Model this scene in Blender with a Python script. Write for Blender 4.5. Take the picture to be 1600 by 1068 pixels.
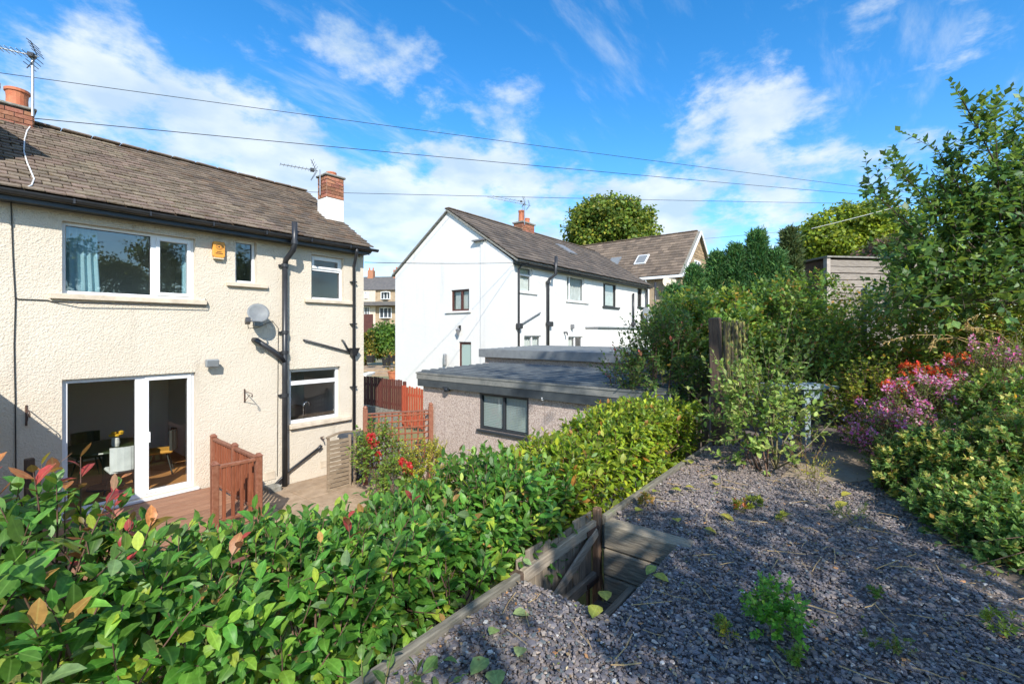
import bpy, bmesh, math, random
import numpy as np
from mathutils import Vector, Matrix

for o in list(bpy.data.objects):
    bpy.data.objects.remove(o)
C = bpy.context.scene.collection
SC = bpy.context.scene
random.seed(7)
RNG = np.random.default_rng(11)

# ------------------------------------------------------------------ camera, sky, sun, exposure
# world: camera at the origin, X and Y follow the house walls, z = 0 at eye height
FPX, CX, HY = 711.0, 800.0, 519.0
FW = np.array([0.7826, 0.6225]); RT = np.array([0.6225, -0.7826])

cam_d = bpy.data.cameras.new('camera')
cam_d.sensor_width = 36.0
cam_d.lens = FPX / 1600 * 36.0
cam_d.shift_y = -15.0 / 1600
cam_d.clip_start = 0.05
cam_d.clip_end = 600
cam = bpy.data.objects.new('camera', cam_d)
C.objects.link(cam)
cam.rotation_euler = (math.radians(90), 0, math.atan2(FW[1], FW[0]) - math.pi / 2)
SC.camera = cam

SUN_H = np.array([-0.62, -0.785])           # horizontal direction towards the sun
SUN_EL = math.radians(37)
world = bpy.data.worlds.new('World')
SC.world = world
world.use_nodes = True
SC.view_settings.view_transform = 'Standard'
SC.view_settings.look = 'None'
SC.view_settings.gamma = 1
SC.view_settings.use_curve_mapping = False
SC.view_settings.exposure = 0.92
SC.cycles.max_bounces = 8
SC.cycles.transparent_max_bounces = 12
SC.cycles.caustics_reflective = False
SC.cycles.caustics_refractive = False
SC.cycles.use_denoising = True

sun_d = bpy.data.lights.new('sun', 'SUN')
sun_d.energy = 3.5
sun_d.angle = math.radians(0.5)
sun_d.color = (1.0, 0.95, 0.86)
sun = bpy.data.objects.new('sun', sun_d)
C.objects.link(sun)
_s = Vector((SUN_H[0] * math.cos(SUN_EL), SUN_H[1] * math.cos(SUN_EL), math.sin(SUN_EL)))
sun.rotation_euler = _s.to_track_quat('Z', 'Y').to_euler()
sun.location = (-6, -8, 12)


def ray2(x):
    return FW + (x - CX) / FPX * RT


def pD(x, y, d):
    r = ray2(x) * d
    return Vector((r[0], r[1], (HY - y) / FPX * d))


def pY(x, y, Y):
    return pD(x, y, Y / ray2(x)[1])


def pX(x, y, X):
    return pD(x, y, X / ray2(x)[0])


def pZ(x, y, z):
    return pD(x, y, z * FPX / (HY - y))


def build_sky():
    nt = world.node_tree
    N, L = nt.nodes, nt.links
    N.clear()
    out = N.new('ShaderNodeOutputWorld')
    bg = N.new('ShaderNodeBackground')
    bg.inputs['Strength'].default_value = 0.15
    L.new(bg.outputs[0], out.inputs[0])
    sky = N.new('ShaderNodeTexSky')
    sky.sky_type = 'NISHITA'
    sky.sun_disc = False
    sky.sun_elevation = SUN_EL
    sky.sun_rotation = math.atan2(SUN_H[0], SUN_H[1])
    sky.altitude = 100
    sky.air_density = 1.0
    sky.dust_density = 0.3
    sky.ozone_density = 2.2
    hs = N.new('ShaderNodeHueSaturation')
    hs.inputs['Saturation'].default_value = 1.38
    hs.inputs['Hue'].default_value = 0.5
    hs.inputs['Value'].default_value = 0.98
    L.new(sky.outputs[0], hs.inputs['Color'])
    tc = N.new('ShaderNodeTexCoord')
    nrm = N.new('ShaderNodeVectorMath'); nrm.operation = 'NORMALIZE'
    L.new(tc.outputs['Generated'], nrm.inputs[0])
    sep = N.new('ShaderNodeSeparateXYZ')
    L.new(nrm.outputs[0], sep.inputs[0])

    def math_(op, a, b=None, clamp=False):
        m = N.new('ShaderNodeMath'); m.operation = op; m.use_clamp = clamp
        for i, v in enumerate((a, b)):
            if v is None:
                continue
            if isinstance(v, (int, float)):
                m.inputs[i].default_value = v
            else:
                L.new(v, m.inputs[i])
        return m.outputs[0]
    zz = math_('ADD', math_('MAXIMUM', sep.outputs[2], 0.0), 0.22)
    px = math_('DIVIDE', sep.outputs[0], zz)
    py = math_('DIVIDE', sep.outputs[1], zz)
    cmb = N.new('ShaderNodeCombineXYZ')
    L.new(px, cmb.inputs[0]); L.new(py, cmb.inputs[1])
    n1 = N.new('ShaderNodeTexNoise')
    n1.inputs['Scale'].default_value = 4.6
    n1.inputs['Detail'].default_value = 9
    n1.inputs['Roughness'].default_value = 0.62
    n1.inputs['Distortion'].default_value = 0.1
    L.new(cmb.outputs[0], n1.inputs['Vector'])
    n2 = N.new('ShaderNodeTexNoise')
    n2.inputs['Scale'].default_value = 0.9
    n2.inputs['Detail'].default_value = 3
    L.new(cmb.outputs[0], n2.inputs['Vector'])
    dens = math_('ADD', math_('MULTIPLY', n1.outputs['Fac'], 1.0), math_('MULTIPLY', n2.outputs['Fac'], 0.30))
    # banks of cloud: centre direction (as seen in the photo), radius in degrees, amount
    banks = [(110, 120, 7, .19), (230, 190, 8, .23), (400, 240, 7, .26), (270, 120, 7, .13),
             (560, 360, 9, .36), (650, 320, 8, .30), (470, 270, 6, .26), (600, 80, 7, .20), (470, 70, 6, .12),
             (700, 190, 4, .22), (800, 150, 5, .22), (770, 260, 5, .20),
             (1140, 150, 6, .22), (1230, 235, 6, .25), (1130, 215, 6, .18), (1060, 335, 6, .28), (1000, 330, 5, .18),
             (1420, 262, 4, .22), (1470, 60, 7, .12), (1310, 50, 6, .13), (860, 250, 6, .12),
             (1180, 380, 6, .24), (1300, 310, 5, .12), (760, 345, 8, .30), (900, 340, 7, .28), (1000, 355, 7, .30)]
    # broken cloud over the unseen sky, added for paler fill light
    rb = random.Random(4)
    rest = []
    while len(rest) < 34:
        az, el = rb.uniform(0, 6.283), math.asin(rb.uniform(.05, .98))
        v = Vector((math.cos(az) * math.cos(el), math.sin(az) * math.cos(el), math.sin(el)))
        if v.x * FW[0] + v.y * FW[1] > .42 * (1 - max(0, v.z - .6)): continue
        rest.append((v, rb.uniform(8, 15), rb.uniform(.2, .3)))
    for (v, r, amt) in [(pD(x, y, 1.0).normalized(), r, amt) for (x, y, r, amt) in banks] + rest:
        dp = N.new('ShaderNodeVectorMath'); dp.operation = 'DOT_PRODUCT'
        L.new(nrm.outputs[0], dp.inputs[0])
        dp.inputs[1].default_value = v
        mr = N.new('ShaderNodeMapRange'); mr.interpolation_type = 'SMOOTHSTEP'
        mr.inputs[1].default_value = math.cos(math.radians(r * 1.25))
        mr.inputs[2].default_value = 1.0
        mr.inputs[3].default_value = 0.0
        mr.inputs[4].default_value = amt
        L.new(dp.outputs['Value'], mr.inputs[0])
        dens = math_('ADD', dens, mr.outputs[0])
    mk = N.new('ShaderNodeMapRange'); mk.interpolation_type = 'SMOOTHSTEP'
    mk.inputs[1].default_value = 0.82
    mk.inputs[2].default_value = 1.10
    L.new(dens, mk.inputs[0])
    # thin high wisps, drawn out along one direction
    mw = N.new('ShaderNodeMapping'); mw.inputs['Rotation'].default_value = (0, 0, .9); mw.inputs['Scale'].default_value = (1.2, 4.5, 1)
    L.new(cmb.outputs[0], mw.inputs[0])
    nw = N.new('ShaderNodeTexNoise'); nw.inputs['Scale'].default_value = 1.5; nw.inputs['Detail'].default_value = 8
    nw.inputs['Roughness'].default_value = .62
    L.new(mw.outputs[0], nw.inputs['Vector'])
    ww = N.new('ShaderNodeMapRange'); ww.interpolation_type = 'SMOOTHSTEP'
    ww.inputs[1].default_value = .50; ww.inputs[2].default_value = .78; ww.inputs[4].default_value = .42
    L.new(nw.outputs['Fac'], ww.inputs[0])
    n3 = N.new('ShaderNodeTexNoise')
    n3.inputs['Scale'].default_value = 4.0
    n3.inputs['Detail'].default_value = 6
    L.new(cmb.outputs[0], n3.inputs['Vector'])
    cr = N.new('ShaderNodeMixRGB')
    cr.inputs[1].default_value = (2.3, 2.85, 3.4, 1)
    cr.inputs[2].default_value = (3.5, 3.75, 3.95, 1)
    cfac = N.new('ShaderNodeMapRange')
    cfac.inputs[1].default_value = 0.38; cfac.inputs[2].default_value = 0.62
    L.new(n3.outputs['Fac'], cfac.inputs[0])
    L.new(cfac.outputs[0], cr.inputs[0])
    mx = N.new('ShaderNodeMixRGB')
    L.new(math_('MAXIMUM', math_('MULTIPLY', mk.outputs[0], 0.85), ww.outputs[0]), mx.inputs[0])
    L.new(hs.outputs[0], mx.inputs[1])
    L.new(cr.outputs[0], mx.inputs[2])
    L.new(mx.outputs[0], bg.inputs['Color'])


build_sky()

# ------------------------------------------------------------------ materials
MATS = {}


def mat(name, base, rough=0.75, base2=None, nscale=4.0, ndetail=5, namt=1.0, aniso=None, bump=None, metal=0.0, spec=0.5,
        rand=0.0, use_col=False, hue=0.0, base3=None, n3scale=1.0, n3lo=.5, n3hi=.7, coat=0.0, n3aniso=None):
    """procedural surface: noise between two colours, optional third stain colour, optional bump (scale, strength, dist)"""
    m = bpy.data.materials.new(name)
    m.use_nodes = True
    nt = m.node_tree; N, L = nt.nodes, nt.links
    b = N['Principled BSDF']
    b.inputs['Roughness'].default_value = rough
    b.inputs['Metallic'].default_value = metal
    b.inputs['Specular IOR Level'].default_value = spec
    b.inputs['Coat Weight'].default_value = coat
    geo = N.new('ShaderNodeNewGeometry')
    vec = geo.outputs['Position']
    if aniso:
        mp = N.new('ShaderNodeMapping')
        mp.inputs['Scale'].default_value = aniso
        L.new(vec, mp.inputs[0]); avec = mp.outputs[0]
    else:
        avec = vec
    base = tuple(base) + (1,)
    if use_col:
        at = N.new('ShaderNodeAttribute'); at.attribute_name = 'col'
        c = at.outputs['Color']
    else:
        rgb = N.new('ShaderNodeRGB'); rgb.outputs[0].default_value = base; c = rgb.outputs[0]
    if base2 is not None or use_col:
        n = N.new('ShaderNodeTexNoise')
        n.inputs['Scale'].default_value = nscale; n.inputs['Detail'].default_value = ndetail
        n.inputs['Roughness'].default_value = 0.62
        L.new(avec, n.inputs['Vector'])
        mr = N.new('ShaderNodeMapRange')
        mr.inputs[1].default_value = 0.34; mr.inputs[2].default_value = 0.66
        mr.inputs[4].default_value = namt
        L.new(n.outputs['Fac'], mr.inputs[0])
        mx = N.new('ShaderNodeMixRGB')
        L.new(mr.outputs[0], mx.inputs[0]); L.new(c, mx.inputs[1])
        if base2 is not None:
            mx.inputs[2].default_value = tuple(base2) + (1,)
        else:
            mx.blend_type = 'MULTIPLY'; mx.inputs[2].default_value = (.6, .6, .6, 1)
        c = mx.outputs[0]
    if base3 is not None:
        n = N.new('ShaderNodeTexNoise')
        n.inputs['Scale'].default_value = n3scale; n.inputs['Detail'].default_value = 8
        n.inputs['Roughness'].default_value = 0.7
        if n3aniso:
            mp3 = N.new('ShaderNodeMapping'); mp3.inputs['Scale'].default_value = n3aniso
            L.new(vec, mp3.inputs[0]); L.new(mp3.outputs[0], n.inputs['Vector'])
        else:
            L.new(vec, n.inputs['Vector'])
        mr = N.new('ShaderNodeMapRange')
        mr.inputs[1].default_value = n3lo; mr.inputs[2].default_value = n3hi
        L.new(n.outputs['Fac'], mr.inputs[0])
        mx = N.new('ShaderNodeMixRGB')
        L.new(mr.outputs[0], mx.inputs[0]); L.new(c, mx.inputs[1]); mx.inputs[2].default_value = tuple(base3) + (1,)
        c = mx.outputs[0]
    if rand:
        oi = N.new('ShaderNodeObjectInfo')
        hsv = N.new('ShaderNodeHueSaturation')
        mr = N.new('ShaderNodeMapRange')
        mr.inputs[3].default_value = 1 - rand; mr.inputs[4].default_value = 1 + rand
        L.new(oi.outputs['Random'], mr.inputs[0])
        L.new(mr.outputs[0], hsv.inputs['Value']); L.new(c, hsv.inputs['Color'])
        if hue:
            m2 = N.new('ShaderNodeMapRange')
            m2.inputs[3].default_value = .5 - hue; m2.inputs[4].default_value = .5 + hue
            wn = N.new('ShaderNodeMath'); wn.operation = 'FRACT'
            w2 = N.new('ShaderNodeMath'); w2.operation = 'MULTIPLY'; w2.inputs[1].default_value = 17.3
            L.new(oi.outputs['Random'], w2.inputs[0]); L.new(w2.outputs[0], wn.inputs[0])
            L.new(wn.outputs[0], m2.inputs[0]); L.new(m2.outputs[0], hsv.inputs['Hue'])
        c = hsv.outputs[0]
    L.new(c, b.inputs['Base Color'])
    if bump:
        prev = None
        for bs, st, dist in (bump if isinstance(bump[0], tuple) else (bump,)):
            n = N.new('ShaderNodeTexNoise')
            n.inputs['Scale'].default_value = bs; n.inputs['Detail'].default_value = 4
            L.new(avec if aniso else vec, n.inputs['Vector'])
            bp = N.new('ShaderNodeBump')
            bp.inputs['Strength'].default_value = st; bp.inputs['Distance'].default_value = dist
            L.new(n.outputs['Fac'], bp.inputs['Height'])
            if prev is not None:
                L.new(prev, bp.inputs['Normal'])
            prev = bp.outputs[0]
        L.new(prev, b.inputs['Normal'])
    MATS[name] = m
    return m


def leaf_mat(name, rough=0.45, trans=0.25, spec=0.5):
    m = bpy.data.materials.new(name)
    m.use_nodes = True
    nt = m.node_tree; N, L = nt.nodes, nt.links
    b = N['Principled BSDF']; out = N['Material Output']
    b.inputs['Roughness'].default_value = rough
    b.inputs['Specular IOR Level'].default_value = spec
    at = N.new('ShaderNodeAttribute'); at.attribute_name = 'col'
    rb = N.new('ShaderNodeAttribute'); rb.attribute_name = 'rib'
    geo = N.new('ShaderNodeNewGeometry')
    n = N.new('ShaderNodeTexNoise'); n.inputs['Scale'].default_value = 55; n.inputs['Detail'].default_value = 3
    L.new(geo.outputs['Position'], n.inputs['Vector'])
    mr0 = N.new('ShaderNodeMapRange'); mr0.inputs[1].default_value = .3; mr0.inputs[2].default_value = .7
    mr0.inputs[3].default_value = .78; mr0.inputs[4].default_value = 1.22
    L.new(n.outputs['Fac'], mr0.inputs[0])
    hv = N.new('ShaderNodeHueSaturation')
    L.new(mr0.outputs[0], hv.inputs['Value']); L.new(at.outputs['Color'], hv.inputs['Color'])
    mr = N.new('ShaderNodeMapRange')
    mr.inputs[1].default_value = 0.03; mr.inputs[2].default_value = 0.13
    mr.inputs[3].default_value = 1.0; mr.inputs[4].default_value = 0.0
    L.new(rb.outputs['Fac'], mr.inputs[0])
    mx = N.new('ShaderNodeMixRGB'); mx.blend_type = 'ADD'
    mx.inputs[2].default_value = (.05, .075, .025, 1)
    L.new(mr.outputs[0], mx.inputs[0]); L.new(hv.outputs[0], mx.inputs[1])
    # brown blotches on a few leaves
    nb = N.new('ShaderNodeTexNoise'); nb.inputs['Scale'].default_value = 23; nb.inputs['Detail'].default_value = 2
    L.new(geo.outputs['Position'], nb.inputs['Vector'])
    rbm = N.new('ShaderNodeMapRange'); rbm.inputs[1].default_value = .69; rbm.inputs[2].default_value = .73; rbm.inputs[4].default_value = .7
    L.new(nb.outputs['Fac'], rbm.inputs[0])
    mbb = N.new('ShaderNodeMixRGB'); mbb.inputs[2].default_value = (.16, .10, .035, 1)
    L.new(rbm.outputs[0], mbb.inputs[0]); L.new(mx.outputs[0], mbb.inputs[1]); mx = mbb
    # undersides are paler and duller
    mb_ = N.new('ShaderNodeMixRGB'); mb_.inputs[2].default_value = (.16, .22, .1, 1)
    hb = N.new('ShaderNodeMath'); hb.operation = 'MULTIPLY'; hb.inputs[1].default_value = .35
    L.new(geo.outputs['Backfacing'], hb.inputs[0]); L.new(hb.outputs[0], mb_.inputs[0])
    L.new(mx.outputs[0], mb_.inputs[1])
    L.new(mb_.outputs[0], b.inputs['Base Color'])
    tr = N.new('ShaderNodeBsdfTranslucent')
    tm = N.new('ShaderNodeMixRGB'); tm.blend_type = 'MULTIPLY'; tm.inputs[0].default_value = 1
    tm.inputs[2].default_value = (1.9, 1.7, .7, 1)
    L.new(mb_.outputs[0], tm.inputs[1]); L.new(tm.outputs[0], tr.inputs['Color'])
    ms = N.new('ShaderNodeMixShader'); ms.inputs[0].default_value = trans
    L.new(b.outputs[0], ms.inputs[1]); L.new(tr.outputs[0], ms.inputs[2])
    L.new(ms.outputs[0], out.inputs[0])
    MATS[name] = m
    return m


def glass_mat(name, tint=(.82, .9, .9), refl=1.0):
    m = bpy.data.materials.new(name)
    m.use_nodes = True
    nt = m.node_tree; N, L = nt.nodes, nt.links
    N.remove(N['Principled BSDF']); out = N['Material Output']
    t = N.new('ShaderNodeBsdfTransparent'); t.inputs[0].default_value = tuple(tint) + (1,)
    g = N.new('ShaderNodeBsdfGlossy'); g.inputs['Roughness'].default_value = 0.01
    f = N.new('ShaderNodeFresnel'); f.inputs['IOR'].default_value = 1.52
    gb = N.new('ShaderNodeNewGeometry'); io = N.new('ShaderNodeMath'); io.operation = 'MULTIPLY_ADD'
    io.inputs[1].default_value = -(1.52 - 1 / 1.52); io.inputs[2].default_value = 1.52      # same reflectance from both sides
    L.new(gb.outputs['Backfacing'], io.inputs[0]); L.new(io.outputs[0], f.inputs['IOR'])
    k = N.new('ShaderNodeMath'); k.operation = 'MULTIPLY'; k.use_clamp = True; k.inputs[1].default_value = 2.0 * refl
    L.new(f.outputs[0], k.inputs[0])
    # float glass is never quite flat
    geo = N.new('ShaderNodeNewGeometry')
    n = N.new('ShaderNodeTexNoise'); n.inputs['Scale'].default_value = 1.3
    bp = N.new('ShaderNodeBump'); bp.inputs['Strength'].default_value = .03; bp.inputs['Distance'].default_value = .05
    L.new(geo.outputs['Position'], n.inputs['Vector']); L.new(n.outputs['Fac'], bp.inputs['Height'])
    L.new(bp.outputs[0], g.inputs['Normal'])
    s = N.new('ShaderNodeMixShader')
    L.new(k.outputs[0], s.inputs[0]); L.new(t.outputs[0], s.inputs[1]); L.new(g.outputs[0], s.inputs[2])
    L.new(s.outputs[0], out.inputs[0])
    MATS[name] = m
    return m


M = MATS
mat('cream_render', (.665, .59, .48), .9, (.61, .535, .43), 1.6, 6, .8, bump=((48, .9, .02), (21, .3, .016)),
    base3=(.45, .39, .31), n3scale=1.5, n3lo=.58, n3hi=.82, n3aniso=(1.6, 1.6, .22))
mat('cream_sill', (.68, .575, .45), .8, (.5, .42, .32), 6, bump=(40, .3, .01))
mat('white_render', (.76, .745, .71), .85, (.71, .695, .66), .9, 6, .7, bump=((30, .5, .015), (7, .2, .02)),
    base3=(.52, .50, .46), n3scale=1.2, n3lo=.56, n3hi=.85, n3aniso=(1.5, 1.5, .16))
mat('upvc', (.80, .81, .82), .32, (.76, .77, .77), 3)
mat('black_plastic', (.018, .02, .024), .38, (.035, .036, .04), 5)
mat('fascia_navy', (.012, .018, .028), .35, (.03, .035, .04), 3)
mat('roof_tile', (.15, .112, .08), .92, (.215, .163, .12), 9, 6, 1, rand=.24, hue=.018, use_col=False, bump=(45, .8, .014),
    base3=(.11, .065, .03), n3scale=5.5, n3lo=.56, n3hi=.68)
mat('roof_tile_joined', (.18, .14, .11), .92, None, 9, 6, .8, use_col=True, bump=(45, .6, .01),
    base3=(.11, .065, .03), n3scale=5.5, n3lo=.56, n3hi=.68)
mat('concrete_tile', (.10, .085, .072), .9, None, 12, 5, .7, use_col=True, bump=(30, .4, .01))
mat('ridge_tile', (.19, .14, .10), .9, (.12, .09, .07), 8, bump=(30, .5, .01), rand=.15)
mat('brick_red', (.24, .085, .045), .9, (.36, .16, .10), 25, 5, 1, rand=.35, hue=.012, bump=(60, .5, .006))
mat('mortar', (.30, .26, .22), .95, (.2, .17, .15), 20, bump=(60, .4, .005))
mat('terracotta', (.42, .12, .055), .75, (.52, .19, .09), 7, bump=(30, .2, .005))
mat('lead', (.13, .14, .15), .6, (.2, .2, .21), 8)
mat('cement', (.30, .29, .26), .95, (.16, .15, .12), 12, bump=(40, .5, .01))
mat('brown_frame', (.07, .018, .012), .45, (.1, .03, .02), 6)
mat('black_frame', (.02, .02, .022), .4)
mat('pale_door', (.36, .46, .42), .45)
mat('grey_metal', (.32, .34, .35), .45, (.25, .27, .28), 9, metal=.3)
mat('galvanised', (.45, .46, .47), .35, (.35, .36, .37), 12, metal=.8)
mat('dish_grey', (.20, .215, .22), .6, (.16, .17, .18), 9)
mat('alarm_yellow', (.78, .34, .05), .4, (.7, .3, .05), 5)
mat('alarm_base', (.62, .53, .38), .5)
mat('print_dark', (.10, .05, .02), .6)
mat('cable_black', (.02, .02, .02), .6)
mat('cable_white', (.7, .7, .68), .5)
mat('rust_iron', (.05, .035, .028), .7, (.11, .05, .03), 20)
mat('decking', (.23, .105, .06), .7, (.34, .19, .115), 3, 6, 1, aniso=(2, 28, 28), rand=.2, bump=(6, .3, .006))
mat('red_stain', (.19, .052, .022), .6, (.28, .09, .042), 3, 6, 1, aniso=(14, 14, 2), rand=.16, bump=(6, .25, .004))
mat('rail_stain', (.185, .06, .03), .55, (.27, .115, .068), 3, 6, 1, aniso=(6, 6, 6), rand=.12)
mat('brown_fence', (.085, .022, .016), .7, (.13, .04, .026), 3, 6, 1, aniso=(14, 14, 2), rand=.2)
mat('orange_fence', (.38, .06, .024), .7, (.46, .10, .045), 3, 6, 1, aniso=(14, 14, 2), rand=.16)
mat('grey_wood', (.30, .25, .19), .9, (.17, .135, .10), 3, 7, 1, aniso=(16, 16, 2), rand=.2, bump=(5, .5, .006))
mat('grey_wood_x', (.34, .285, .22), .9, (.19, .155, .115), 3, 7, 1, aniso=(2, 16, 16), rand=.2, bump=(5, .5, .006))
mat('moss', (.10, .12, .03), .95, (.16, .15, .05), 20)
mat('grey_wood_y', (.24, .20, .15), .9, (.13, .1, .072), 3, 7, 1, aniso=(16, 2, 16), rand=.2, bump=(5, .6, .008))
mat('post_brown', (.26, .165, .105), .85, (.11, .06, .035), 3, 6, 1, aniso=(16, 16, 2), bump=(5, .5, .006))
mat('post_dark', (.06, .035, .026), .85, (.12, .08, .055), 3, 6, 1, aniso=(16, 16, 2), bump=(5, .5, .006))
mat('mossy_fence', (.15, .115, .07), .9, (.05, .04, .028), 3, 7, 1, aniso=(16, 16, 1.6), rand=.3, bump=(5, .5, .006),
    base3=(.36, .33, .09), n3scale=8, n3lo=.46, n3hi=.6)
mat('shed_wood', (.48, .42, .36), .9, (.24, .205, .175), 3, 7, 1, aniso=(2.2, 2.2, 30), rand=.14, bump=(5, .5, .006))
mat('slat_wood', (.30, .235, .165), .85, (.18, .13, .085), 3, 6, 1, aniso=(3, 3, 20), rand=.15)
mat('pebbledash', (.60, .49, .42), .95, (.26, .18, .15), 42, 3, 1, bump=(60, .9, .015), base3=(.70, .62, .55), n3scale=60, n3lo=.52, n3hi=.62)
mat('panel_joint', (.42, .34, .29), .95, (.3, .23, .2), 42, 3, 1)
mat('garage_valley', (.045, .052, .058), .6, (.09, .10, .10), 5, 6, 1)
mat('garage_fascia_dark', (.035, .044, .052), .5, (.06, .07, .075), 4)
mat('garage_fascia', (.17, .175, .165), .5, (.24, .235, .215), 4, base3=(.09, .1, .1), n3scale=3)
mat('garage_roof', (.13, .145, .15), .6, (.19, .20, .20), 2.5, 6, 1, base3=(.20, .20, .13), n3scale=9, n3lo=.56, n3hi=.70)
mat('anthracite', (.03, .036, .042), .4)
mat('blind', (.42, .48, .46), .6)
mat('stone', (.40, .28, .16), .9, (.22, .15, .09), 7, 6, 1, rand=.25, bump=(30, .5, .01))
mat('stone_far', (.42, .32, .21), .9, (.27, .2, .13), 1.5, 6, 1)
mat('slate_far', (.09, .085, .085), .8, (.13, .12, .11), 2)
mat('interior', (.82, .80, .76), .9)
mat('oak_floor', (.46, .22, .07), .5, (.36, .16, .05), 3, 5, 1, aniso=(3, 25, 25), rand=.1)
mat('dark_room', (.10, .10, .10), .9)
mat('curtain_blue', (.52, .68, .72), .9, (.45, .6, .65), 6)
mat('net_curtain', (.62, .64, .62), .9, (.5, .52, .5), 6)
mat('table_green', (.035, .05, .015), .35)
mat('chair_dark', (.03, .035, .03), .7)
mat('chair_mustard', (.55, .27, .04), .7)
mat('vase_white', (.7, .68, .62), .4)
mat('flower_yellow', (.72, .42, .03), .7)
mat('worktop', (.12, .09, .07), .4)
mat('cupboard', (.32, .28, .24), .6)
mat('chrome', (.75, .75, .76), .12, metal=1)
mat('bin_grey', (.045, .055, .07), .45)
mat('pot_black', (.02, .02, .02), .5)
mat('paving', (.38, .28, .19), .9, (.27, .19, .12), 5, 6, 1, rand=.12, bump=(20, .4, .01))
mat('lawn', (.13, .15, .025), .95, (.2, .16, .04), 9, 6, 1, bump=(60, .8, .03))
mat('soil', (.10, .075, .055), .95, (.17, .13, .10), 14, 7, 1, bump=((40, .8, .02), (9, .5, .04)))
mat('gravel_bed', (.12, .10, .095), .95, (.21, .175, .155), 30, 7, 1, bump=((90, .9, .02), (30, .5, .02)),
    base3=(.25, .19, .14), n3scale=1.6, n3lo=.6, n3hi=.8)
mat('chips', (.1, .1, .1), .68, None, 60, 4, .6, use_col=True, spec=.45)
mat('sleeper', (.36, .30, .215), .95, (.20, .165, .12), 3, 7, 1, aniso=(14, 2.2, 14), bump=((5, .8, .012),),
    base3=(.20, .22, .12), n3scale=4, n3lo=.58, n3hi=.75)
mat('edging', (.22, .20, .16), .95, (.11, .10, .08), 3, 7, 1, aniso=(2, 14, 14), bump=(5, .6, .008),
    base3=(.20, .23, .10), n3scale=5, n3lo=.55, n3hi=.72)
mat('sandstone_flag', (.34, .27, .20), .95, (.25, .19, .14), 7, 7, 1, bump=(18, .5, .01))
mat('bench_paint', (.20, .27, .30), .6, (.29, .35, .36), 9, aniso=(3, 16, 16), bump=(8, .3, .005))
mat('bark', (.10, .075, .055), .95, (.05, .038, .028), 16, 6, 1, aniso=(1, 1, .25), bump=(20, .8, .02))
mat('stem', (.10, .05, .035), .8, (.15, .09, .06), 20)
mat('stem_green', (.16, .17, .07), .7, (.22, .16, .09), 20)
mat('straw', (.48, .36, .17), .9, (.36, .23, .11), 30)
mat('hill_far', (.10, .13, .05), 1.0, (.06, .09, .035), .2)
mat('field', (.16, .17, .07), .95, (.24, .2, .12), .6, 6, 1)
mat('wire_black', (.015, .015, .018), .6)
mat('pole_wood', (.14, .10, .07), .9, (.09, .065, .05), 8)
leaf_mat('leaf_glossy', .45, .38, .4)
leaf_mat('leaf_matt', .52, .38, .35)
leaf_mat('petal', .6, .35, .3)
leaf_mat('leaf_dull', .75, .2, .2)
glass_mat('glass', (.93, .96, .95), 1.0)
glass_mat('glass_upper', (.72, .82, .84), 1.9)

# ------------------------------------------------------------------ builders
W = {}                                   # world origin of each thing


def empty(name, loc, label=None, cat=None, group=None, kind=None):
    o = bpy.data.objects.new(name, None)
    o.empty_display_size = .1
    C.objects.link(o)
    o.location = loc
    W[o] = Vector(loc)
    return tag(o, label, cat, group, kind)


def tag(o, label=None, cat=None, group=None, kind=None):
    if label: o['label'] = label
    if cat: o['category'] = cat
    if group: o['group'] = group
    if kind: o['kind'] = kind
    return o


def link(name, mesh, parent=None, origin=None):
    """link a mesh whose vertices are in world space (already shifted by origin)"""
    o = bpy.data.objects.new(name, mesh)
    C.objects.link(o)
    if parent is not None:
        o.parent = parent
        W[o] = W[parent]
    else:
        o.location = origin
        W[o] = Vector(origin)
    return o


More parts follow.
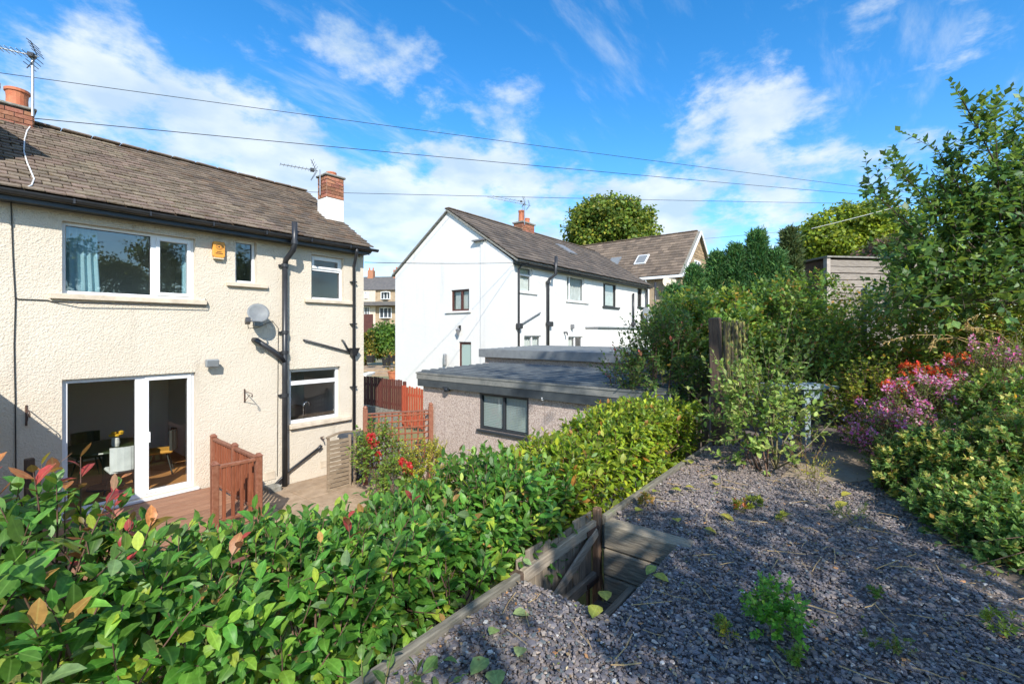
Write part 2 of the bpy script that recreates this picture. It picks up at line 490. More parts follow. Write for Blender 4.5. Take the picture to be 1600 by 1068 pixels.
class MB:
    """collects polygons in world space"""
    def __init__(s):
        s.v = []; s.f = []

    def add(s, vs, fs):
        k = len(s.v)
        s.v += [tuple(v) for v in vs]
        s.f += [tuple(i + k for i in f) for f in fs]
        return s

    def box(s, a, b):
        x0, y0, z0 = (min(a[i], b[i]) for i in range(3))
        x1, y1, z1 = (max(a[i], b[i]) for i in range(3))
        return s.add([(x0, y0, z0), (x1, y0, z0), (x1, y1, z0), (x0, y1, z0), (x0, y0, z1), (x1, y0, z1), (x1, y1, z1), (x0, y1, z1)],
                     [(0, 3, 2, 1), (4, 5, 6, 7), (0, 1, 5, 4), (1, 2, 6, 5), (2, 3, 7, 6), (3, 0, 4, 7)])

    def obox(s, c, ax, ay, az, hx, hy, hz):
        c = Vector(c); ax = Vector(ax).normalized(); ay = Vector(ay).normalized(); az = Vector(az).normalized()
        vs = []
        for dz in (-1, 1):
            for dx, dy in ((-1, -1), (1, -1), (1, 1), (-1, 1)):
                vs.append(c + ax * hx * dx + ay * hy * dy + az * hz * dz)
        return s.add(vs, [(0, 3, 2, 1), (4, 5, 6, 7), (0, 1, 5, 4), (1, 2, 6, 5), (2, 3, 7, 6), (3, 0, 4, 7)])

    def bar(s, p, q, w, h, up=(0, 0, 1)):
        p = Vector(p); q = Vector(q)
        d = q - p
        u = Vector(up)
        a = d.cross(u)
        if a.length < 1e-5:
            a = d.cross(Vector((1, 0, 0)))
        a.normalize()
        n = a.cross(d).normalized()
        return s.obox((p + q) / 2, d, a, n, d.length / 2, w / 2, h / 2)

    def tube(s, pts, r, n=8, cap=True):
        pts = [Vector(p) for p in pts]
        rs = r if isinstance(r, (list, tuple)) else [r] * len(pts)
        vs = []
        prev = None
        for i, p in enumerate(pts):
            d = (pts[min(i + 1, len(pts) - 1)] - pts[max(i - 1, 0)])
            if d.length < 1e-9:
                d = Vector((0, 0, 1))
            d.normalize()
            if prev is None:
                a = d.orthogonal().normalized()
            else:
                a = (prev - d * prev.dot(d))
                a = a.normalized() if a.length > 1e-6 else d.orthogonal().normalized()
            prev = a
            b = d.cross(a)
            for k in range(n):
                t = 2 * math.pi * k / n
                vs.append(p + (a * math.cos(t) + b * math.sin(t)) * rs[i])
        fs = []
        for i in range(len(pts) - 1):
            for k in range(n):
                fs.append((i * n + k, i * n + (k + 1) % n, (i + 1) * n + (k + 1) % n, (i + 1) * n + k))
        if cap:
            fs.append(tuple(reversed(range(n))))
            fs.append(tuple((len(pts) - 1) * n + k for k in range(n)))
        return s.add(vs, fs)

    def lathe(s, c, prof, n=16):
        c = Vector(c)
        vs = []; fs = []
        for r, z in prof:
            for k in range(n):
                t = 2 * math.pi * k / n
                vs.append(c + Vector((r * math.cos(t), r * math.sin(t), z)))
        for i in range(len(prof) - 1):
            for k in range(n):
                fs.append((i * n + k, i * n + (k + 1) % n, (i + 1) * n + (k + 1) % n, (i + 1) * n + k))
        return s.add(vs, fs)

    def mesh(s, name, m, shift, smooth=False, bevel=0.0):
        me = bpy.data.meshes.new(name)
        sh = Vector(shift)
        me.from_pydata([tuple(Vector(v) - sh) for v in s.v], [], s.f)
        if bevel:
            bm = bmesh.new(); bm.from_mesh(me)
            es = [e for e in bm.edges if len(e.link_faces) == 2 and e.calc_face_angle(0) > .6]
            bmesh.ops.bevel(bm, geom=es, offset=bevel, segments=1, affect='EDGES', clamp_overlap=True)
            bm.to_mesh(me); bm.free()
        if smooth:
            me.polygons.foreach_set('use_smooth', [True] * len(me.polygons))
        me.materials.append(M[m] if isinstance(m, str) else m)
        me.update()
        return me

    def build(s, name, m, parent=None, smooth=False, bevel=0.0, origin=None):
        if parent is not None:
            return link(name, s.mesh(name, m, W[parent], smooth, bevel), parent)
        if origin is None:
            a = np.array(s.v)
            lo, hi = a.min(0), a.max(0)
            origin = ((lo[0] + hi[0]) / 2, (lo[1] + hi[1]) / 2, lo[2])
        return link(name, s.mesh(name, m, origin, smooth, bevel), None, origin)


def piece_mesh(name, m, dims, bevel=.003):
    """a bevelled board centred on the origin, to be shared by alike pieces"""
    h = [d / 2 for d in dims]
    return MB().box((-h[0], -h[1], -h[2]), h).mesh(name, m, (0, 0, 0), bevel=bevel)


def piece(name, mesh, parent, Mx):
    o = bpy.data.objects.new(name, mesh)
    C.objects.link(o)
    o.parent = parent
    W[o] = W[parent]
    o.matrix_local = Matrix.Translation(-W[parent]) @ Mx
    return o


def frame_mx(p, ax, ay, az):
    m = Matrix.Identity(4)
    for i, a in enumerate((ax, ay, az)):
        a = Vector(a).normalized()
        for r in range(3):
            m[r][i] = a[r]
    m.translation = Vector(p)
    return m


def wall(mb, O, S, N, s0, s1, z0, z1, openings, reveal=.12):
    """one wall sheet in the plane through O along S, outward normal N, with reveals into the openings (s0,s1,z0,z1)"""
    O = Vector(O); S = Vector(S); N = Vector(N)
    P = lambda s, z, d=0: O + S * s + Vector((0, 0, z)) - N * d
    ss = sorted({s0, s1, *[v for o in openings for v in o[:2]]})
    zs = sorted({z0, z1, *[v for o in openings for v in o[2:4]]})
    flip = S.cross(Vector((0, 0, 1))).dot(N) < 0

    def quad(a, b, c, d):
        mb.add([a, b, c, d], [(3, 2, 1, 0) if flip else (0, 1, 2, 3)])
    for i in range(len(ss) - 1):
        for j in range(len(zs) - 1):
            cs, cz = (ss[i] + ss[i + 1]) / 2, (zs[j] + zs[j + 1]) / 2
            if any(o[0] < cs < o[1] and o[2] < cz < o[3] for o in openings):
                continue
            quad(P(ss[i], zs[j]), P(ss[i + 1], zs[j]), P(ss[i + 1], zs[j + 1]), P(ss[i], zs[j + 1]))
    for a, b, c, d in openings:
        quad(P(a, c, reveal), P(a, c), P(a, d), P(a, d, reveal))
        quad(P(b, c), P(b, c, reveal), P(b, d, reveal), P(b, d))
        quad(P(a, c, reveal), P(b, c, reveal), P(b, c), P(a, c))
        quad(P(a, d), P(b, d), P(b, d, reveal), P(a, d, reveal))


def window(parent, O, S, N, s0, s1, z0, z1, fm='upvc', splits=(), sashes=(), inset=.09, bar=.05, sill=None, sill_m='cream_sill',
           glass='glass', name='window', depth=.07, transoms=(), label=None, sub=True):
    """frame as the part, each pane a sub-part. splits: [(s position, width)], transoms: [(s0, s1, z, height)];
       sashes: list of (s0,s1,z0,z1) casements with their own proud frame. Cells are found from splits and transoms."""
    O = Vector(O); S = Vector(S); N = Vector(N); Z = Vector((0, 0, 1))

    def P(s, z, d):
        return O + S * s + Z * z - N * d
    f = MB()

    def bx(mb, a, b, c, d, d0, d1):
        p, q = P(a, c, d0), P(b, d, d1)
        mb.box(p, q)
    bx(f, s0 + .002, s0 + bar, z0 + .002, z1 - .002, inset, inset + depth)
    bx(f, s1 - bar, s1 - .002, z0 + .002, z1 - .002, inset, inset + depth)
    bx(f, s0 + bar, s1 - bar, z0 + .002, z0 + bar, inset, inset + depth)
    bx(f, s0 + bar, s1 - bar, z1 - bar, z1 - .002, inset, inset + depth)
    edges = [s0 + bar]
    cells = []
    for (sp, w) in splits:
        bx(f, sp - w / 2, sp + w / 2, z0 + bar, z1 - bar, inset + .003, inset + depth)
        cells.append((edges[-1], sp - w / 2)); edges.append(sp + w / 2)
    cells.append((edges[-1], s1 - bar))
    panes = []
    for (a, b) in cells:
        zz = [z0 + bar]
        out = []
        for (ta, tb, tz, th) in transoms:
            if ta - .01 <= a and b <= tb + .01:
                bx(f, a, b, tz - th / 2, tz + th / 2, inset + .004, inset + depth)
                out.append((zz[-1], tz - th / 2)); zz.append(tz + th / 2)
        out.append((zz[-1], z1 - bar))
        for (c, d) in out:
            panes.append((a, b, c, d))
    for (a, b, c, d) in sashes:
        w = .055
        bx(f, a, a + w, c, d, inset - .018, inset + .04)
        bx(f, b - w, b, c, d, inset - .018, inset + .04)
        bx(f, a + w, b - w, c, c + w, inset - .018, inset + .04)
        bx(f, a + w, b - w, d - w, d, inset - .018, inset + .04)
    o = f.build(name, fm, parent, bevel=.004)
    if label: o['label'] = label
    for (a, b, c, d) in panes:
        g = MB()
        g.add([P(a, c, inset + .045), P(b, c, inset + .045), P(b, d, inset + .045), P(a, d, inset + .045)],
              [(0, 1, 2, 3)] if S.cross(Z).dot(N) > 0 else [(3, 2, 1, 0)])
        g.build('pane', glass, o)
    if bar < .09 and glass != 'anthracite':
        q = MB()
        for (a, b, c, d) in panes:
            k = .009
            for (a2, b2, c2, d2) in ((a, a + k, c, d), (b - k, b, c, d), (a + k, b - k, c, c + k), (a + k, b - k, d - k, d)):
                bx(q, a2, b2, c2, d2, inset + .036, inset + .044)
        q.build('seal', 'black_frame', o)
    if sill:
        a, b, h, proud = sill
        m = MB().box(P(a, z0 - h, -proud), P(b, z0 - .001, .08))
        m.build('sill', sill_m, o, bevel=.008)
    return o


def tiles(parent, O, S, U, width, length, tw, gauge, m_single, m_joined, n_single, jit=1.0, pal=None, thick=.02, stuff='roof_tiles',
          seed=3, ragged=.006):
    """tiles laid in courses on the slope with origin O, S along the eaves, U up the slope"""
    rg = random.Random(seed)
    O = Vector(O); S = Vector(S).normalized(); U = Vector(U).normalized()
    Nn = S.cross(U).normalized()
    if Nn.z < 0: Nn = -Nn
    rows = int(length / gauge)
    tl = gauge * 1.32
    tilt = thick / gauge * .95
    Ut = (U * 1 - Nn * tilt).normalized(); Nt = (Nn + U * tilt).normalized()
    ax = S if S.cross(Ut).dot(Nt) > 0 else -S
    spec = []
    for r in range(rows):
        off = (tw / 2 if r % 2 else 0)
        k = -1
        while True:
            k += 1
            a = k * tw - off
            if a >= width: break
            b = min(a + tw, width); a = max(a, 0)
            if b - a < tw * .3: continue
            c = (a + b) / 2
            p = O + S * c + U * (r * gauge + tl * .5 + rg.uniform(-1, 1) * ragged * jit) + Nn * (thick * 1.1 + rg.uniform(0, .009) * jit)
            spec.append((p, (b - a) - rg.uniform(.006, .018) * jit, rg.uniform(-.012, .012) * jit, rg.uniform(-.015, .015) * jit))
    vis = []
    for i, (p, *_r) in enumerate(spec):
        d = p.x * FW[0] + p.y * FW[1]
        if d > .5:
            x = CX + FPX * (p.x * RT[0] + p.y * RT[1]) / d
            y = HY - FPX * p.z / d
            if -10 < x < 1610 and -10 < y < 1080:
                vis.append((d, i))
    vis.sort()
    single = {i for _d, i in vis[:n_single]}
    shared = {}
    jv = []; jf = []; jc = []
    for i, (p, w, tw_, tl_) in enumerate(spec):
        R = Matrix.Rotation(tw_, 3, Nt)
        a2 = R @ ax; u2 = R @ Ut; n2 = (Nt + a2 * tl_).normalized()
        if i in single:
            key = round(w / .01)
            if key not in shared:
                shared[key] = piece_mesh('tile', m_single, (key * .01, tl, thick), .004)
            piece('tile', shared[key], parent, frame_mx(p, a2, u2, n2))
        else:
            k = len(jv)
            for dz in (-1, 1):
                for dx, dy in ((-1, -1), (1, -1), (1, 1), (-1, 1)):
                    jv.append(p + a2 * w / 2 * dx + u2 * tl / 2 * dy + n2 * thick / 2 * dz)
            jf += [tuple(q + k for q in f) for f in ((4, 5, 6, 7), (0, 1, 5, 4), (1, 2, 6, 5), (3, 0, 4, 7))]
            base = pal[rg.randrange(len(pal))]
            v = rg.uniform(.72, 1.3)
            jc += [(base[0] * v, base[1] * v, base[2] * v, 1)] * 8
    if jv:
        mb = MB(); mb.v = [tuple(v) for v in jv]; mb.f = jf
        o = mb.build(stuff, m_joined, parent)
        o['kind'] = 'stuff'
        at = o.data.color_attributes.new('col', 'FLOAT_COLOR', 'POINT')
        at.data.foreach_set('color', np.array(jc, dtype=np.float32).ravel())
    return rows


def bricks(parent, lo, hi, faces, m='brick_red', bl=.215, bh=.065, bd=.1, gap=.010, cap=400):
    """brick by brick on the named faces of an upright block; parent is the mortar core"""
    x0, y0, z0 = lo; x1, y1, z1 = hi
    shared = {}

    def get(d):
        k = tuple(round(v, 3) for v in d)
        if k not in shared: shared[k] = piece_mesh('brick', m, k, .003)
        return shared[k]
    rows = int((z1 - z0) / (bh + gap))
    bh2 = (z1 - z0) / rows - gap
    for f in faces:
        a0, a1 = (y0, y1) if f in ('-x', '+x') else (x0, x1)
        L_ = a1 - a0
        for r in range(rows):
            z = z0 + (r + .5) * (bh2 + gap)
            n = max(1, round(L_ / (bl + gap)))
            step = L_ / n
            offs = [i * step for i in range(n + 1)] if r % 2 == 0 else [0] + [(i + .5) * step for i in range(n)] + [L_]
            for a, b in zip(offs, offs[1:]):
                c = a0 + (a + b) / 2; w = b - a - gap
                pr = random.uniform(-.003, .003)
                if f == '-x': p = (x0 - .004 + pr, c, z); d = (.03, w, bh2)
                elif f == '+x': p = (x1 + .004 + pr, c, z); d = (.03, w, bh2)
                elif f == '-y': p = (c, y0 - .004 + pr, z); d = (w, .03, bh2)
                else: p = (c, y1 + .004 + pr, z); d = (w, .03, bh2)
                piece('brick', get(d), parent, Matrix.Translation(p))


# ------------------------------------------------------------------ foliage builders
def tmpl_big():
    """eleven-point leaf with a folded midrib and a drooping tip; length 1 along y, half-width 1 along x"""
    ys = (.0, .24, .52, .80, 1.0)
    ws = (0, .72, 1.0, .66, 0)
    zc = (0, .015, .01, -.035, -.10)
    V = [(0, 0, 0)]
    for y, w, z in zip(ys[1:4], ws[1:4], zc[1:4]):
        V += [(-w, y, z + .055 * w), (0, y, z), (w, y, z + .055 * w)]
    V.append((0, 1, zc[4]))
    F = [(0, 2, 1), (0, 3, 2)]
    for k in (1, 4):
        a, b = k, k + 3
        F += [(a, a + 1, b + 1), (a, b + 1, b), (a + 1, a + 2, b + 2), (a + 1, b + 2, b + 1)]
    F += [(7, 8, 10), (8, 9, 10)]
    return np.array(V, float), np.array(F, int)


def tmpl_mid():
    V = [(0, 0, 0), (-1, .45, .05), (0, .5, 0), (1, .45, .05), (0, 1, -.07)]
    F = [(0, 2, 1), (0, 3, 2), (1, 2, 4), (2, 3, 4)]
    return np.array(V, float), np.array(F, int)


def tmpl_small():
    V = [(0, 0, 0), (-1, .5, .08), (1, .5, .08), (0, 1, -.05)]
    F = [(0, 2, 1), (1, 2, 3)]
    return np.array(V, float), np.array(F, int)


TM = {'big': tmpl_big(), 'mid': tmpl_mid(), 'small': tmpl_small()}


def norm(a):
    return a / np.maximum(np.linalg.norm(a, axis=-1, keepdims=True), 1e-9)


class Leaves:
    """collects leaves: position, direction, up, length, half-width, colour"""
    def __init__(s):
        s.P = []; s.D = []; s.U = []; s.L = []; s.Wd = []; s.Cc = []

    def add(s, P, D, U, L, Wd, Cc):
        P = np.atleast_2d(P)
        n = len(P)
        s.P.append(P); s.D.append(np.broadcast_to(np.atleast_2d(D), (n, 3))); s.U.append(np.broadcast_to(np.atleast_2d(U), (n, 3)))
        s.L.append(np.broadcast_to(np.atleast_1d(L), (n,))); s.Wd.append(np.broadcast_to(np.atleast_1d(Wd), (n,)))
        s.Cc.append(np.broadcast_to(np.atleast_2d(Cc), (n, 3)))

    def build(s, name, m, parent, tmpl='mid', single=0, single_name='leaf'):
        P = np.concatenate(s.P); D = norm(np.concatenate(s.D)); U = np.concatenate(s.U)
        L_ = np.concatenate(s.L); Wd = np.concatenate(s.Wd); Cc = np.concatenate(s.Cc)
        X = norm(np.cross(D, U)); Z = np.cross(X, D)
        V, F = TM[tmpl]
        K_ = np.random.default_rng(len(P)).uniform(-.4, 2.4, len(P))          # curl differs from leaf to leaf
        org = np.array(W[parent])
        if single:
            d = P[:, 0] * FW[0] + P[:, 1] * FW[1]
            dd = np.maximum(d, .01)
            px = CX + FPX * (P[:, 0] * RT[0] + P[:, 1] * RT[1]) / dd
            py = HY - FPX * P[:, 2] / dd
            vis = (d > .4) & (px > -5) & (px < 1605) & (py > 0) & (py < 1068)
            size = np.where(vis, L_ / dd, 0)
            # facing area counts too: prefer leaves that lie open to the camera
            size = size * (0.35 + np.abs(np.einsum('ij,ij->i', Z, -norm(P))))
            pick = np.argsort(-size)[:single]
            pick = pick[size[pick] > 0]
            # shared meshes: a palette of variants in aspect and colour
            rows = np.array([(round(w / l * 12), *np.round(c * 22)) for w, l, c in zip(Wd[pick], L_[pick], Cc[pick])])
            keys = {}
            for i, k in zip(pick, map(tuple, rows)):
                if k not in keys:
                    me = bpy.data.meshes.new(single_name)
                    vv = V * np.array([Wd[i] / L_[i], 1, 1])
                    raw_mesh(me, vv, F, np.tile(Cc[i], (len(V), 1)), np.abs(V[:, 0]))
                    me.materials.append(M[m])
                    keys[k] = me
                o = bpy.data.objects.new(single_name, keys[k])
                C.objects.link(o)
                o.parent = parent
                mx = Matrix.Identity(4)
                for r in range(3):
                    mx[r][0] = X[i, r] * L_[i]; mx[r][1] = D[i, r] * L_[i]; mx[r][2] = Z[i, r] * L_[i] * (K_[i] if abs(K_[i]) > .1 else .1)
                    mx[r][3] = P[i, r] - org[r]
                o.matrix_local = mx
            keep = np.ones(len(P), bool); keep[pick] = False
            P, D, X, Z, L_, Wd, Cc, K_ = (a[keep] for a in (P, D, X, Z, L_, Wd, Cc, K_))
        n, k = len(P), len(V)
        vs = (P - org)[:, None, :] + V[None, :, 0:1] * (Wd[:, None, None] * X[:, None, :]) \
            + V[None, :, 1:2] * (L_[:, None, None] * D[:, None, :]) + V[None, :, 2:3] * ((L_ * K_)[:, None, None] * Z[:, None, :])
        fs = (F[None] + (np.arange(n) * k)[:, None, None]).reshape(-1, 3)
        me = bpy.data.meshes.new(name)
        raw_mesh(me, vs.reshape(-1, 3), fs, np.repeat(Cc, k, axis=0), np.tile(np.abs(V[:, 0]), n))
        me.materials.append(M[m])
        o = bpy.data.objects.new(name, me)
        C.objects.link(o)
        o.parent = parent
        W[o] = W[parent]
        o['kind'] = 'stuff'
        return o


def raw_mesh(me, vs, fs, cols, rib=None, smooth=True):
    vs = np.asarray(vs, np.float32); fs = np.asarray(fs, np.int32)
    k = fs.shape[1]
    me.vertices.add(len(vs)); me.vertices.foreach_set('co', vs.ravel())
    me.loops.add(fs.size); me.loops.foreach_set('vertex_index', fs.ravel())
    me.polygons.add(len(fs))
    me.polygons.foreach_set('loop_start', np.arange(0, fs.size, k, dtype=np.int32))
    me.polygons.foreach_set('use_smooth', np.full(len(fs), smooth))
    me.update(calc_edges=True)
    at = me.color_attributes.new('col', 'FLOAT_COLOR', 'POINT')
    c4 = np.ones((len(vs), 4), np.float32); c4[:, :3] = cols
    at.data.foreach_set('color', c4.ravel())
    if rib is not None:
        a2 = me.attributes.new('rib', 'FLOAT', 'POINT')
        a2.data.foreach_set('value', np.asarray(rib, np.float32))


def pick_cols(pal, n, rg, jitter=.25):
    pal = np.array([p[1:] for p in pal], float), np.array([p[0] for p in pal], float)
    idx = rg.choice(len(pal[0]), n, p=pal[1] / pal[1].sum())
    c = pal[0][idx] * (1 + rg.normal(0, jitter, (n, 1)).clip(-.6, .8))
    return np.clip(c, .003, .95)


def shoot(lv, st, base, d, length, nleaf, ll, lw, pal, rg, r=.004, spread=.9, tip_pal=None, droop=.15, start=.15, phyl=2.4, bend=.2, sides=5):
    """one leafy shoot: a bending stem with leaves set round it"""
    d = norm(np.array(d, float)); base = np.array(base, float)
    bd = rg.normal(0, bend, 3); bd[2] = abs(bd[2]) * .5
    ts = np.linspace(0, 1, 5)
    pts = [base + d * length * t + bd * length * t * t * .5 for t in ts]
    if st is not None:
        st.tube(pts, [r * (1 - .65 * t) for t in ts], sides, cap=False)
    t = np.linspace(start, 1.0, nleaf)
    P = base + np.outer(t, d) * length + np.outer(t * t * .5, bd) * length
    axis = norm(d + np.outer(t, bd))
    a = np.cross(axis, np.array([.3, .2, .93])); a = norm(a)
    b = np.cross(axis, a)
    ph = np.arange(nleaf) * phyl + rg.uniform(0, 6.28)
    rad = a * np.cos(ph)[:, None] + b * np.sin(ph)[:, None]
    sp = spread * (1.25 - .75 * t)[:, None]
    D = norm(axis * (1.0 - .35 * sp) + rad * sp + rg.normal(0, .15, (nleaf, 3)) + np.array([0, 0, -droop]))
    U = norm(axis * 1.0 + np.array([0, 0, .8]) + rg.normal(0, .25, (nleaf, 3)))
    L_ = ll * (1 - .35 * t ** 3) * rg.uniform(.55, 1.25, nleaf)
    col = pick_cols(pal, nleaf, rg)
    if tip_pal is not None:
        k = max(2, int(nleaf * .45))
        col[-k:] = pick_cols(tip_pal, k, rg)
    lv.add(P, D, U, L_, L_ * lw * rg.uniform(.85, 1.15, nleaf), col)


def clump_crown(lv, centers, radii, n_each, ll, lw, pal, rg, up=.5, lit=None):
    """leaf clumps: each a ragged ball of leaves that face outward and upward"""
    for c, r in zip(centers, radii):
        n = int(n_each)
        v = norm(rg.normal(0, 1, (n, 3)))
        rr = r * rg.uniform(.45, 1.08, n)[:, None] * (1 + .25 * np.sin(v[:, :1] * 5 + c[0]) * np.cos(v[:, 1:2] * 6))
        P = np.array(c) + v * rr * np.array([1, 1, .8])
        D = norm(v * .5 + rg.normal(0, .7, (n, 3)) + np.array([0, 0, -.25]))
        U = norm(v * .9 + np.array([0, 0, up]) + rg.normal(0, .35, (n, 3)))
        col = pick_cols(pal, n, rg, .2) * rg.uniform(.78, 1.2)
        L_ = ll * rg.uniform(.7, 1.25, n)
        lv.add(P, D, U, L_, L_ * lw, col)


def ellipsoid_centers(c, rad, n, rg, shell=.55, zmin=-.9):
    out = []
    while len(out) < n:
        v = rg.normal(0, 1, 3); v /= np.linalg.norm(v)
        if v[2] < zmin: continue
        k = rg.uniform(shell, 1) ** .7
        out.append(np.array(c) + v * np.array(rad) * k)
    return out


def limbs(mb, base, targets, r0, rg, rise=.4):
    base = np.array(base, float)
    for t in targets:
        t = np.array(t, float)
        mid = base * .5 + t * .5 + np.array([0, 0, rise * np.linalg.norm(t - base) * .25]) + rg.normal(0, .05 * np.linalg.norm(t - base), 3)
        q1 = base * .75 + mid * .25 + (mid - base) * .2
        pts = [base, q1 * .5 + (base * .5 + mid * .5) * .5, mid, mid * .4 + t * .6, t]
        mb.tube(pts, [r0, r0 * .8, r0 * .55, r0 * .35, r0 * .12], 6, cap=False)


def tree(name, label, base, top, crown_c, crown_r, n_clumps, clump_r, n_each, ll, lw, pal, trunk_r, seed, cat='tree', group=None,
         m='leaf_matt', shell=.45, zmin=-.8, tmpl='small', crown_name='crown'):
    rg = np.random.default_rng(seed)
    t = empty(name, base, label, cat, group)
    cs = ellipsoid_centers(crown_c, crown_r, n_clumps, rg, shell, zmin)
    lv = Leaves()
    clump_crown(lv, cs, rg.uniform(.7, 1.25, n_clumps) * clump_r, n_each, ll, lw, pal, rg)
    lv.build(crown_name, m, t, tmpl)
    tr = MB()
    b = np.array(base, float); cc = np.array(crown_c, float)
    fork = b * .45 + cc * .55
    fork[2] = min(fork[2], cc[2])
    tr.tube([b, b * .6 + fork * .4 + rg.normal(0, .04, 3), fork, fork * .4 + cc * .6, cc + np.array([0, 0, crown_r[2] * .6])],
            [trunk_r * 1.25, trunk_r, trunk_r * .75, trunk_r * .5, trunk_r * .12], 9)
    tr.build('trunk', 'bark', t, smooth=True)
    sel = rg.choice(n_clumps, min(n_clumps, 26), replace=False)
    br = MB()
    limbs(br, fork, [cs[i] for i in sel], trunk_r * .38, rg)
    br.build('branches', 'bark', t, smooth=True)
    return t

# ------------------------------------------------------------------ ground
TER = -1.5          # level of the raised gravel terrace
EDGE = 1.68         # its edge along X


def sm(t):
    t = min(1.0, max(0.0, t))
    return t * t * (3 - 2 * t)


def lowz(x, y):
    r = math.hypot(x, y)
    return -3.3 + .9 * sm((x - 8) / 5) + .08 * sm((y - 12) / 12) + 3.2 * sm((r - 34) / 45) + 5.0 * sm((r - 90) / 250)


def build_ground():
    xs = sorted({*np.linspace(-250, -20, 16), *np.linspace(-20, 40, 81), *np.linspace(40, 300, 40)})
    ys = sorted({*np.linspace(-250, -15, 14), *np.linspace(-15, 40, 74), *np.linspace(40, 300, 40)})
    mb = MB()
    for y in ys:
        for x in xs:
            mb.v.append((x, y, lowz(x, y) + random.uniform(-.02, .02)))
    n = len(xs)
    for j in range(len(ys) - 1):
        for i in range(n - 1):
            mb.f.append((j * n + i, j * n + i + 1, (j + 1) * n + i + 1, (j + 1) * n + i))
    mb.build('ground', 'field', smooth=True, origin=(0, 0, -3.3))['kind'] = 'structure'


build_ground()
RX0, RX1, RY0 = 2.22, 3.29, 1.10            # recess for the garden steps

tb = MB()
tz = TER - .02
for a, b in (((-9, -14), (RX0, EDGE)), ((RX1, -14), (16, EDGE)), ((RX0, -14), (RX1, RY0))):
    tb.box((a[0], a[1], -3.6), (b[0], b[1], tz))
tb.build('terrace', 'gravel_bed', origin=(0, 0, -3.6))['kind'] = 'structure'

# beds along the right of the terrace, and the bare patch at its far end
bed = MB()
pts = [(1.2, -14), (1.2, -1.05), (2.6, -.78), (4.2, -.36), (5.6, -.22), (6.6, -.1), (7.6, .1), (9.0, .5), (12, .9), (16, 1.2), (16, -14)]
zb = TER - .002
k = len(pts)
bed.add([(p[0], p[1], zb) for p in pts] + [(p[0], p[1], zb - .05) for p in pts], [tuple(range(k))[::-1]] + [(i, (i + 1) % k, k + (i + 1) % k, k + i) for i in range(k)])
bed.build('flower_bed', 'soil', origin=(6, -3, zb))['kind'] = 'structure'
fl = MB()
q = [pZ(1222, 742, TER + .012), pZ(1262, 706, TER + .012), pZ(1350, 702, TER + .012), pZ(1412, 742, TER + .012), pZ(1330, 752, TER + .012)]
fl.add(q + [p - Vector((0, 0, .04)) for p in q], [(4, 3, 2, 1, 0)] + [(i, (i + 1) % 5, 5 + (i + 1) % 5, 5 + i) for i in range(5)])
tag(fl.build('stone_slab', 'sandstone_flag'), 'bare sandy stone slab in front of the small grey blue bench', 'slab')

lw = MB()
lw.box((-6, 1.9, -3.5), (16, 7.4, -3.24))
lw.build('lawn', 'lawn', origin=(0, 4, -3.5))['kind'] = 'structure'

# patio paving between deck and trellis, stone by stone
pv = MB().box((3.25, 7.42, -3.5), (6.8, 9.78, -3.262)).build('patio', 'cement', origin=(5, 8.5, -3.5))
pv['kind'] = 'structure'
shared = {}
for i in range(6):
    for j in range(4):
        w, h = .575, .575
        me = shared.setdefault(0, piece_mesh('paving_stone', 'paving', (.575, .575, .04), .006))
        piece('paving_stone', me, pv, Matrix.Translation((3.56 + i * .585, 7.72 + j * .585, -3.25 + random.uniform(-.004, .004))) @ Matrix.Rotation(random.uniform(-.006, .006), 4, 'X'))
dv = MB().box((6.5, 8.4, -3.6), (9.2, 16, -3.27)).build('driveway', 'cement', origin=(8, 12, -3.6))
dv['kind'] = 'structure'

# ------------------------------------------------------------------ cream house
WY, WX = 9.78, 6.46
GZ = -3.3


def op(xl, xr, yt, yb, Y):
    """opening in a rear wall from pixels; heights are read at the right-hand edge"""
    a = pY(xl, 500, Y)[0]; t = pY(xr, yt, Y); b = pY(xr, yb, Y)
    return (a, t[0], b[2], t[2])


h1 = empty('cream_house', (3, 11.5, GZ), 'cream rendered house with brown tiled roof and white framed patio door', 'house')
O_PAT = (1.17, 2.93, -2.84, -.73)
O_UP = (1.17, 2.93, .60, 1.72)
O_SM = op(367.6, 400.8, 378, 443.6, WY)
O_BA = op(486.5, 537, 404, 470, WY)
O_KI = op(452.5, 531.7, 571.8, 651, WY)
mb = MB()
wall(mb, (0, WY, 0), (1, 0, 0), (0, -1, 0), -6, WX, GZ - .3, 1.88, [O_PAT, O_UP, O_SM, O_BA, O_KI], .16)
wall(mb, (WX, WY, 0), (0, 1, 0), (1, 0, 0), 0, 5.7, GZ - .3, 1.88, [])
wall(mb, (-6, WY, 0), (0, 1, 0), (-1, 0, 0), 0, 5.7, GZ - .3, 1.88, [])
wall(mb, (0, 15.48, 0), (1, 0, 0), (0, 1, 0), -6, WX, GZ - .3, 1.88, [(-2.9, -.2, -2.3, -.55)])  # unseen opening added to bring daylight into the patio room
for X in (-6, WX):
    mb.add([(X, WY, 1.88), (X, 15.48, 1.88), (X, 12.6, 3.86)], [(0, 1, 2) if X > 0 else (2, 1, 0)])
mb.build('wall', 'cream_render', h1)

# rooms seen through the panes
rm = MB()


def room(x0, x1, y0, y1, z0, z1):
    v = [(x0, y0, z0), (x1, y0, z0), (x1, y1, z0), (x0, y1, z0), (x0, y0, z1), (x1, y0, z1), (x1, y1, z1), (x0, y1, z1)]
    rm.add(v, [(4, 7, 6, 5), (1, 2, 6, 5)[::-1], (2, 3, 7, 6)[::-1], (3, 0, 4, 7)[::-1]])


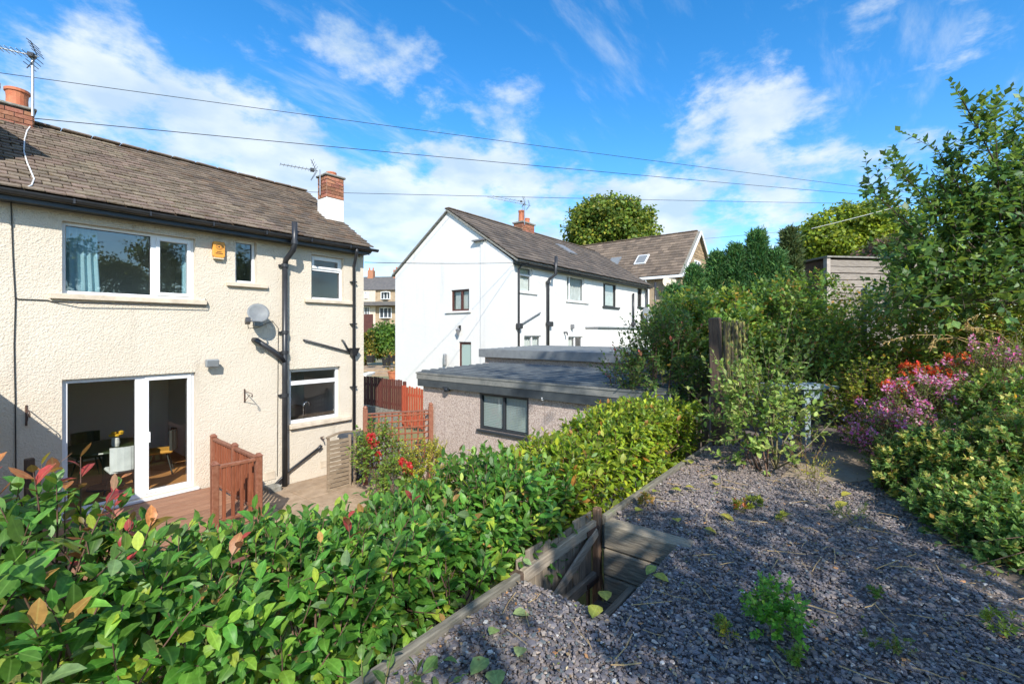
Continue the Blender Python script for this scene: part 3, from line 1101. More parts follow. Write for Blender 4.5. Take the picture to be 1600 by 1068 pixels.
v = [(-3.2, 15.4), (.3, 15.4), (.3, 13.6), (3.5, 13.6), (3.5, WY + .17), (-3.2, WY + .17)]  # hidden left wing added so daylight reaches the patio room
rm.add([(x, y, -2.86) for x, y in v] + [(x, y, -.45) for x, y in v], [(6, 7, 8, 9, 10, 11)] + [(i, i + 1, i + 7, i + 6) for i in (1, 2, 3)] + [(5, 0, 6, 11)])
room(3.9, 6.40, WY + .17, 12.6, -2.86, -.45)
room(.75, 3.3, WY + .17, 12.3, -.3, 1.86)
room(3.35, 4.35, WY + .17, 11.6, -.3, 1.86)
room(4.5, 6.40, WY + .17, 11.8, -.3, 1.86)
rm.build('room', 'interior', h1)
fm = MB().box((-3.3, WY + .14, -2.95), (3.6, 15.45, -2.862)).box((3.85, WY + .17, -2.95), (6.42, 12.7, -2.862))
fo = fm.build('floor', 'dark_room', h1)
me = piece_mesh('floor_board', 'oak_floor', (2.7, .17, .02), .002)
for i in range(21):
    piece('floor_board', me, fo, Matrix.Translation((2.14, WY + .26 + i * .175, -2.849)))

# roof
rf = MB()
ER, EZ = 9.45, 2.03
RYY, RZ = 12.6, 3.97
RL = -5.8
for s in (0, 1):
    e = (ER, EZ) if s == 0 else (15.8, EZ)
    v = [(RL, e[0], e[1]), (6.47, e[0], e[1]), (6.47, RYY, RZ), (RL, RYY, RZ)]
    v = [(x, y, z - .03) for x, y, z in v] + [(x, y, z - .11) for x, y, z in v]
    rf.add(v, [(0, 1, 2, 3), (7, 6, 5, 4), (0, 4, 5, 1), (1, 5, 6, 2), (2, 6, 7, 3), (3, 7, 4, 0)])
roof1 = rf.build('roof', 'ridge_tile', h1)
PAL_R = [(.17, .13, .095), (.19, .145, .105), (.15, .115, .085), (.21, .155, .11), (.14, .108, .085), (.18, .12, .08)]
tiles(roof1, (RL, ER - .03, EZ - .03), (1, 0, 0), (0, RYY - ER, RZ - EZ), 12.29, math.hypot(RYY - ER + .03, RZ - EZ), .225, .158,
      'roof_tile', 'roof_tile_joined', 300, pal=PAL_R, thick=.026, ragged=.010)
me = piece_mesh('ridge_tile', 'ridge_tile', (.44, .24, .05), .02)
for i in range(27):
    piece('ridge_tile', me, roof1, Matrix.Translation((6.24 - i * .452, RYY + .01, RZ + .03)) @ Matrix.Rotation(random.uniform(-.02, .02), 4, 'Y'))
vg = MB()
vg.bar((6.475, ER + .05, EZ - .09), (6.475, RYY, RZ - .09), .03, .10)
vg.build('verge', 'cement', roof1)

fa = MB().box((RL, ER + .05, 1.86), (6.44, ER + .075, 2.0))
fa.box((RL, ER + .077, 1.872), (6.44, WY + .05, 1.885))
fas = fa.build('fascia', 'fascia_navy', h1)


def gutter(x0, x1, y, z, r=.055, parent=None, name='gutter'):
    g = MB(); n = 9
    vs = []
    for x in (x0, x1):
        for rr in (r, r - .006):
            for k in range(n):
                t = math.pi + math.pi * k / (n - 1)
                vs.append((x, y + rr * math.cos(t), z + rr * math.sin(t)))
    fs = []
    for ring in (0, 1):
        a = ring * n; b = 2 * n + ring * n
        for k in range(n - 1):
            f = (a + k, b + k, b + k + 1, a + k + 1)
            fs.append(f if ring == 0 else f[::-1])
    fs += [(0, n, 3 * n, 2 * n), (n - 1, 3 * n - 1, 4 * n - 1, 2 * n - 1)]
    g.add(vs, fs)
    g.add([vs[k] for k in range(n)], [tuple(range(n))])
    g.add([vs[2 * n + k] for k in range(n)], [tuple(range(n))[::-1]])
    o = g.build(name, 'black_plastic', parent)
    m = MB()
    x = x0 + .6
    while x < x1:
        m.box((x, y - r - .008, z - r - .008), (x + .025, y + r, z + .004)); x += .92
    m.build('gutter_bracket', 'black_plastic', o)['kind'] = 'stuff'
    return o


gutter(RL, 6.61, ER - .03, 1.995, .06, h1)

# windows
F1 = dict(O=(0, WY, 0), S=(1, 0, 0), N=(0, -1, 0))
patio = window(h1, s0=O_PAT[0], s1=O_PAT[1], z0=O_PAT[2], z1=O_PAT[3], splits=[(2.135, .13)], sashes=[(2.20, 2.88, -2.79, -.78)],
               bar=.07, name='patio_door', inset=.07, depth=.08, **F1)
MB().box((2.25, WY + .02, -1.9), (2.268, WY + .05, -1.72)).build('handle', 'upvc', patio)
MB().box((1.12, WY - .06, -2.885), (2.98, WY + .07, -2.843)).build('sill', 'upvc', patio, bevel=.006)
window(h1, s0=O_UP[0], s1=O_UP[1], z0=O_UP[2], z1=O_UP[3], splits=[(2.325, .075)], sashes=[(2.362, 2.88, .65, 1.67)],
       sill=(1.03, 3.10, .09, .07), glass='glass_upper', **F1)
window(h1, s0=O_SM[0], s1=O_SM[1], z0=O_SM[2], z1=O_SM[3], sill=(O_SM[0] - .16, O_SM[1] + .2, .08, .07), glass='glass_upper', **F1)
tz_ = O_BA[2] + (O_BA[3] - O_BA[2]) * .68
window(h1, s0=O_BA[0], s1=O_BA[1], z0=O_BA[2], z1=O_BA[3], transoms=[(O_BA[0], O_BA[1], tz_, .05)],
       sashes=[(O_BA[0] + .05, O_BA[1] - .05, tz_ + .02, O_BA[3] - .05)], sill=(O_BA[0] - .16, O_BA[1] + .2, .08, .07), **F1)
tz_ = O_KI[2] + (O_KI[3] - O_KI[2]) * .735
window(h1, s0=O_KI[0], s1=O_KI[1], z0=O_KI[2], z1=O_KI[3], transoms=[(O_KI[0], O_KI[1], tz_, .09)],
       sashes=[], sill=(O_KI[0] - .02, O_KI[1] + .24, .09, .09), bar=.07, **F1)

# chimneys of the cream house
cx0, cx1, cy0, cy1 = 6.0, 6.45, 10.67, 11.07
ch = MB().box((cx0, cy0, 3.36), (cx1, cy1, 3.905)).build('chimney', 'mortar', h1, bevel=0)
ch['label'] = 'brick chimney on white base beside the gable'
bricks(ch, (cx0, cy0, 3.38), (cx1, cy1, 3.90), ('-x', '-y', '+x', '+y'))
MB().box((cx0 - .02, cy0 - .02, 2.55), (cx1 + .012, cy1 + .02, 3.37)).build('chimney_base', 'white_render', ch, bevel=.012)
MB().box((cx0 - .05, cy0 - .05, 3.915), (cx1 + .05, cy1 + .05, 3.97)).build('chimney_cap', 'cement', ch, bevel=.015)
MB().lathe((6.23, 10.86, 3.972), [(.0, .0), (.13, 0), (.12, .06), (.13, .07), (.13, .10), (.10, .10), (.095, .02)], 14).build('chimney_pot', 'terracotta', ch, smooth=False)

ch2 = MB().box((-.6, 12.28, 3.3), (1.08, 12.9, 4.1)).build('chimney', 'mortar', h1)
ch2['label'] = 'wide brick chimney stack on the ridge with terracotta pot'
bricks(ch2, (-.1, 12.28, 3.60), (1.08, 12.9, 4.09), ('-y', '+x'))
MB().box((-.65, 12.22, 4.112), (1.13, 12.96, 4.16)).build('chimney_cap', 'cement', ch2, bevel=.012)
MB().lathe((.9, 12.55, 4.16), [(0, 0), (.17, 0), (.15, .05), (.145, .2), (.155, .30), (.175, .31), (.175, .36), (.14, .36), (.12, .05)], 18).build('chimney_pot', 'terracotta', ch2)

# edge of the neighbouring half's dormer at the frame's left
dm = MB().box((-2.2, 10.2, 2.5), (.50, 11.9, 3.62)).build('dormer', 'lead', h1)
MB().box((-2.3, 10.1, 3.625), (.56, 12.0, 3.68)).build('dormer_roof', 'lead', dm)

window(h1, (0, 10.2, 0), (1, 0, 0), (0, -1, 0), -1.9, .2, 2.75, 3.5, inset=-.04, depth=.05, splits=[(-.85, .07)], glass='anthracite')
window(h1, s0=-4.6, s1=-2.8, z0=.60, z1=1.72, inset=-.04, depth=.05, splits=[(-3.4, .07)], sill=(-4.75, -2.65, .09, .09), glass='anthracite', **F1)

# pipes on the cream wall
sx = pY(445, 600, WY - .1)[0]
p = MB()
p.tube([(sx, WY - .10, -3.22), (sx, WY - .10, 1.42)], .055, 12)
p.tube([(sx, WY - .10, 1.40), (sx + .01, WY - .13, 1.52), (sx + .05, WY - .36, 1.70), (sx + .06, WY - .40, 1.80), (sx + .06, WY - .40, 2.28)], .055, 12)
sp = p.build('soil_pipe', 'black_plastic', h1, smooth=True)
for z in (1.40, -.42, -1.32, .0):
    MB().tube([(sx, WY - .10, z - .035), (sx, WY - .10, z + .035)], .072, 12).build('pipe_collar', 'black_plastic', sp)
    MB().box((sx - .10, WY - .06, z - .02), (sx + .10, WY - .02, z + .02)).build('pipe_bracket', 'black_plastic', sp)
MB().tube([(sx + .06, WY - .40, 1.82), (sx + .06, WY - .40, 1.90)], .068, 12).build('pipe_collar', 'black_plastic', sp)
a = pY(400, 531, WY - .10); b = pY(428, 549, WY - .12); c_ = Vector((sx, WY - .10, b[2] - .22))
MB().tube([(a[0], WY + .02, a[2]), a, b, c_], .055, 12).build('branch_pipe', 'black_plastic', sp, smooth=True)

rx = pY(553, 500, WY - .07)[0]
p = MB()
p.tube([(rx - .11, ER - .03, 1.95), (rx - .11, ER - .03, 1.86), (rx - .02, WY - .14, 1.66), (rx, WY - .07, 1.55), (rx, WY - .07, -3.15)], .036, 10)
rp = p.build('rain_pipe', 'black_plastic', h1, smooth=True)
hp = pY(552, 548, WY - .08)
m = MB()
m.add([(hp[0] - .11, WY - .2, hp[2] + .07), (hp[0] + .11, WY - .2, hp[2] + .07), (hp[0] + .11, WY - .01, hp[2] + .07), (hp[0] - .11, WY - .01, hp[2] + .07),
       (hp[0] - .05, WY - .14, hp[2] - .12), (hp[0] + .05, WY - .14, hp[2] - .12), (hp[0] + .05, WY - .02, hp[2] - .12), (hp[0] - .05, WY - .02, hp[2] - .12)],
      [(0, 1, 2, 3), (7, 6, 5, 4), (0, 4, 5, 1), (1, 5, 6, 2), (2, 6, 7, 3), (3, 7, 4, 0)])
m.build('hopper', 'black_plastic', rp)
for z in (1.2, .2, -.55, -1.3):
    MB().box((rx - .07, WY - .10, z - .015), (rx + .07, WY - .0, z + .015)).build('pipe_bracket', 'black_plastic', rp)
a = pY(476, 531, WY - .05); b = pY(543, 549, WY - .05)
wp = MB().tube([(a[0], WY + .02, a[2]), a, b, (hp[0], WY - .1, hp[2] + .02)], .021, 8).build('waste_pipe', 'black_plastic', h1, smooth=True)
wp['label'] = 'thin waste pipe sloping into the hopper'
a = pY(536.5, 532, WY - .06); b = pY(545, 548, WY - .08)
MB().tube([(a[0], WY + .02, a[2] + .01), a, b], .021, 8).build('waste_pipe', 'black_plastic', h1, smooth=True)['label'] = 'short steep waste pipe stub above the hopper'
a = pY(501, 697, WY - .06); b = pY(452, 735, WY - .06)
m = MB().tube([(a[0], WY + .02, a[2]), a, b, pY(418, 768, WY - .12)], .026, 8)
m.tube([a + Vector((.02, -.0, .015)), a + Vector((-.07, 0, -.055))], .036, 8)
m.build('waste_pipe', 'black_plastic', h1, smooth=True)['label'] = 'sloping waste pipe under the kitchen window'
g = pY(424, 752, WY - .12)
MB().box((g[0] - .12, WY - .3, -3.3), (g[0] + .14, WY - .03, -3.12)).build('drain_gully', 'cement', h1, bevel=.02)
v = pY(421, 743, WY)
MB().box((v[0] - .11, WY - .012, v[2] - .08), (v[0] + .11, WY - .001, v[2] + .08)).build('air_brick', 'cream_sill', h1)
v = pY(508, 724, WY)
MB().box((v[0] - .11, WY - .012, v[2] - .07), (v[0] + .11, WY - .001, v[2] + .07)).build('air_brick', 'cream_sill', h1)

# ------------------------------------------------------------------ white pair of houses
X2, Y2, G2 = 12.75, 10.1, -2.7
XE = 24.9
h2 = empty('white_house', (18.8, 13.4, G2), 'white rendered semi detached house with gable end and brown tiled roof', 'house')
D2 = .14


def gp(x, y):
    return pX(x, y, X2)


def opg(xl, xr, yt, yb):
    a = gp(xl, yt); b = gp(xr, yb); t = gp(xr, yt)
    return (min(a[1], b[1]) - Y2, max(a[1], b[1]) - Y2, b[2], t[2])


GW = opg(705, 733, 451, 485)
GD = opg(717, 736, 534, 600)
GD = (GD[0], GD[1], G2 + .02, GD[3])
mb = MB()
wall(mb, (X2, Y2, 0), (0, 1, 0), (-1, 0, 0), 0, 6.75, G2 - .5, 2.58, [GW, GD], D2)
mb.add([(X2, Y2, 2.58), (X2, Y2 + 6.75, 2.58), (X2, 13.42, 4.86)], [(2, 1, 0)])
R2 = [op(812.5, 831.5, 419, 457, Y2), op(885.5, 913, 435, 472, Y2), op(942.5, 963, 445, 480, Y2), op(996, 1003, 451, 479.5, Y2),
      op(819, 846, 524, 548, Y2), op(888, 911, 525, 575, Y2)]
wall(mb, (0, Y2, 0), (1, 0, 0), (0, -1, 0), X2, XE, G2 - .5, 2.58, R2, D2)
wall(mb, (XE, Y2, 0), (0, 1, 0), (1, 0, 0), 0, 6.75, G2 - .5, 2.58, [])
wall(mb, (0, Y2 + 6.75, 0), (1, 0, 0), (0, 1, 0), X2, XE, G2 - .5, 2.58, [])
mb.add([(XE, Y2, 2.58), (XE, Y2 + 6.75, 2.58), (XE, 13.42, 4.86)], [(0, 1, 2)])
mb.build('wall', 'white_render', h2)
# the projecting pier towards the rear corner of the gable
y0, y1 = Y2 + .0, gp(752, 450)[1]
zt = lambda y: 2.60 + (y - Y2) * .667
pr = MB()
pr.add([(X2 - .05, y0 + .002, G2 - .5), (X2 - .05, y1, G2 - .5), (X2 - .05, y1, zt(y1) - .12), (X2 - .05, y0 + .002, zt(y0) - .1),
        (X2 - .001, y0 + .002, G2 - .5), (X2 - .001, y1, G2 - .5), (X2 - .001, y1, zt(y1) - .12), (X2 - .001, y0 + .002, zt(y0) - .1)],
       [(3, 2, 1, 0), (4, 5, 6, 7), (1, 2, 6, 5), (2, 3, 7, 6), (3, 0, 4, 7)])
pr.build('gable_pier', 'white_render', h2)
a = gp(736, 369)
MB().box((X2 - .17, y1 - .25, zt(y1) - .17), (X2 + .02, y1 + .35, zt(y1) - .12)).build('flashing', 'lead', h2)
rm = MB()
for (a, b, c, d) in R2[:4]:
    room(a - .3, b + .5, Y2 + .15, Y2 + 2.2, c - .5, min(d + .3, 2.5))
for (a, b, c, d) in R2[4:]:
    room(a - .3, b + .5, Y2 + .15, Y2 + 2.2, c - .2, d + .2)
rm.build('room', 'dark_room', h2)
rm = MB()
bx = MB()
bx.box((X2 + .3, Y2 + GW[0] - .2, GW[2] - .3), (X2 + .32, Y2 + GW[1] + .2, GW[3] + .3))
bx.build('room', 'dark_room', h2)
rf = MB()
ridge2 = (13.42, 4.95)
for (ey, ez) in ((9.84, 2.60), (17.0, 2.60)):
    v = [(X2 - .10, ey, ez), (XE + .1, ey, ez), (XE + .1, ridge2[0], ridge2[1]), (X2 - .10, ridge2[0], ridge2[1])]
    v = [(x, y, z - .02) for x, y, z in v] + [(x, y, z - .09) for x, y, z in v]
    rf.add(v, [(0, 1, 2, 3), (7, 6, 5, 4), (0, 4, 5, 1), (1, 5, 6, 2), (2, 6, 7, 3), (3, 7, 4, 0)])
roof2 = rf.build('roof', 'cement', h2)
PAL_C = [(.125, .098, .078), (.14, .11, .086), (.11, .087, .07), (.155, .12, .093), (.10, .082, .068)]
tiles(roof2, (X2 - .10, 9.80, 2.585), (1, 0, 0), (0, ridge2[0] - 9.84, ridge2[1] - 2.6), XE - X2 + .2, math.hypot(3.58, 2.35), .32, .30,
      'concrete_tile', 'concrete_tile', 0, jit=.5, pal=PAL_C, thick=.028, stuff='roof_tiles', seed=5)
me = piece_mesh('ridge_tile', 'ridge_tile', (.44, .26, .06), .02)
for i in range(27):
    piece('ridge_tile', me, roof2, Matrix.Translation((X2 + .12 + i * .455, ridge2[0], ridge2[1] + .035)))
a = pY(897, 390, 11.9)
sl = Vector((0, 3.58, 2.35)).normalized()
rl = MB().obox((19.6, 12.1, 2.6 + (12.1 - 9.84) * .656 + .07), (1, 0, 0), sl, (0, -sl.z, sl.y), .38, .5, .05).build('roof_window', 'lead', roof2)
MB().obox((19.6, 12.1, 2.6 + (12.1 - 9.84) * .656 + .125), (1, 0, 0), sl, (0, -sl.z, sl.y), .31, .43, .004).build('pane', 'dish_grey', rl)
MB().box((X2 - .06, 9.86, 2.42), (XE + .05, 9.885, 2.585)).box((X2, 9.89, 2.44), (XE, Y2 + .05, 2.46)).build('fascia', 'fascia_navy', h2)
gutter(X2 - .12, XE + .1, 9.80, 2.53, .058, h2)
F2 = dict(O=(0, Y2, 0), S=(1, 0, 0), N=(0, -1, 0))
a = R2[0]; tz_ = a[2] + (a[3] - a[2]) * .68
window(h2, s0=a[0], s1=a[1], z0=a[2], z1=a[3], transoms=[(a[0], a[1], tz_, .06)], sill=(a[0] - .08, a[1] + .3, .07, .06), sill_m='white_render', inset=.06, **F2)
a = R2[1]
window(h2, s0=a[0], s1=a[1], z0=a[2], z1=a[3], splits=[(a[0] + .32, .07)], sill=(a[0] - .1, a[1] + .35, .07, .06), sill_m='white_render', inset=.06, **F2)
a = R2[2]
window(h2, s0=a[0], s1=a[1], z0=a[2], z1=a[3], fm='black_frame', splits=[(a[0] + .28, .06)], sill=(a[0] - .1, a[1] + .3, .08, .08), sill_m='black_frame', inset=.05, label='black framed window', **F2)
a = R2[3]
window(h2, s0=a[0], s1=a[1], z0=a[2], z1=a[3], fm='black_frame', sill=(a[0] - .05, a[1] + .3, .08, .08), sill_m='black_frame', inset=.05, label='narrow black framed window', **F2)
a = R2[4]
window(h2, s0=a[0], s1=a[1], z0=a[2], z1=a[3], splits=[((a[0] + a[1]) / 2, .07)], inset=.06, **F2)
a = R2[5]
window(h2, s0=a[0], s1=a[1], z0=a[2], z1=a[3], splits=[(a[0] + (a[1] - a[0]) * .5, .09)], inset=.06, name='patio_door', **F2)
G = dict(O=(X2, Y2, 0), S=(0, 1, 0), N=(-1, 0, 0))
gw = window(h2, s0=GW[0], s1=GW[1], z0=GW[2], z1=GW[3], fm='brown_frame', splits=[(GW[0] + (GW[1] - GW[0]) * .45, .09)], bar=.07,
            sill=(GW[0] - .12, GW[1] + .3, .08, .06), sill_m='white_render', inset=.05, label='brown framed gable window', **G)
dr = MB().box((X2 + .05, Y2 + GD[0] + .002, GD[2]), (X2 + .11, Y2 + GD[0] + .06, GD[3])).box((X2 + .05, Y2 + GD[1] - .09, GD[2]), (X2 + .11, Y2 + GD[1] - .002, GD[3])).box((X2 + .05, Y2 + GD[0] + .06, GD[3] - .09), (X2 + .11, Y2 + GD[1] - .09, GD[3] - .002)).build('door', 'brown_frame', h2)
MB().box((X2 + .07, Y2 + GD[0] + .061, GD[2]), (X2 + .12, Y2 + GD[1] - .091, GD[3] - .091)).build('door_leaf', 'pale_door', dr)
# curtains inside
cu = MB()
for (a, b, c, d) in (R2[0], R2[1], R2[4], R2[5]):
    n = 24
    vs = []
    for i in range(n + 1):
        s = a + (b - a) * i / n
        if (a, b, c, d) == R2[5]: s = a + (b - a) * .46 * i / n
        yy = Y2 + .17 + .02 * math.sin(i * 1.9)
        vs += [(s, yy, c + .04), (s, yy, d - .03)]
    cu.add(vs, [(2 * i, 2 * i + 2, 2 * i + 3, 2 * i + 1) for i in range(n)])
cu.box((R2[2][0], Y2 + .17, R2[2][2]), (R2[2][1], Y2 + .18, R2[2][3]))
for i in range(12):
    s = GW[0] + .06 + i * .07
    if s < GW[1] - .1: cu.box((X2 + .17, Y2 + s, GW[2] + .05), (X2 + .172, Y2 + s + .055, GW[3] - .05))
cu.build('net_curtain', 'net_curtain', h2)['kind'] = 'stuff'


def downpipe(parent, x, ytop, ybot, Y, off=.08, r=.036, m='black_plastic', bend=None, hop=None, name='rain_pipe'):
    a = pY(x, ytop, Y - off); b = pY(x, ybot, Y - off)
    pts = [b, a]
    if bend: pts += bend(a)
    o = MB().tube(pts, r, 8).build(name, m, parent, smooth=True)
    if hop:
        h = pY(x, hop, Y - off)
        MB().box((h[0] - .12, Y - .2, h[2] - .1), (h[0] + .12, Y - .01, h[2] + .1)).build('hopper', m, o, bevel=.03)
    return o


downpipe(h2, 810.8, 420, 560, Y2, bend=lambda a: [a + Vector((.05, -.06, .12)), Vector((a[0] + .22, 9.80, 2.48))], hop=509)
s2 = downpipe(h2, 856.4, 440, 560, Y2, .1, .06, bend=lambda a: [a + Vector((.02, -.05, .1)), a + Vector((.13, -.27, .28)), a + Vector((.14, -.28, 1.0))], name='soil_pipe')
for z in (441, 505):
    h = pY(856.4, z, Y2 - .1)
    MB().tube([h - Vector((0, 0, .05)), h + Vector((0, 0, .05))], .09, 8).build('pipe_collar', 'black_plastic', s2)
h = pY(860, 506, Y2 - .14)
MB().box(h - Vector((.16, .06, .1)), h + Vector((.16, .06, .1))).build('hopper', 'black_plastic', s2, bevel=.03)
downpipe(h2, 989.8, 458, 512, Y2, .1, .055, name='soil_pipe', hop=506)
downpipe(h2, 1009.5, 449, 515, Y2, hop=None)
a = pY(815, 506, Y2 - .05); b = pY(844.5, 488, Y2 - .05)
MB().tube([a, b], .03, 6).build('waste_pipe', 'galvanised', h2)
# flat roofed white extension at the rear of the far half
e0 = pY(934, 520, Y2 - .6)[0]
ex = MB().box((e0, Y2 - .6, G2 - .5), (XE + .2, Y2 + .02, pY(934, 513, Y2 - .6)[2])).build('rear_extension', 'white_render', h2)
z_ = pY(934, 511.5, Y2 - .6)[2]
MB().box((e0 - .06, Y2 - .68, z_ - .02), (XE + .24, Y2 - .002, z_ + .04)).build('extension_roof', 'galvanised', ex)
for i in range(3):
    a = e0 + .5 + i * 2.0
    MB().box((a, Y2 - .625, G2), (a + 1.7, Y2 - .602, z_ - .75)).build('panel', 'white_render', ex, bevel=.01)
c0, c1 = 17.55, 18.5
ch = MB().box((c0, 13.3, 4.6), (c1, 13.85, 5.32)).build('chimney', 'mortar', h2)
bricks(ch, (c0, 13.3, 4.75), (c1, 13.85, 5.31), ('-x', '-y'))
MB().box((c0 - .06, 13.24, 5.325), (c1 + .06, 13.9, 5.39)).build('chimney_cap', 'cement', ch)
MB().lathe((17.85, 13.6, 5.39), [(0, 0), (.16, 0), (.14, .5), (.16, .52), (.16, .6), (.1, .6)], 12).build('chimney_pot', 'terracotta', ch)
MB().lathe((18.3, 13.6, 5.39), [(0, 0), (.15, 0), (.13, .24), (.15, .25), (.15, .3), (.1, .3)], 12).build('chimney_pot', 'terracotta', ch)
a = gp(719, 512)
lm = MB().box((X2 - .03, a[1] - .05, a[2] - .1), (X2 - .002, a[1] + .05, a[2] + .1)).build('wall_lamp', 'black_plastic', h2)
MB().lathe((X2 - .12, a[1], a[2] - .28), [(0, 0), (.04, .0), (.08, .18), (.1, .2), (.02, .28), (0, .3)], 8).build('lantern', 'lead', lm)
MB().tube([(X2 - .03, a[1], a[2] + .05), (X2 - .12, a[1], a[2] + .06), (X2 - .12, a[1], a[2] - .02)], .012, 6).build('lamp_arm', 'black_plastic', lm)
a = gp(697.5, 561)
MB().box((X2 - .16, a[1] - .05, a[2] - .25), (X2 - .002, a[1] + .06, a[2] + .22)).build('boiler_flue', 'galvanised', h2, bevel=.03)
a = pY(892, 510, Y2)
MB().box((a[0] - .05, Y2 - .16, a[2] - .1), (a[0] + .05, Y2 - .002, a[2] + .1)).build('wall_lamp', 'lead', h2, bevel=.02)
a = pY(881, 521, Y2)
MB().tube([(a[0], Y2 - .002, a[2] + .05), (a[0], Y2 - .15, a[2] + .05), (a[0], Y2 - .18, a[2] - .06)], .035, 8).build('vent_pipe', 'black_plastic', h2)

# ------------------------------------------------------------------ stone house behind
X3, Y3 = 30.0, 9.8
h3 = empty('stone_house', (33.6, 14, -1.5), 'stone house with steep brown roof and white bargeboards behind the white house', 'house')
mb = MB()
wall(mb, (X3, Y3, 0), (0, 1, 0), (-1, 0, 0), 0, 10, -2.2, 4.0, [])
wall(mb, (0, Y3, 0), (1, 0, 0), (0, -1, 0), X3, 37.2, -2.2, 4.0, [])
mb.add([(X3, Y3, 4.0), (37.2, Y3, 4.0), (33.6, Y3, 7.1)], [(0, 1, 2)])
wall(mb, (37.2, Y3, 0), (0, 1, 0), (1, 0, 0), 0, 10, -2.2, 4.0, [])
mb.add([(X3, 19.8, 4.0), (37.2, 19.8, 4.0), (33.6, 19.8, 7.1)], [(2, 1, 0)])
hw = mb.build('wall', 'stone_far', h3)
me = piece_mesh('stone', 'stone', (.46, .03, .20), .012)
for r in range(32):
    z = .6 + r * .215
    lo, hi = (X3, 37.2)
    if z > 4.0:
        k_ = (z + .1 - 4.0) / 3.1 * 3.6
        lo, hi = X3 + k_, 37.2 - k_
    n = int((hi - lo) / .48)
    for i in range(n):
        xx = lo + .24 + i * .48 + (.2 if r % 2 else 0)
        if xx + .2 > hi or (32.3 < xx < 34.4 and 3.5 < z < 5.2): continue
        piece('stone', me, hw, Matrix.Translation((xx, Y3 - .006 + random.uniform(-.006, .006), z)))
rf = MB()
for ex_, sgn in ((X3 - .35, -1), (37.55, 1)):
    v = [(ex_, Y3 - .2, 3.72), (ex_, 20, 3.72), (33.6, 20, 7.18), (33.6, Y3 - .2, 7.18)]
    v2 = [(x, y, z - .1) for x, y, z in v]
    fs = [(0, 1, 2, 3), (7, 6, 5, 4), (0, 4, 5, 1), (1, 5, 6, 2), (2, 6, 7, 3), (3, 7, 4, 0)]
    rf.add(v + v2, fs if sgn > 0 else [f[::-1] for f in fs])
roof3 = rf.build('roof', 'cement', h3)
tiles(roof3, (X3 - .38, 20, 3.72), (0, -1, 0), (33.6 - X3 + .35, 0, 7.18 - 3.72), 10.2, math.hypot(3.95, 3.46), .40, .34, 'concrete_tile', 'concrete_tile', 0,
      jit=.5, pal=[(.17, .125, .09), (.19, .14, .10), (.15, .112, .082), (.21, .155, .11)], thick=.035, seed=8)
me = piece_mesh('ridge_tile', 'ridge_tile', (.3, .44, .07), .02)
for i in range(22):
    piece('ridge_tile', me, roof3, Matrix.Translation((33.6, 19.7 - i * .46, 7.24)))
for s in (-1, 1):
    b = MB()
    b.bar((33.6 + s * 3.95, Y3 - .235, 3.62), (33.6, Y3 - .235, 7.10), .05, .19)
    b.build('bargeboard', 'upvc', roof3)
MB().box((X3 - .42, Y3 - .2, 3.55), (X3 - .36, 20, 3.72)).build('gutter', 'upvc', roof3)
window(h3, (0, Y3, 0), (1, 0, 0), (0, -1, 0), 32.7, 34.0, 3.65, 5.05, inset=-.05, depth=.05, splits=[(33.35, .08)], sill=(32.6, 34.1, .1, .12), sill_m='stone_far', bar=.09, glass='anthracite')
for (px, py) in ((960, 410), (1003, 406.5)):
    # rooflights: point where the line of sight meets the roof slope
    r = ray2(px); zz = (HY - py) / FPX
    sN = Vector((-3.46, 0, 3.95)).normalized()
    dirv = Vector((r[0], r[1], zz)); t_ = (Vector((X3 - .35, 0, 3.80)).dot(sN)) / dirv.dot(sN)
    q = dirv * t_ + sN * .05
    u = Vector((3.95, 0, 3.46)).normalized()
    o = MB().obox(q, (0, 1, 0), u, sN, .42, .55, .05).build('roof_window', 'upvc' if px > 1000 else 'lead', roof3)
    MB().obox(q + sN * .053, (0, 1, 0), u, sN, .34, .47, .003).build('pane', 'dish_grey', o)
downpipe(h3, 1024, 441, 520, Y3, .1, .06)
a = pX(1011, 431, X3 - .1); b = pX(1014, 446, X3 - .1)
MB().tube([(X3 - .39, a[1], 3.6), (X3 - .3, a[1], 3.45), (X3 - .08, a[1] - .1, 3.2), (X3 - .08, a[1] - .1, -1.8)], .05, 6).build('rain_pipe', 'upvc', h3)

# ------------------------------------------------------------------ far terrace across the road
h4 = empty('terraced_house', pD(597, 505, 70), 'distant terraced stone houses with slate roof seen between the two houses', 'house')
S4 = Vector((RT[0], RT[1], 0)) ; S4 = (S4 + Vector((FW[0], FW[1], 0)) * -.12).normalized()
N4 = Vector((-S4.y, S4.x, 0)); N4 = -N4 if N4.dot(Vector((FW[0], FW[1], 0))) > 0 else N4
O4 = Vector((*pD(597, 505, 70)[:2], 0))
m4 = lambda px: (px - 597) / FPX * 70
mb = MB()
P4 = lambda s, d, z: O4 + S4 * s - N4 * d + Vector((0, 0, z))
mb.add([P4(-7, 0, 0), P4(7, 0, 0), P4(7, 0, 6.7), P4(-7, 0, 6.7), P4(-7, 6, 0), P4(7, 6, 0), P4(7, 6, 6.7), P4(-7, 6, 6.7), P4(-7, 3, 8.9), P4(7, 3, 8.9)],
       [(0, 1, 2, 3), (5, 4, 7, 6), (1, 5, 6, 9, 2), (4, 0, 3, 8, 7)])
mb.build('wall', 'stone_far', h4)
MB().obox(P4(m4(577), -.12, 3.6), S4, N4, (0, 0, 1), 1.0, .12, 3.0).build('bay_panel', 'cream_sill', h4)
rf = MB()
for d0 in (-.4, 6.4):
    v = [P4(-7.2, d0, 6.5), P4(7.2, d0, 6.5), P4(7.2, 3, 8.95), P4(-7.2, 3, 8.95)]
    rf.add(v, [(0, 1, 2, 3) if d0 < 0 else (3, 2, 1, 0)])
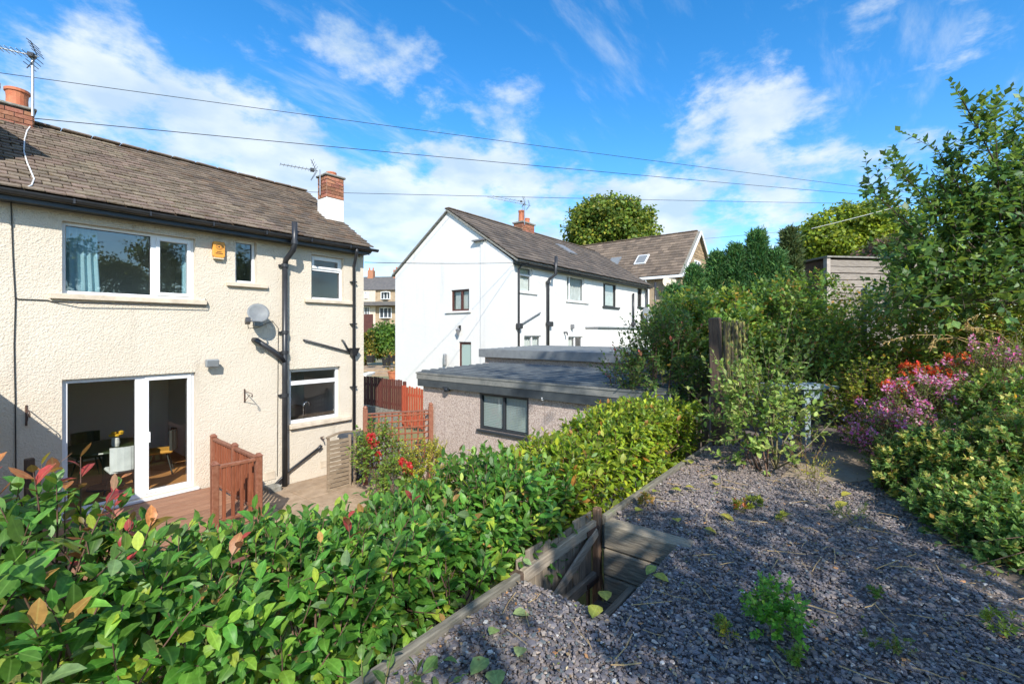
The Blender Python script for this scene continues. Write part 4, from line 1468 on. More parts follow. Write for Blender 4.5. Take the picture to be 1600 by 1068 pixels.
rf.build('roof', 'slate_far', h4)
MB().obox(P4(0, -.7, 4.35), S4, N4, (0, 0, 1), 7.1, .75, .28).build('bay_roof', 'slate_far', h4)
for (a, b, t_, c) in ((569, 575.5, 455.7, 466), (595, 610.6, 455.7, 467.8), (566, 578, 478.5, 496), (593, 613, 480, 497)):
    z0 = (HY - c) / FPX * 70; z1 = (HY - t_) / FPX * 70
    w = window(h4, O4, S4, N4, m4(a), m4(b), z0, z1, inset=-.35 if a < 580 else -.12, depth=.1, bar=.12, splits=[(m4(a) + (m4(b) - m4(a)) * k_, .12) for k_ in (.35, .68)], glass='anthracite')
for px in (566, 612):
    q = P4(m4(px), 3, 0)
    c4 = MB().obox(Vector((q.x, q.y, 9.2)), S4, N4, (0, 0, 1), .7 if px > 600 else .45, .45, .75).build('chimney', 'brick_red', h4)
    for dx in (-.3, .3):
        MB().lathe(Vector((q.x, q.y, 9.95)) + S4 * dx, [(0, 0), (.16, 0), (.13, .4), (.15, .45), (0, .45)], 8).build('chimney_pot', 'terracotta', c4)

# neighbour's single-storey extension, just outside the frame: it throws the slanting shade on the cream wall
nx = empty('neighbour_extension', (-2, 8.2, GZ), 'cream single storey extension of the adjoining house left of the deck', 'building')
MB().box((-5, 6.6, GZ - .3), (.16, 9.77, -.60)).build('wall', 'cream_render', nx)
MB().box((-5.1, 6.5, -.598), (.2, 9.77, -.47)).build('roof', 'lead', nx)

# ------------------------------------------------------------------ garages
g1 = empty('garage', (8.1, 5.4, GZ), 'pebbledash garage with dark ribbed roof, grey fascia and small dark window', 'garage')
GX0, GX1, GY0, GY1 = 6.87, 9.3, 2.5, 8.05
gw0, gw1 = pX(826, 640, GX0), pX(749.5, 640, GX0)
GWN = (gw0[1] - GY0, gw1[1] - GY0, -1.965, -1.225)
mb = MB()
wall(mb, (GX0, GY0, 0), (0, 1, 0), (-1, 0, 0), 0, GY1 - GY0, -3.5, -1.1, [GWN], .06)
wall(mb, (0, GY1, 0), (1, 0, 0), (0, 1, 0), GX0, GX1, -3.5, -1.1, [])
wall(mb, (GX1, GY0, 0), (0, 1, 0), (1, 0, 0), 0, GY1 - GY0, -3.5, -1.1, [])
wall(mb, (0, GY0, 0), (1, 0, 0), (0, -1, 0), GX0, GX1, -3.5, -1.1, [])
gwl = mb.build('wall', 'pebbledash', g1)
for yy in (7.35, 6.6, 4.7, 3.9, 3.1):
    MB().box((GX0 - .004, yy - .006, -3.3), (GX0 - .001, yy + .006, -1.22)).build('panel_joint', 'panel_joint', gwl)
gwin = window(g1, (GX0, GY0, 0), (0, 1, 0), (-1, 0, 0), GWN[0], GWN[1], GWN[2], GWN[3], fm='anthracite', splits=[((GWN[0] + GWN[1]) / 2, .05)],
              inset=.01, bar=.05, sill=(GWN[0] - .05, GWN[1] + .05, .05, .06), sill_m='anthracite', label='dark framed garage window with blind')
bl = MB()
n = 20
for i in range(n):
    z = GWN[2] + .06 + (GWN[3] - GWN[2] - .1) * i / n
    bl.box((GX0 + .075, GY0 + GWN[0] + .05, z), (GX0 + .085, GY0 + GWN[1] - .05, z + .024))
bl.box((GX0 + .15, GY0 + GWN[0] - .1, GWN[2] - .1), (GX0 + .16, GY0 + GWN[1] + .1, GWN[3] + .1))
bl.build('blind', 'blind', gwin)
FX = 6.75
fa = MB()
fa.box((FX, GY0 - .12, -1.055), (FX + .03, GY1 + .1, -.905))
fa.box((FX + .03, GY1 + .07, -1.20), (GX1 + .12, GY1 + .1, -.905))
fa.box((FX + .03, GY0 - .12, -1.20), (GX1 + .12, GY0 - .09, -.905))
fa.box((GX1 + .09, GY0 - .09, -1.20), (GX1 + .12, GY1 + .07, -.905))
fa.build('fascia', 'garage_fascia', g1, bevel=.006)
MB().box((FX - .014, GY0 - .13, -.935), (FX - .001, GY1 + .11, -.90)).build('fascia_trim', 'garage_fascia', g1)
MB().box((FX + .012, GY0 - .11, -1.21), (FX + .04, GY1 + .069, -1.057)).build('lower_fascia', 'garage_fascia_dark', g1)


def rib_roof(parent, x0, x1, y0, y1, z, pitch=.26, h=.035):
    mb = MB()
    prof = []
    x = x0
    while x < x1 - pitch:
        prof += [(x, 0), (x + pitch * .45, 0), (x + pitch * .58, h), (x + pitch * .87, h)]
        x += pitch
    prof.append((x1, 0))
    vs = []
    ny = 2
    for yy in (y0, y1):
        for (px, pz) in prof:
            vs.append((px, yy, z + pz + (px - x0) * .02))
    n = len(prof)
    fs = [(i, i + 1, n + i + 1, n + i) for i in range(n - 1)]
    mb.add(vs, fs)
    mb.add([(vx, vy, vz - .006) for vx, vy, vz in vs], [f[::-1] for f in fs])
    o = mb.build('roof_sheet', 'garage_roof', parent)
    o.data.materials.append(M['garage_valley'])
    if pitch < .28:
        for i, p_ in enumerate(o.data.polygons):      # darker channels and rising rib sides
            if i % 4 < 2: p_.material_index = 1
    return o


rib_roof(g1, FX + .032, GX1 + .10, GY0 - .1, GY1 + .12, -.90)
a = pX(698, 607, GX0 - .08)
so = empty('wall_light', (GX0, a[1], a[2] - .1), 'small dark blue solar light high on the garage wall', 'light')
MB().box((GX0 - .13, a[1] - .09, a[2] + .01), (GX0 - .03, a[1] + .09, a[2] + .04)).build('solar_panel', 'fascia_navy', so, bevel=.006)
MB().lathe((GX0 - .09, a[1], a[2] - .07), [(0, 0), (.05, .01), (.07, .05), (.06, .09)], 10).build('lamp_head', 'fascia_navy', so, smooth=True)
MB().box((GX0 - .05, a[1] - .025, a[2] - .05), (GX0 - .001, a[1] + .025, a[2] + .03)).build('bracket', 'black_plastic', so)
a = pX(849, 622, GX0 - .06)
so = empty('wall_light', (GX0, a[1], a[2] - .05), 'tiny white spotlight under the garage eaves right of the window', 'light')
MB().lathe((GX0 - .07, a[1], a[2] - .03), [(0, 0), (.035, 0), (.045, .05), (0, .06)], 10).build('lamp_head', 'upvc', so)
MB().tube([(GX0 - .07, a[1], a[2] + .02), (GX0 - .001, a[1], a[2] + .05)], .01, 6).build('bracket', 'upvc', so)

g2 = empty('garage', (11, 6.5, -3), 'paler pebbledash garage behind with light grey flat roof', 'garage')
HX0, HX1, HY0, HY1 = 9.72, 12.3, 3.2, 8.72
mb = MB()
wall(mb, (HX0, HY0, 0), (0, 1, 0), (-1, 0, 0), 0, HY1 - HY0, -3.5, -.66, [])
wall(mb, (0, HY1, 0), (1, 0, 0), (0, 1, 0), HX0, HX1, -3.5, -.66, [])
wall(mb, (0, HY0, 0), (1, 0, 0), (0, -1, 0), HX0, HX1, -3.5, -.66, [])
wall(mb, (HX1, HY0, 0), (0, 1, 0), (1, 0, 0), 0, HY1 - HY0, -3.5, -.66, [])
mb.build('wall', 'pebbledash', g2)
fa = MB()
fa.box((HX0 - .14, HY0 - .1, -.70), (HX0 - .11, HY1 + .12, -.47))
fa.box((HX0 - .11, HY1 + .09, -.70), (HX1 + .1, HY1 + .12, -.47))
fa.box((HX0 - .11, HY0 - .1, -.70), (HX1 + .1, HY0 - .07, -.47))
fa.build('fascia', 'dish_grey', g2, bevel=.006)
rib_roof(g2, HX0 - .105, HX1 + .1, HY0 - .06, HY1 + .085, -.495, .3, .02)

# ------------------------------------------------------------------ fences between the drives
FXX = 9.35
fn = empty('board_fence', (FXX, 13.1, -2.95), 'dark brown board fence on a low concrete base between the drives', 'fence')
me = piece_mesh('board', 'brown_fence', (.022, .085, 1.0), .004)
n = 22
for i in range(n):
    y = 12.05 + i * .112
    piece('board', me, fn, Matrix.Translation((FXX + random.uniform(-.003, .003), y, -2.06 + random.uniform(-.02, .02) - (y - 12) * -.01)))
rl = piece_mesh('rail', 'brown_fence', (.05, 2.5, .08), .004)
for z in (-2.38, -1.82):
    piece('rail', rl, fn, Matrix.Translation((FXX + .04, 13.25, z)))
ps = piece_mesh('post', 'brown_fence', (.09, .09, 1.35), .006)
for y in (12.0, 13.25, 14.5):
    piece('post', ps, fn, Matrix.Translation((FXX + .10, y, -2.28)))
MB().box((FXX - .05, 12.0, -3.3), (FXX + .06, 14.55, -2.57)).build('base_wall', 'cement', fn)
fn = empty('picket_fence', (FXX, 10.6, -3.1), 'orange red stained picket fence beside the garage', 'fence')
me = piece_mesh('picket', 'orange_fence', (.022, .082, 1.25), .006)
for i in range(26):
    y = 9.0 + i * .117
    piece('picket', me, fn, Matrix.Translation((FXX - .03 + random.uniform(-.004, .004), y, -2.36 + .03 * math.sin(i * 2.1))))
rl = piece_mesh('rail', 'orange_fence', (.05, 2.95, .08), .004)
for z in (-2.75, -2.0):
    piece('rail', rl, fn, Matrix.Translation((FXX + .01, 10.46, z)))
ps = piece_mesh('post', 'orange_fence', (.09, .09, 1.35), .008)
for y in (9.0, 10.5, 11.97):
    piece('post', ps, fn, Matrix.Translation((FXX + .07, y, -2.40)))

# ------------------------------------------------------------------ deck and balustrade
DZ = -2.885
dk = empty('deck', (1.6, 8.6, -3.3), 'brown timber deck outside the patio door', 'deck')
me = piece_mesh('deck_board', 'decking', (3.55, .138, .028), .004)
for i in range(15):
    piece('deck_board', me, dk, Matrix.Translation((1.42, 7.62 + i * .145, DZ - .014 + random.uniform(-.0015, .0015))))
mb = MB()
for x in (-.2, .7, 1.6, 2.5, 3.12):
    mb.box((x - .03, 7.56, DZ - .16), (x + .03, 9.7, DZ - .03))
mb.build('joist', 'post_dark', dk)['kind'] = 'stuff'
MB().box((-.36, 7.52, -3.24), (3.2, 7.545, DZ - .03)).build('skirt_board', 'decking', dk)
MB().box((3.165, 7.55, -3.24), (3.19, 9.7, DZ - .03)).build('skirt_board', 'decking', dk)

bal = empty('balustrade', (3.0, 8.4, DZ), 'red brown wooden balustrade with square posts round the deck corner', 'railing')
RT_ = -1.99
ps = piece_mesh('post', 'rail_stain', (.092, .092, 1.0), .008)
pc = MB().add([(-.055, -.055, 0), (.055, -.055, 0), (.055, .055, 0), (-.055, .055, 0), (-.02, -.02, .045), (.02, -.02, .045), (.02, .02, .045), (-.02, .02, .045)],
              [(3, 2, 1, 0), (4, 5, 6, 7), (0, 1, 5, 4), (1, 2, 6, 5), (2, 3, 7, 6), (3, 0, 4, 7)]).mesh('post_cap', 'rail_stain', (0, 0, 0))
PA, PB, PC_ = (3.13, 7.6), (3.19, 9.68), (2.52, 7.6)
for (x, y) in (PA, (3.16, 8.62), PB, PC_):
    po = piece('post', ps, bal, Matrix.Translation((x, y, DZ + .44)))
    o = piece('post_cap', pc, po, Matrix.Translation((x, y, DZ + .942)))
    o.matrix_local = Matrix.Translation((0, 0, .501))
for (p, q) in ((PA, PB), (PC_, PA)):
    P_, Q_ = Vector((*p, 0)), Vector((*q, 0))
    d = (Q_ - P_).normalized(); L_ = (Q_ - P_).length
    for z, w, h, nm in ((RT_, .075, .045, 'top_rail'), (DZ + .09, .05, .045, 'bottom_rail')):
        a = P_ + d * .05 + Vector((0, 0, z)); b = Q_ - d * .05 + Vector((0, 0, z))
        MB().bar(a, b, w, h).build(nm, 'rail_stain', bal, bevel=.006)
    n = int(L_ / .118)
    bm_ = piece_mesh('baluster', 'red_stain', (.042, .042, .80), .004)
    for i in range(1, n):
        c = P_ + d * (L_ * i / n)
        piece('baluster', bm_, bal, Matrix.Translation((c.x, c.y, (RT_ + DZ + .09) / 2)) @ Matrix.Rotation(random.uniform(-.03, .03), 4, 'Z'))
po = pZ(46, 760, DZ + .0)
p_ = pD(46, 716, 6.2)
tag(MB().box((p_[0] - .05, p_[1] - .05, DZ + .002), (p_[0] + .05, p_[1] + .05, p_[2])).build('post', 'post_dark', origin=(p_[0], p_[1], DZ), bevel=.008),
    'dark wooden post standing in the shade left of the patio door', 'post')

# ------------------------------------------------------------------ trellis, slatted bin screen, bin
TA, TB = Vector((5.62, 8.45, 0)), Vector((6.80, 7.72, 0))
tr = empty('trellis', (6.2, 8.1, GZ), 'red brown square trellis panel between two posts beside the garage', 'trellis')
td = (TB - TA).normalized(); tn = Vector((-td.y, td.x, 0))
ps = piece_mesh('post', 'rail_stain', (.10, .10, 1.72), .008)
for q in (TA, TB):
    o = piece('post', ps, tr, frame_mx(q + Vector((0, 0, -2.50)), td, tn, (0, 0, 1)))
    pc_ = MB().lathe((0, 0, 0), [(.045, 0), (.045, .02), (.05, .04), (.03, .075), (0, .085)], 10).mesh('post_cap', 'rail_stain', (0, 0, 0))
    c = bpy.data.objects.new('post_cap', pc_); C.objects.link(c); c.parent = o; c.location = (0, 0, .861); W[c] = W[tr]
L_ = (TB - TA).length
vl = piece_mesh('lath', 'red_stain', (.034, .018, 1.18), .003)
for i in range(1, 10):
    q = TA + td * (L_ * i / 10)
    piece('lath', vl, tr, frame_mx(q + Vector((0, 0, -2.33)) + tn * .012, td, tn, (0, 0, 1)))
hl = piece_mesh('lath', 'red_stain', (L_ - .1, .018, .034), .003)
for i in range(9):
    piece('lath', hl, tr, frame_mx((TA + TB) / 2 + Vector((0, 0, -2.88 + i * .135)) - tn * .012, td, tn, (0, 0, 1)))
tp = piece_mesh('top_rail', 'rail_stain', (L_ - .1, .05, .035), .004)
piece('top_rail', tp, tr, frame_mx((TA + TB) / 2 + Vector((0, 0, -1.735)), td, tn, (0, 0, 1)))

bs = empty('bin_screen', (5.2, 8.9, -3.25), 'grey brown slatted timber bin store with curved top by the house corner', 'bin store')
sx0, sx1, sy = 4.88, 5.36, 8.62
st = piece_mesh('stile', 'slat_wood', (.05, .045, 1.12), .004)
for x in (sx0, sx1, sx1 + .12):
    piece('stile', st, bs, Matrix.Translation((x, sy, -2.70)))
sl = piece_mesh('slat', 'slat_wood', (sx1 - sx0 - .052, .018, .072), .003)
for i in range(12):
    piece('slat', sl, bs, Matrix.Translation(((sx0 + sx1) / 2, sy - .012, -3.20 + i * .088)))
m = MB()
prev = None
for i in range(9):
    t = i / 8
    q = (sx0 - .04 + (sx1 + .30 - sx0) * t, sy, -2.13 + .05 * math.sin(math.pi * min(1, t * 1.2)) + .035 * t)
    if prev: m.bar(prev, q, .07, .03)
    prev = q
m.build('top_rail', 'slat_wood', bs)
bn = empty('wheelie_bin', (5.72, 9.0, -3.25), 'dark grey wheelie bin half hidden between bin store and trellis', 'bin')
m = MB()
bx_, by_ = 5.74, 9.0
m.add([(bx_ - .2, by_ - .2, -3.2), (bx_ + .2, by_ - .2, -3.2), (bx_ + .2, by_ + .2, -3.2), (bx_ - .2, by_ + .2, -3.2),
       (bx_ - .26, by_ - .26, -2.32), (bx_ + .26, by_ - .26, -2.32), (bx_ + .26, by_ + .26, -2.32), (bx_ - .26, by_ + .26, -2.32)],
      [(3, 2, 1, 0), (4, 5, 6, 7), (0, 1, 5, 4), (1, 2, 6, 5), (2, 3, 7, 6), (3, 0, 4, 7)])
m.build('body', 'bin_grey', bn, bevel=.02)
MB().add([(bx_ - .29, by_ - .29, -2.318), (bx_ + .29, by_ - .29, -2.318), (bx_ + .29, by_ + .3, -2.318), (bx_ - .29, by_ + .3, -2.318),
          (bx_ - .22, by_ - .24, -2.25), (bx_ + .22, by_ - .24, -2.25), (bx_ + .22, by_ + .28, -2.22), (bx_ - .22, by_ + .28, -2.22)],
         [(3, 2, 1, 0), (4, 5, 6, 7), (0, 1, 5, 4), (1, 2, 6, 5), (2, 3, 7, 6), (3, 0, 4, 7)]).build('lid', 'bin_grey', bn, bevel=.015)
for s in (-1, 1):
    MB().tube([(bx_ + s * .2, by_ + .25, -3.15), (bx_ + s * .26, by_ + .25, -3.15)], .09, 12).build('wheel', 'black_plastic', bn)

# ------------------------------------------------------------------ things fixed to the cream wall
dc = pY(404, 488, WY - .33)
ds = empty('satellite_dish', (dc[0] + .1, WY, dc[2] - .1), 'grey oval satellite dish on the cream wall beside the soil pipe', 'satellite dish')
aim = Vector((-.22, -.9, .36)).normalized()
ax = Vector((0, 0, 1)).cross(aim).normalized(); ay = aim.cross(ax)
m = MB(); vs = []; fs = []
nr, na = 5, 24
for side in (0, 1):
    for i in range(nr + 1):
        for k in range(na):
            r = .195 * i / nr; t = 2 * math.pi * k / na
            vs.append(dc + ax * r * math.cos(t) * 1.0 + ay * r * math.sin(t) * 1.02 + aim * (r * r * 1.1 - .055 - side * .008))
for i in range(nr):
    for k in range(na):
        q = (i * na + k, i * na + (k + 1) % na, (i + 1) * na + (k + 1) % na, (i + 1) * na + k)
        fs.append(q); off = (nr + 1) * na
        fs.append(tuple(x + off for x in q[::-1]))
for k in range(na):
    a = nr * na + k; b = nr * na + (k + 1) % na; off = (nr + 1) * na
    fs.append((a, b, b + off, a + off))
m.add(vs, fs)
m.build('reflector', 'dish_grey', ds, smooth=True)
lt = pY(387, 501, WY - .58)
MB().tube([dc - ay * .19 - aim * .0, dc - ay * .21 + aim * .05, lt], .014, 6).build('arm', 'grey_metal', ds)
MB().obox(lt, aim, ax, ay, .07, .04, .045).tube([lt - aim * .0, lt - aim * .09], .035, 10).build('receiver', 'black_plastic', ds, bevel=0)
MB().tube([dc - aim * .06, dc - aim * .16 - Vector((0, 0, .04)), (dc[0] + .12, WY - .05, dc[2] - .16)], .022, 8).box((dc[0] + .04, WY - .05, dc[2] - .26), (dc[0] + .2, WY - .001, dc[2] - .06)).build('bracket', 'grey_metal', ds)
MB().tube([lt, lt + Vector((.05, .1, -.14)), (dc[0] + .05, WY - .12, dc[2] - .3), (dc[0] + .4, WY - .02, dc[2] - .15), (dc[0] + .52, WY - .015, dc[2] - .3), (dc[0] + .5, WY - .012, -3.0)], .006, 6).build('cable', 'cable_black', ds)

a = pY(333, 376.5, WY - .07); b = pY(351.5, 405, WY - .07)
al = empty('alarm_box', ((a[0] + b[0]) / 2, WY, b[2]), 'yellow burglar alarm box with dark printed emblem under the eaves', 'alarm box')
m = MB()
w_, hgt = b[0] - a[0], a[2] - b[2]
y0_, y1_ = WY - .085, WY - .012
prof = [(a[0] + .01, a[2]), (b[0] - .01, a[2]), (b[0], a[2] - .05), (b[0], b[2] + .05), (b[0] - .03, b[2] + .015), (a[0] + .03, b[2] + .015), (a[0], b[2] + .05), (a[0], a[2] - .05)]
m.add([(x, y0_, z) for x, z in prof] + [(x, y1_, z) for x, z in prof], [tuple(range(8))[::-1]] + [(i, (i + 1) % 8, 8 + (i + 1) % 8, 8 + i) for i in range(8)])
m.build('cover', 'alarm_yellow', al, bevel=.008)
MB().box((a[0] + .012, WY - .078, b[2] - .012), (b[0] - .012, WY - .001, b[2] + .02)).build('base', 'alarm_base', al, bevel=.006)
ec = Vector(((a[0] + b[0]) / 2, y0_ - .002, a[2] - hgt * .30))
m = MB()
for r0, r1 in ((.052, .058), (.036, .041)):
    vs = []
    for k in range(24):
        t = 2 * math.pi * k / 24
        for r in (r0, r1): vs.append(ec + Vector((r * math.cos(t) * 1.05, 0, r * math.sin(t))))
    m.add(vs, [(2 * k, 2 * k + 1, (2 * k + 3) % 48, (2 * k + 2) % 48) for k in range(24)])
m.add([ec + Vector((-.025, 0, .012)), ec + Vector((-.005, 0, .012)), ec + Vector((.012, 0, .026)), ec + Vector((.012, 0, -.026)), ec + Vector((-.005, 0, -.012)), ec + Vector((-.025, 0, -.012))], [(5, 4, 3, 2, 1, 0)])
m.build('emblem', 'print_dark', al)
m = MB()
for (zf, ws) in ((.60, (.018, .012, .020, .014)), (.70, (.02, .016, .012, .024, .016, .014)), ):
    xx = ec.x - sum(ws) / 2 - .004 * len(ws) / 2
    for w in ws:
        z = a[2] - hgt * zf
        m.add([(xx, y0_ - .002, z - .009), (xx + w, y0_ - .002, z - .009), (xx + w, y0_ - .002, z + .009), (xx, y0_ - .002, z + .009)], [(0, 1, 2, 3)])
        xx += w + .004
m.build('print', 'print_dark', al)

c = pY(331.5, 567, WY - .14)
fl_ = empty('flood_light', (c[0], WY, c[2] - .06), 'small grey floodlight on the cream wall above the patio door corner', 'light')
tl = Vector((0, -.95, -.1)).normalized()
MB().obox(c, (1, 0, 0), tl, (0, -.1, .95), .105, .045, .07).build('lamp_head', 'grey_metal', fl_, bevel=.012)
q = c + tl * .047
MB().obox(q, (1, 0, 0), tl, (0, -.1, .95), .09, .002, .056).build('lens', 'dish_grey', fl_)
MB().box((c[0] - .04, WY - .1, c[2] - .02), (c[0] + .04, WY - .001, c[2] + .03)).build('bracket', 'black_plastic', fl_)


def basket_bracket(px, py, length, label, drop=.30):
    a = pY(px, py, WY)
    e = empty('hanging_bracket', (a[0], WY, a[2]), label, 'bracket')
    x, z = a[0], a[2]
    MB().box((x - .012, WY - .012, z - drop * .8), (x + .012, WY - .001, z + .06)).build('back_plate', 'rust_iron', e)
    curl = [(x, WY - .008, z)]
    for i in range(1, 9):
        t = i / 8
        curl.append((x + .0, WY - .008 - length * t, z + .02 - .03 * t))
    tip = curl[-1]
    for i in range(8):
        t = i * .7
        curl.append((tip[0], tip[1] - .03 * math.sin(t) * .9, tip[2] - .03 + .03 * math.cos(t)))
    MB().tube(curl, .007, 6).build('arm', 'rust_iron', e)
    MB().tube([(x, WY - .008, z - drop * .75), (x, WY - length * .35, z - drop * .45), (x, WY - length * .75, z - .03)], .006, 6).build('brace', 'rust_iron', e)


basket_bracket(41, 639, .42, 'wrought iron basket bracket on the wall left of the patio door', .3)
basket_bracket(382, 612, .34, 'wrought iron basket bracket between the patio door and soil pipe', .26)
a = pY(501, 684, WY)
tp_ = empty('outside_tap', (a[0], WY, a[2]), 'small outside tap on the wall below the kitchen window', 'tap')
MB().tube([(a[0], WY - .001, a[2]), (a[0], WY - .11, a[2]), (a[0], WY - .13, a[2] - .05)], .014, 8).build('spout', 'rust_iron', tp_)
MB().box((a[0] - .04, WY - .08, a[2] + .03), (a[0] + .04, WY - .065, a[2] + .045)).tube([(a[0], WY - .07, a[2]), (a[0], WY - .07, a[2] + .035)], .008, 6).build('tap_handle', 'rust_iron', tp_)

# cables down and along the wall, and the white aerial lead on the roof
xa = pY(17, 320, WY)[0]
pts = [(xa, WY - .30, 1.93), (xa, WY - .012, 1.86)]
for (px, py) in ((18, 340), (20, 400), (24, 470), (22, 540), (24, 640), (25, 760)):
    q = pY(px, py, WY - .012); pts.append(q)
tag(MB().tube(pts, .008, 6).build('wall_cable', 'cable_black'), 'black cable running down the cream wall at the left edge', 'cable')
pts = [pY(23, 462, WY - .012), pY(27, 467, WY - .012), pY(75, 469, WY - .012), pY(80, 471, WY - .012)]
pts += [pY(120, 472.5, WY - .085), pY(200, 474, WY - .085), pY(322, 477.5, WY - .085), pY(325, 474, WY - .05), pY(321, 467, WY - .012)]
tag(MB().tube(pts, .008, 6).build('wall_cable', 'cable_black'), 'thin black cable running sideways under the big upper window sill', 'cable')
sN = Vector((0, -(RZ - EZ), RYY - ER)).normalized()
pts = []
for (px, py) in ((51, 196), (42, 208), (38, 222), (37, 240), (42, 258), (48, 272), (53, 284), (49, 294), (44, 296)):
    r = ray2(px); dv_ = Vector((r[0], r[1], (HY - py) / FPX))
    t = Vector((0, ER, EZ)).dot(sN) / dv_.dot(sN)
    pts.append(dv_ * t + sN * .045)
tag(MB().tube(pts, .010, 6).build('aerial_lead', 'cable_white'), 'white aerial cable wandering down the tiled roof at the left', 'cable')


def aerial(label, base, top_z, boom0, boom1, parent_z=None, els=9, elen=.36, mast_r=.018, refl=True):
    base = Vector(base)
    e = empty('tv_aerial', base, label, 'aerial')
    MB().tube([base, (base.x, base.y, top_z)], mast_r, 8).build('mast', 'galvanised', e)
    b0, b1 = Vector(boom0), Vector(boom1)
    bo = MB().tube([b0, b1], mast_r * .62, 6).build('boom', 'galvanised', e)
    d = (b1 - b0).normalized()
    side = d.cross(Vector((0, 0, 1))).normalized()
    rod = None
    for i in range(els):
        t = i / (els - 1) * .78
        q = b0 + (b1 - b0) * t
        MB().tube([q - side * elen * .5 * (.75 + .25 * t), q + side * elen * .5 * (.75 + .25 * t)], mast_r * .3, 5).build('element', 'galvanised', bo)
    q = b0 + (b1 - b0) * .86
    MB().obox(q, d, side, d.cross(side), .045, .05, .035).build('dipole_box', 'black_plastic', bo)
    if refl:
        q = b0 + (b1 - b0) * .97
        up = d.cross(side)
        up = -up if up.z < 0 else up
        for s in (-1, 1):
            m = MB()
            for k in range(4):
                c = q + up * s * (.05 + .055 * k) + d * -.03 * k
                m.tube([c - side * .17, c + side * .17], mast_r * .3, 5)
            m.bar(q, q + up * s * .26 - d * .13, .012, .012)
            m.build('reflector', 'black_plastic', bo)


a = pY(51, 190, 12.2)
aerial('tall galvanised television aerial beside the left chimney', (a[0], 12.2, 4.0), pY(50, 83, 12.2)[2], pD(-22, 70, 8.2), pD(61, 89, a[0] * FW[0] + 12.2 * FW[1]), els=8, elen=.34, mast_r=.022)
MB_ = None
a = pY(494, 303, 10.9)
aerial('television aerial on the slim chimney beside the gable', (5.95, 10.9, 3.45), pD(494, 264, 11.4)[2], pD(438, 256.5, 11.0), pD(496, 267, 11.45), els=9, elen=.30, mast_r=.016)
c = Vector((17.62, 13.24, 5.2))
aerial('left aerial on the chimney of the white house', c, 6.35, c + Vector((-1.3, .9, 1.25)), c + Vector((.05, -.03, 1.1)), els=7, elen=.35, mast_r=.02)
c = Vector((18.36, 13.9, 5.2))
aerial('right aerial on the chimney of the white house', c, 6.55, c + Vector((-1.2, 1.3, 1.6)), c + Vector((.25, -.3, 1.2)), els=7, elen=.35, mast_r=.02)

a = pY(1012, 490, Y2 - .35)
d2 = empty('satellite_dish', (a[0], Y2, a[2] - .3), 'small grey satellite dish near the far corner of the white house', 'satellite dish')
m = MB(); na = 20; vs = [a + Vector((0, .05, 0))]
aim = Vector((-.35, -.9, .3)).normalized(); ax = Vector((0, 0, 1)).cross(aim).normalized(); ay = aim.cross(ax)
for k in range(na):
    t = 2 * math.pi * k / na
    vs.append(a + ax * .36 * math.cos(t) + ay * .38 * math.sin(t))
m.add(vs, [(0, 1 + k, 1 + (k + 1) % na) for k in range(na)])
m.add([v - aim * .02 for v in vs], [(0, 1 + (k + 1) % na, 1 + k) for k in range(na)])
m.build('reflector', 'dish_grey', d2, smooth=True)
MB().tube([a, a - aim * .1, (a[0], Y2, a[2] - .15)], .03, 6).tube([a - ay * .38, a + aim * .4 - ay * .1], .02, 6).build('bracket', 'grey_metal', d2)
a = pX(1046, 440, X3 - .4)
d3 = empty('satellite_dish', (X3, a[1], a[2] - .3), 'pale satellite dish under the eaves of the stone house', 'satellite dish')
m = MB(); vs = [a.copy()]
aim = Vector((-.9, -.35, .25)).normalized(); ax = Vector((0, 0, 1)).cross(aim).normalized(); ay = aim.cross(ax)
for k in range(na):
    t = 2 * math.pi * k / na
    vs.append(a + aim * .08 + ax * .42 * math.cos(t) + ay * .42 * math.sin(t))
m.add(vs, [(0, 1 + k, 1 + (k + 1) % na) for k in range(na)])
m.add([v - aim * .02 for v in vs], [(0, 1 + (k + 1) % na, 1 + k) for k in range(na)])
m.build('reflector', 'cream_sill', d3, smooth=True)
MB().tube([a, (X3, a[1], a[2] - .1)], .035, 6).build('bracket', 'grey_metal', d3)

# ------------------------------------------------------------------ behind the panes of the cream house
def curtain(label, x0, x1, y, z0, z1, folds, sway=.03, taper=0):
    m = MB(); vs = []; n = folds * 6
    for i in range(n + 1):
        t = i / n
        for z, k in ((z0, 1 + taper), ((z0 + z1) / 2, 1 + taper * .4), (z1, 1)):
            vs.append((x0 + (x1 - x0) * t * k, y + sway * math.sin(t * folds * 2 * math.pi), z))
    fs = []
    for i in range(n):
        for j in range(2):
            fs.append((3 * i + j, 3 * i + 3 + j, 3 * i + 4 + j, 3 * i + 1 + j))
    m.add(vs, fs)
    tag(m.build('curtain', 'curtain_blue', smooth=True), label, 'curtain')


curtain('pale blue curtain at the left of the large upper window', 1.23, 1.62, WY + .30, .62, 1.74, 5, taper=.12)
curtain('narrow pale blue curtain at the right of the large upper window', 2.80, 2.95, WY + .30, .62, 1.74, 2)
tb_ = empty('dining_table', (1.9, 11.05, -2.84), 'round dark green dining table seen through the patio door', 'table')
MB().lathe((1.9, 11.05, -2.12), [(0, .0), (.62, 0), (.66, .02), (.65, .04), (0, .04)], 28).build('table_top', 'table_green', tb_)
MB().lathe((1.9, 11.05, -2.84), [(.28, 0), (.26, .03), (.06, .08), (.05, .6), (.12, .72)], 16).build('pedestal', 'chair_dark', tb_)
vz = empty('vase', (2.0, 10.85, -2.08), 'white vase with yellow flowers on the dining table', 'vase')
MB().lathe((2.0, 10.85, -2.078), [(0, 0), (.055, 0), (.065, .06), (.055, .15), (.05, .16)], 14).build('body', 'vase_white', vz)
m = MB()
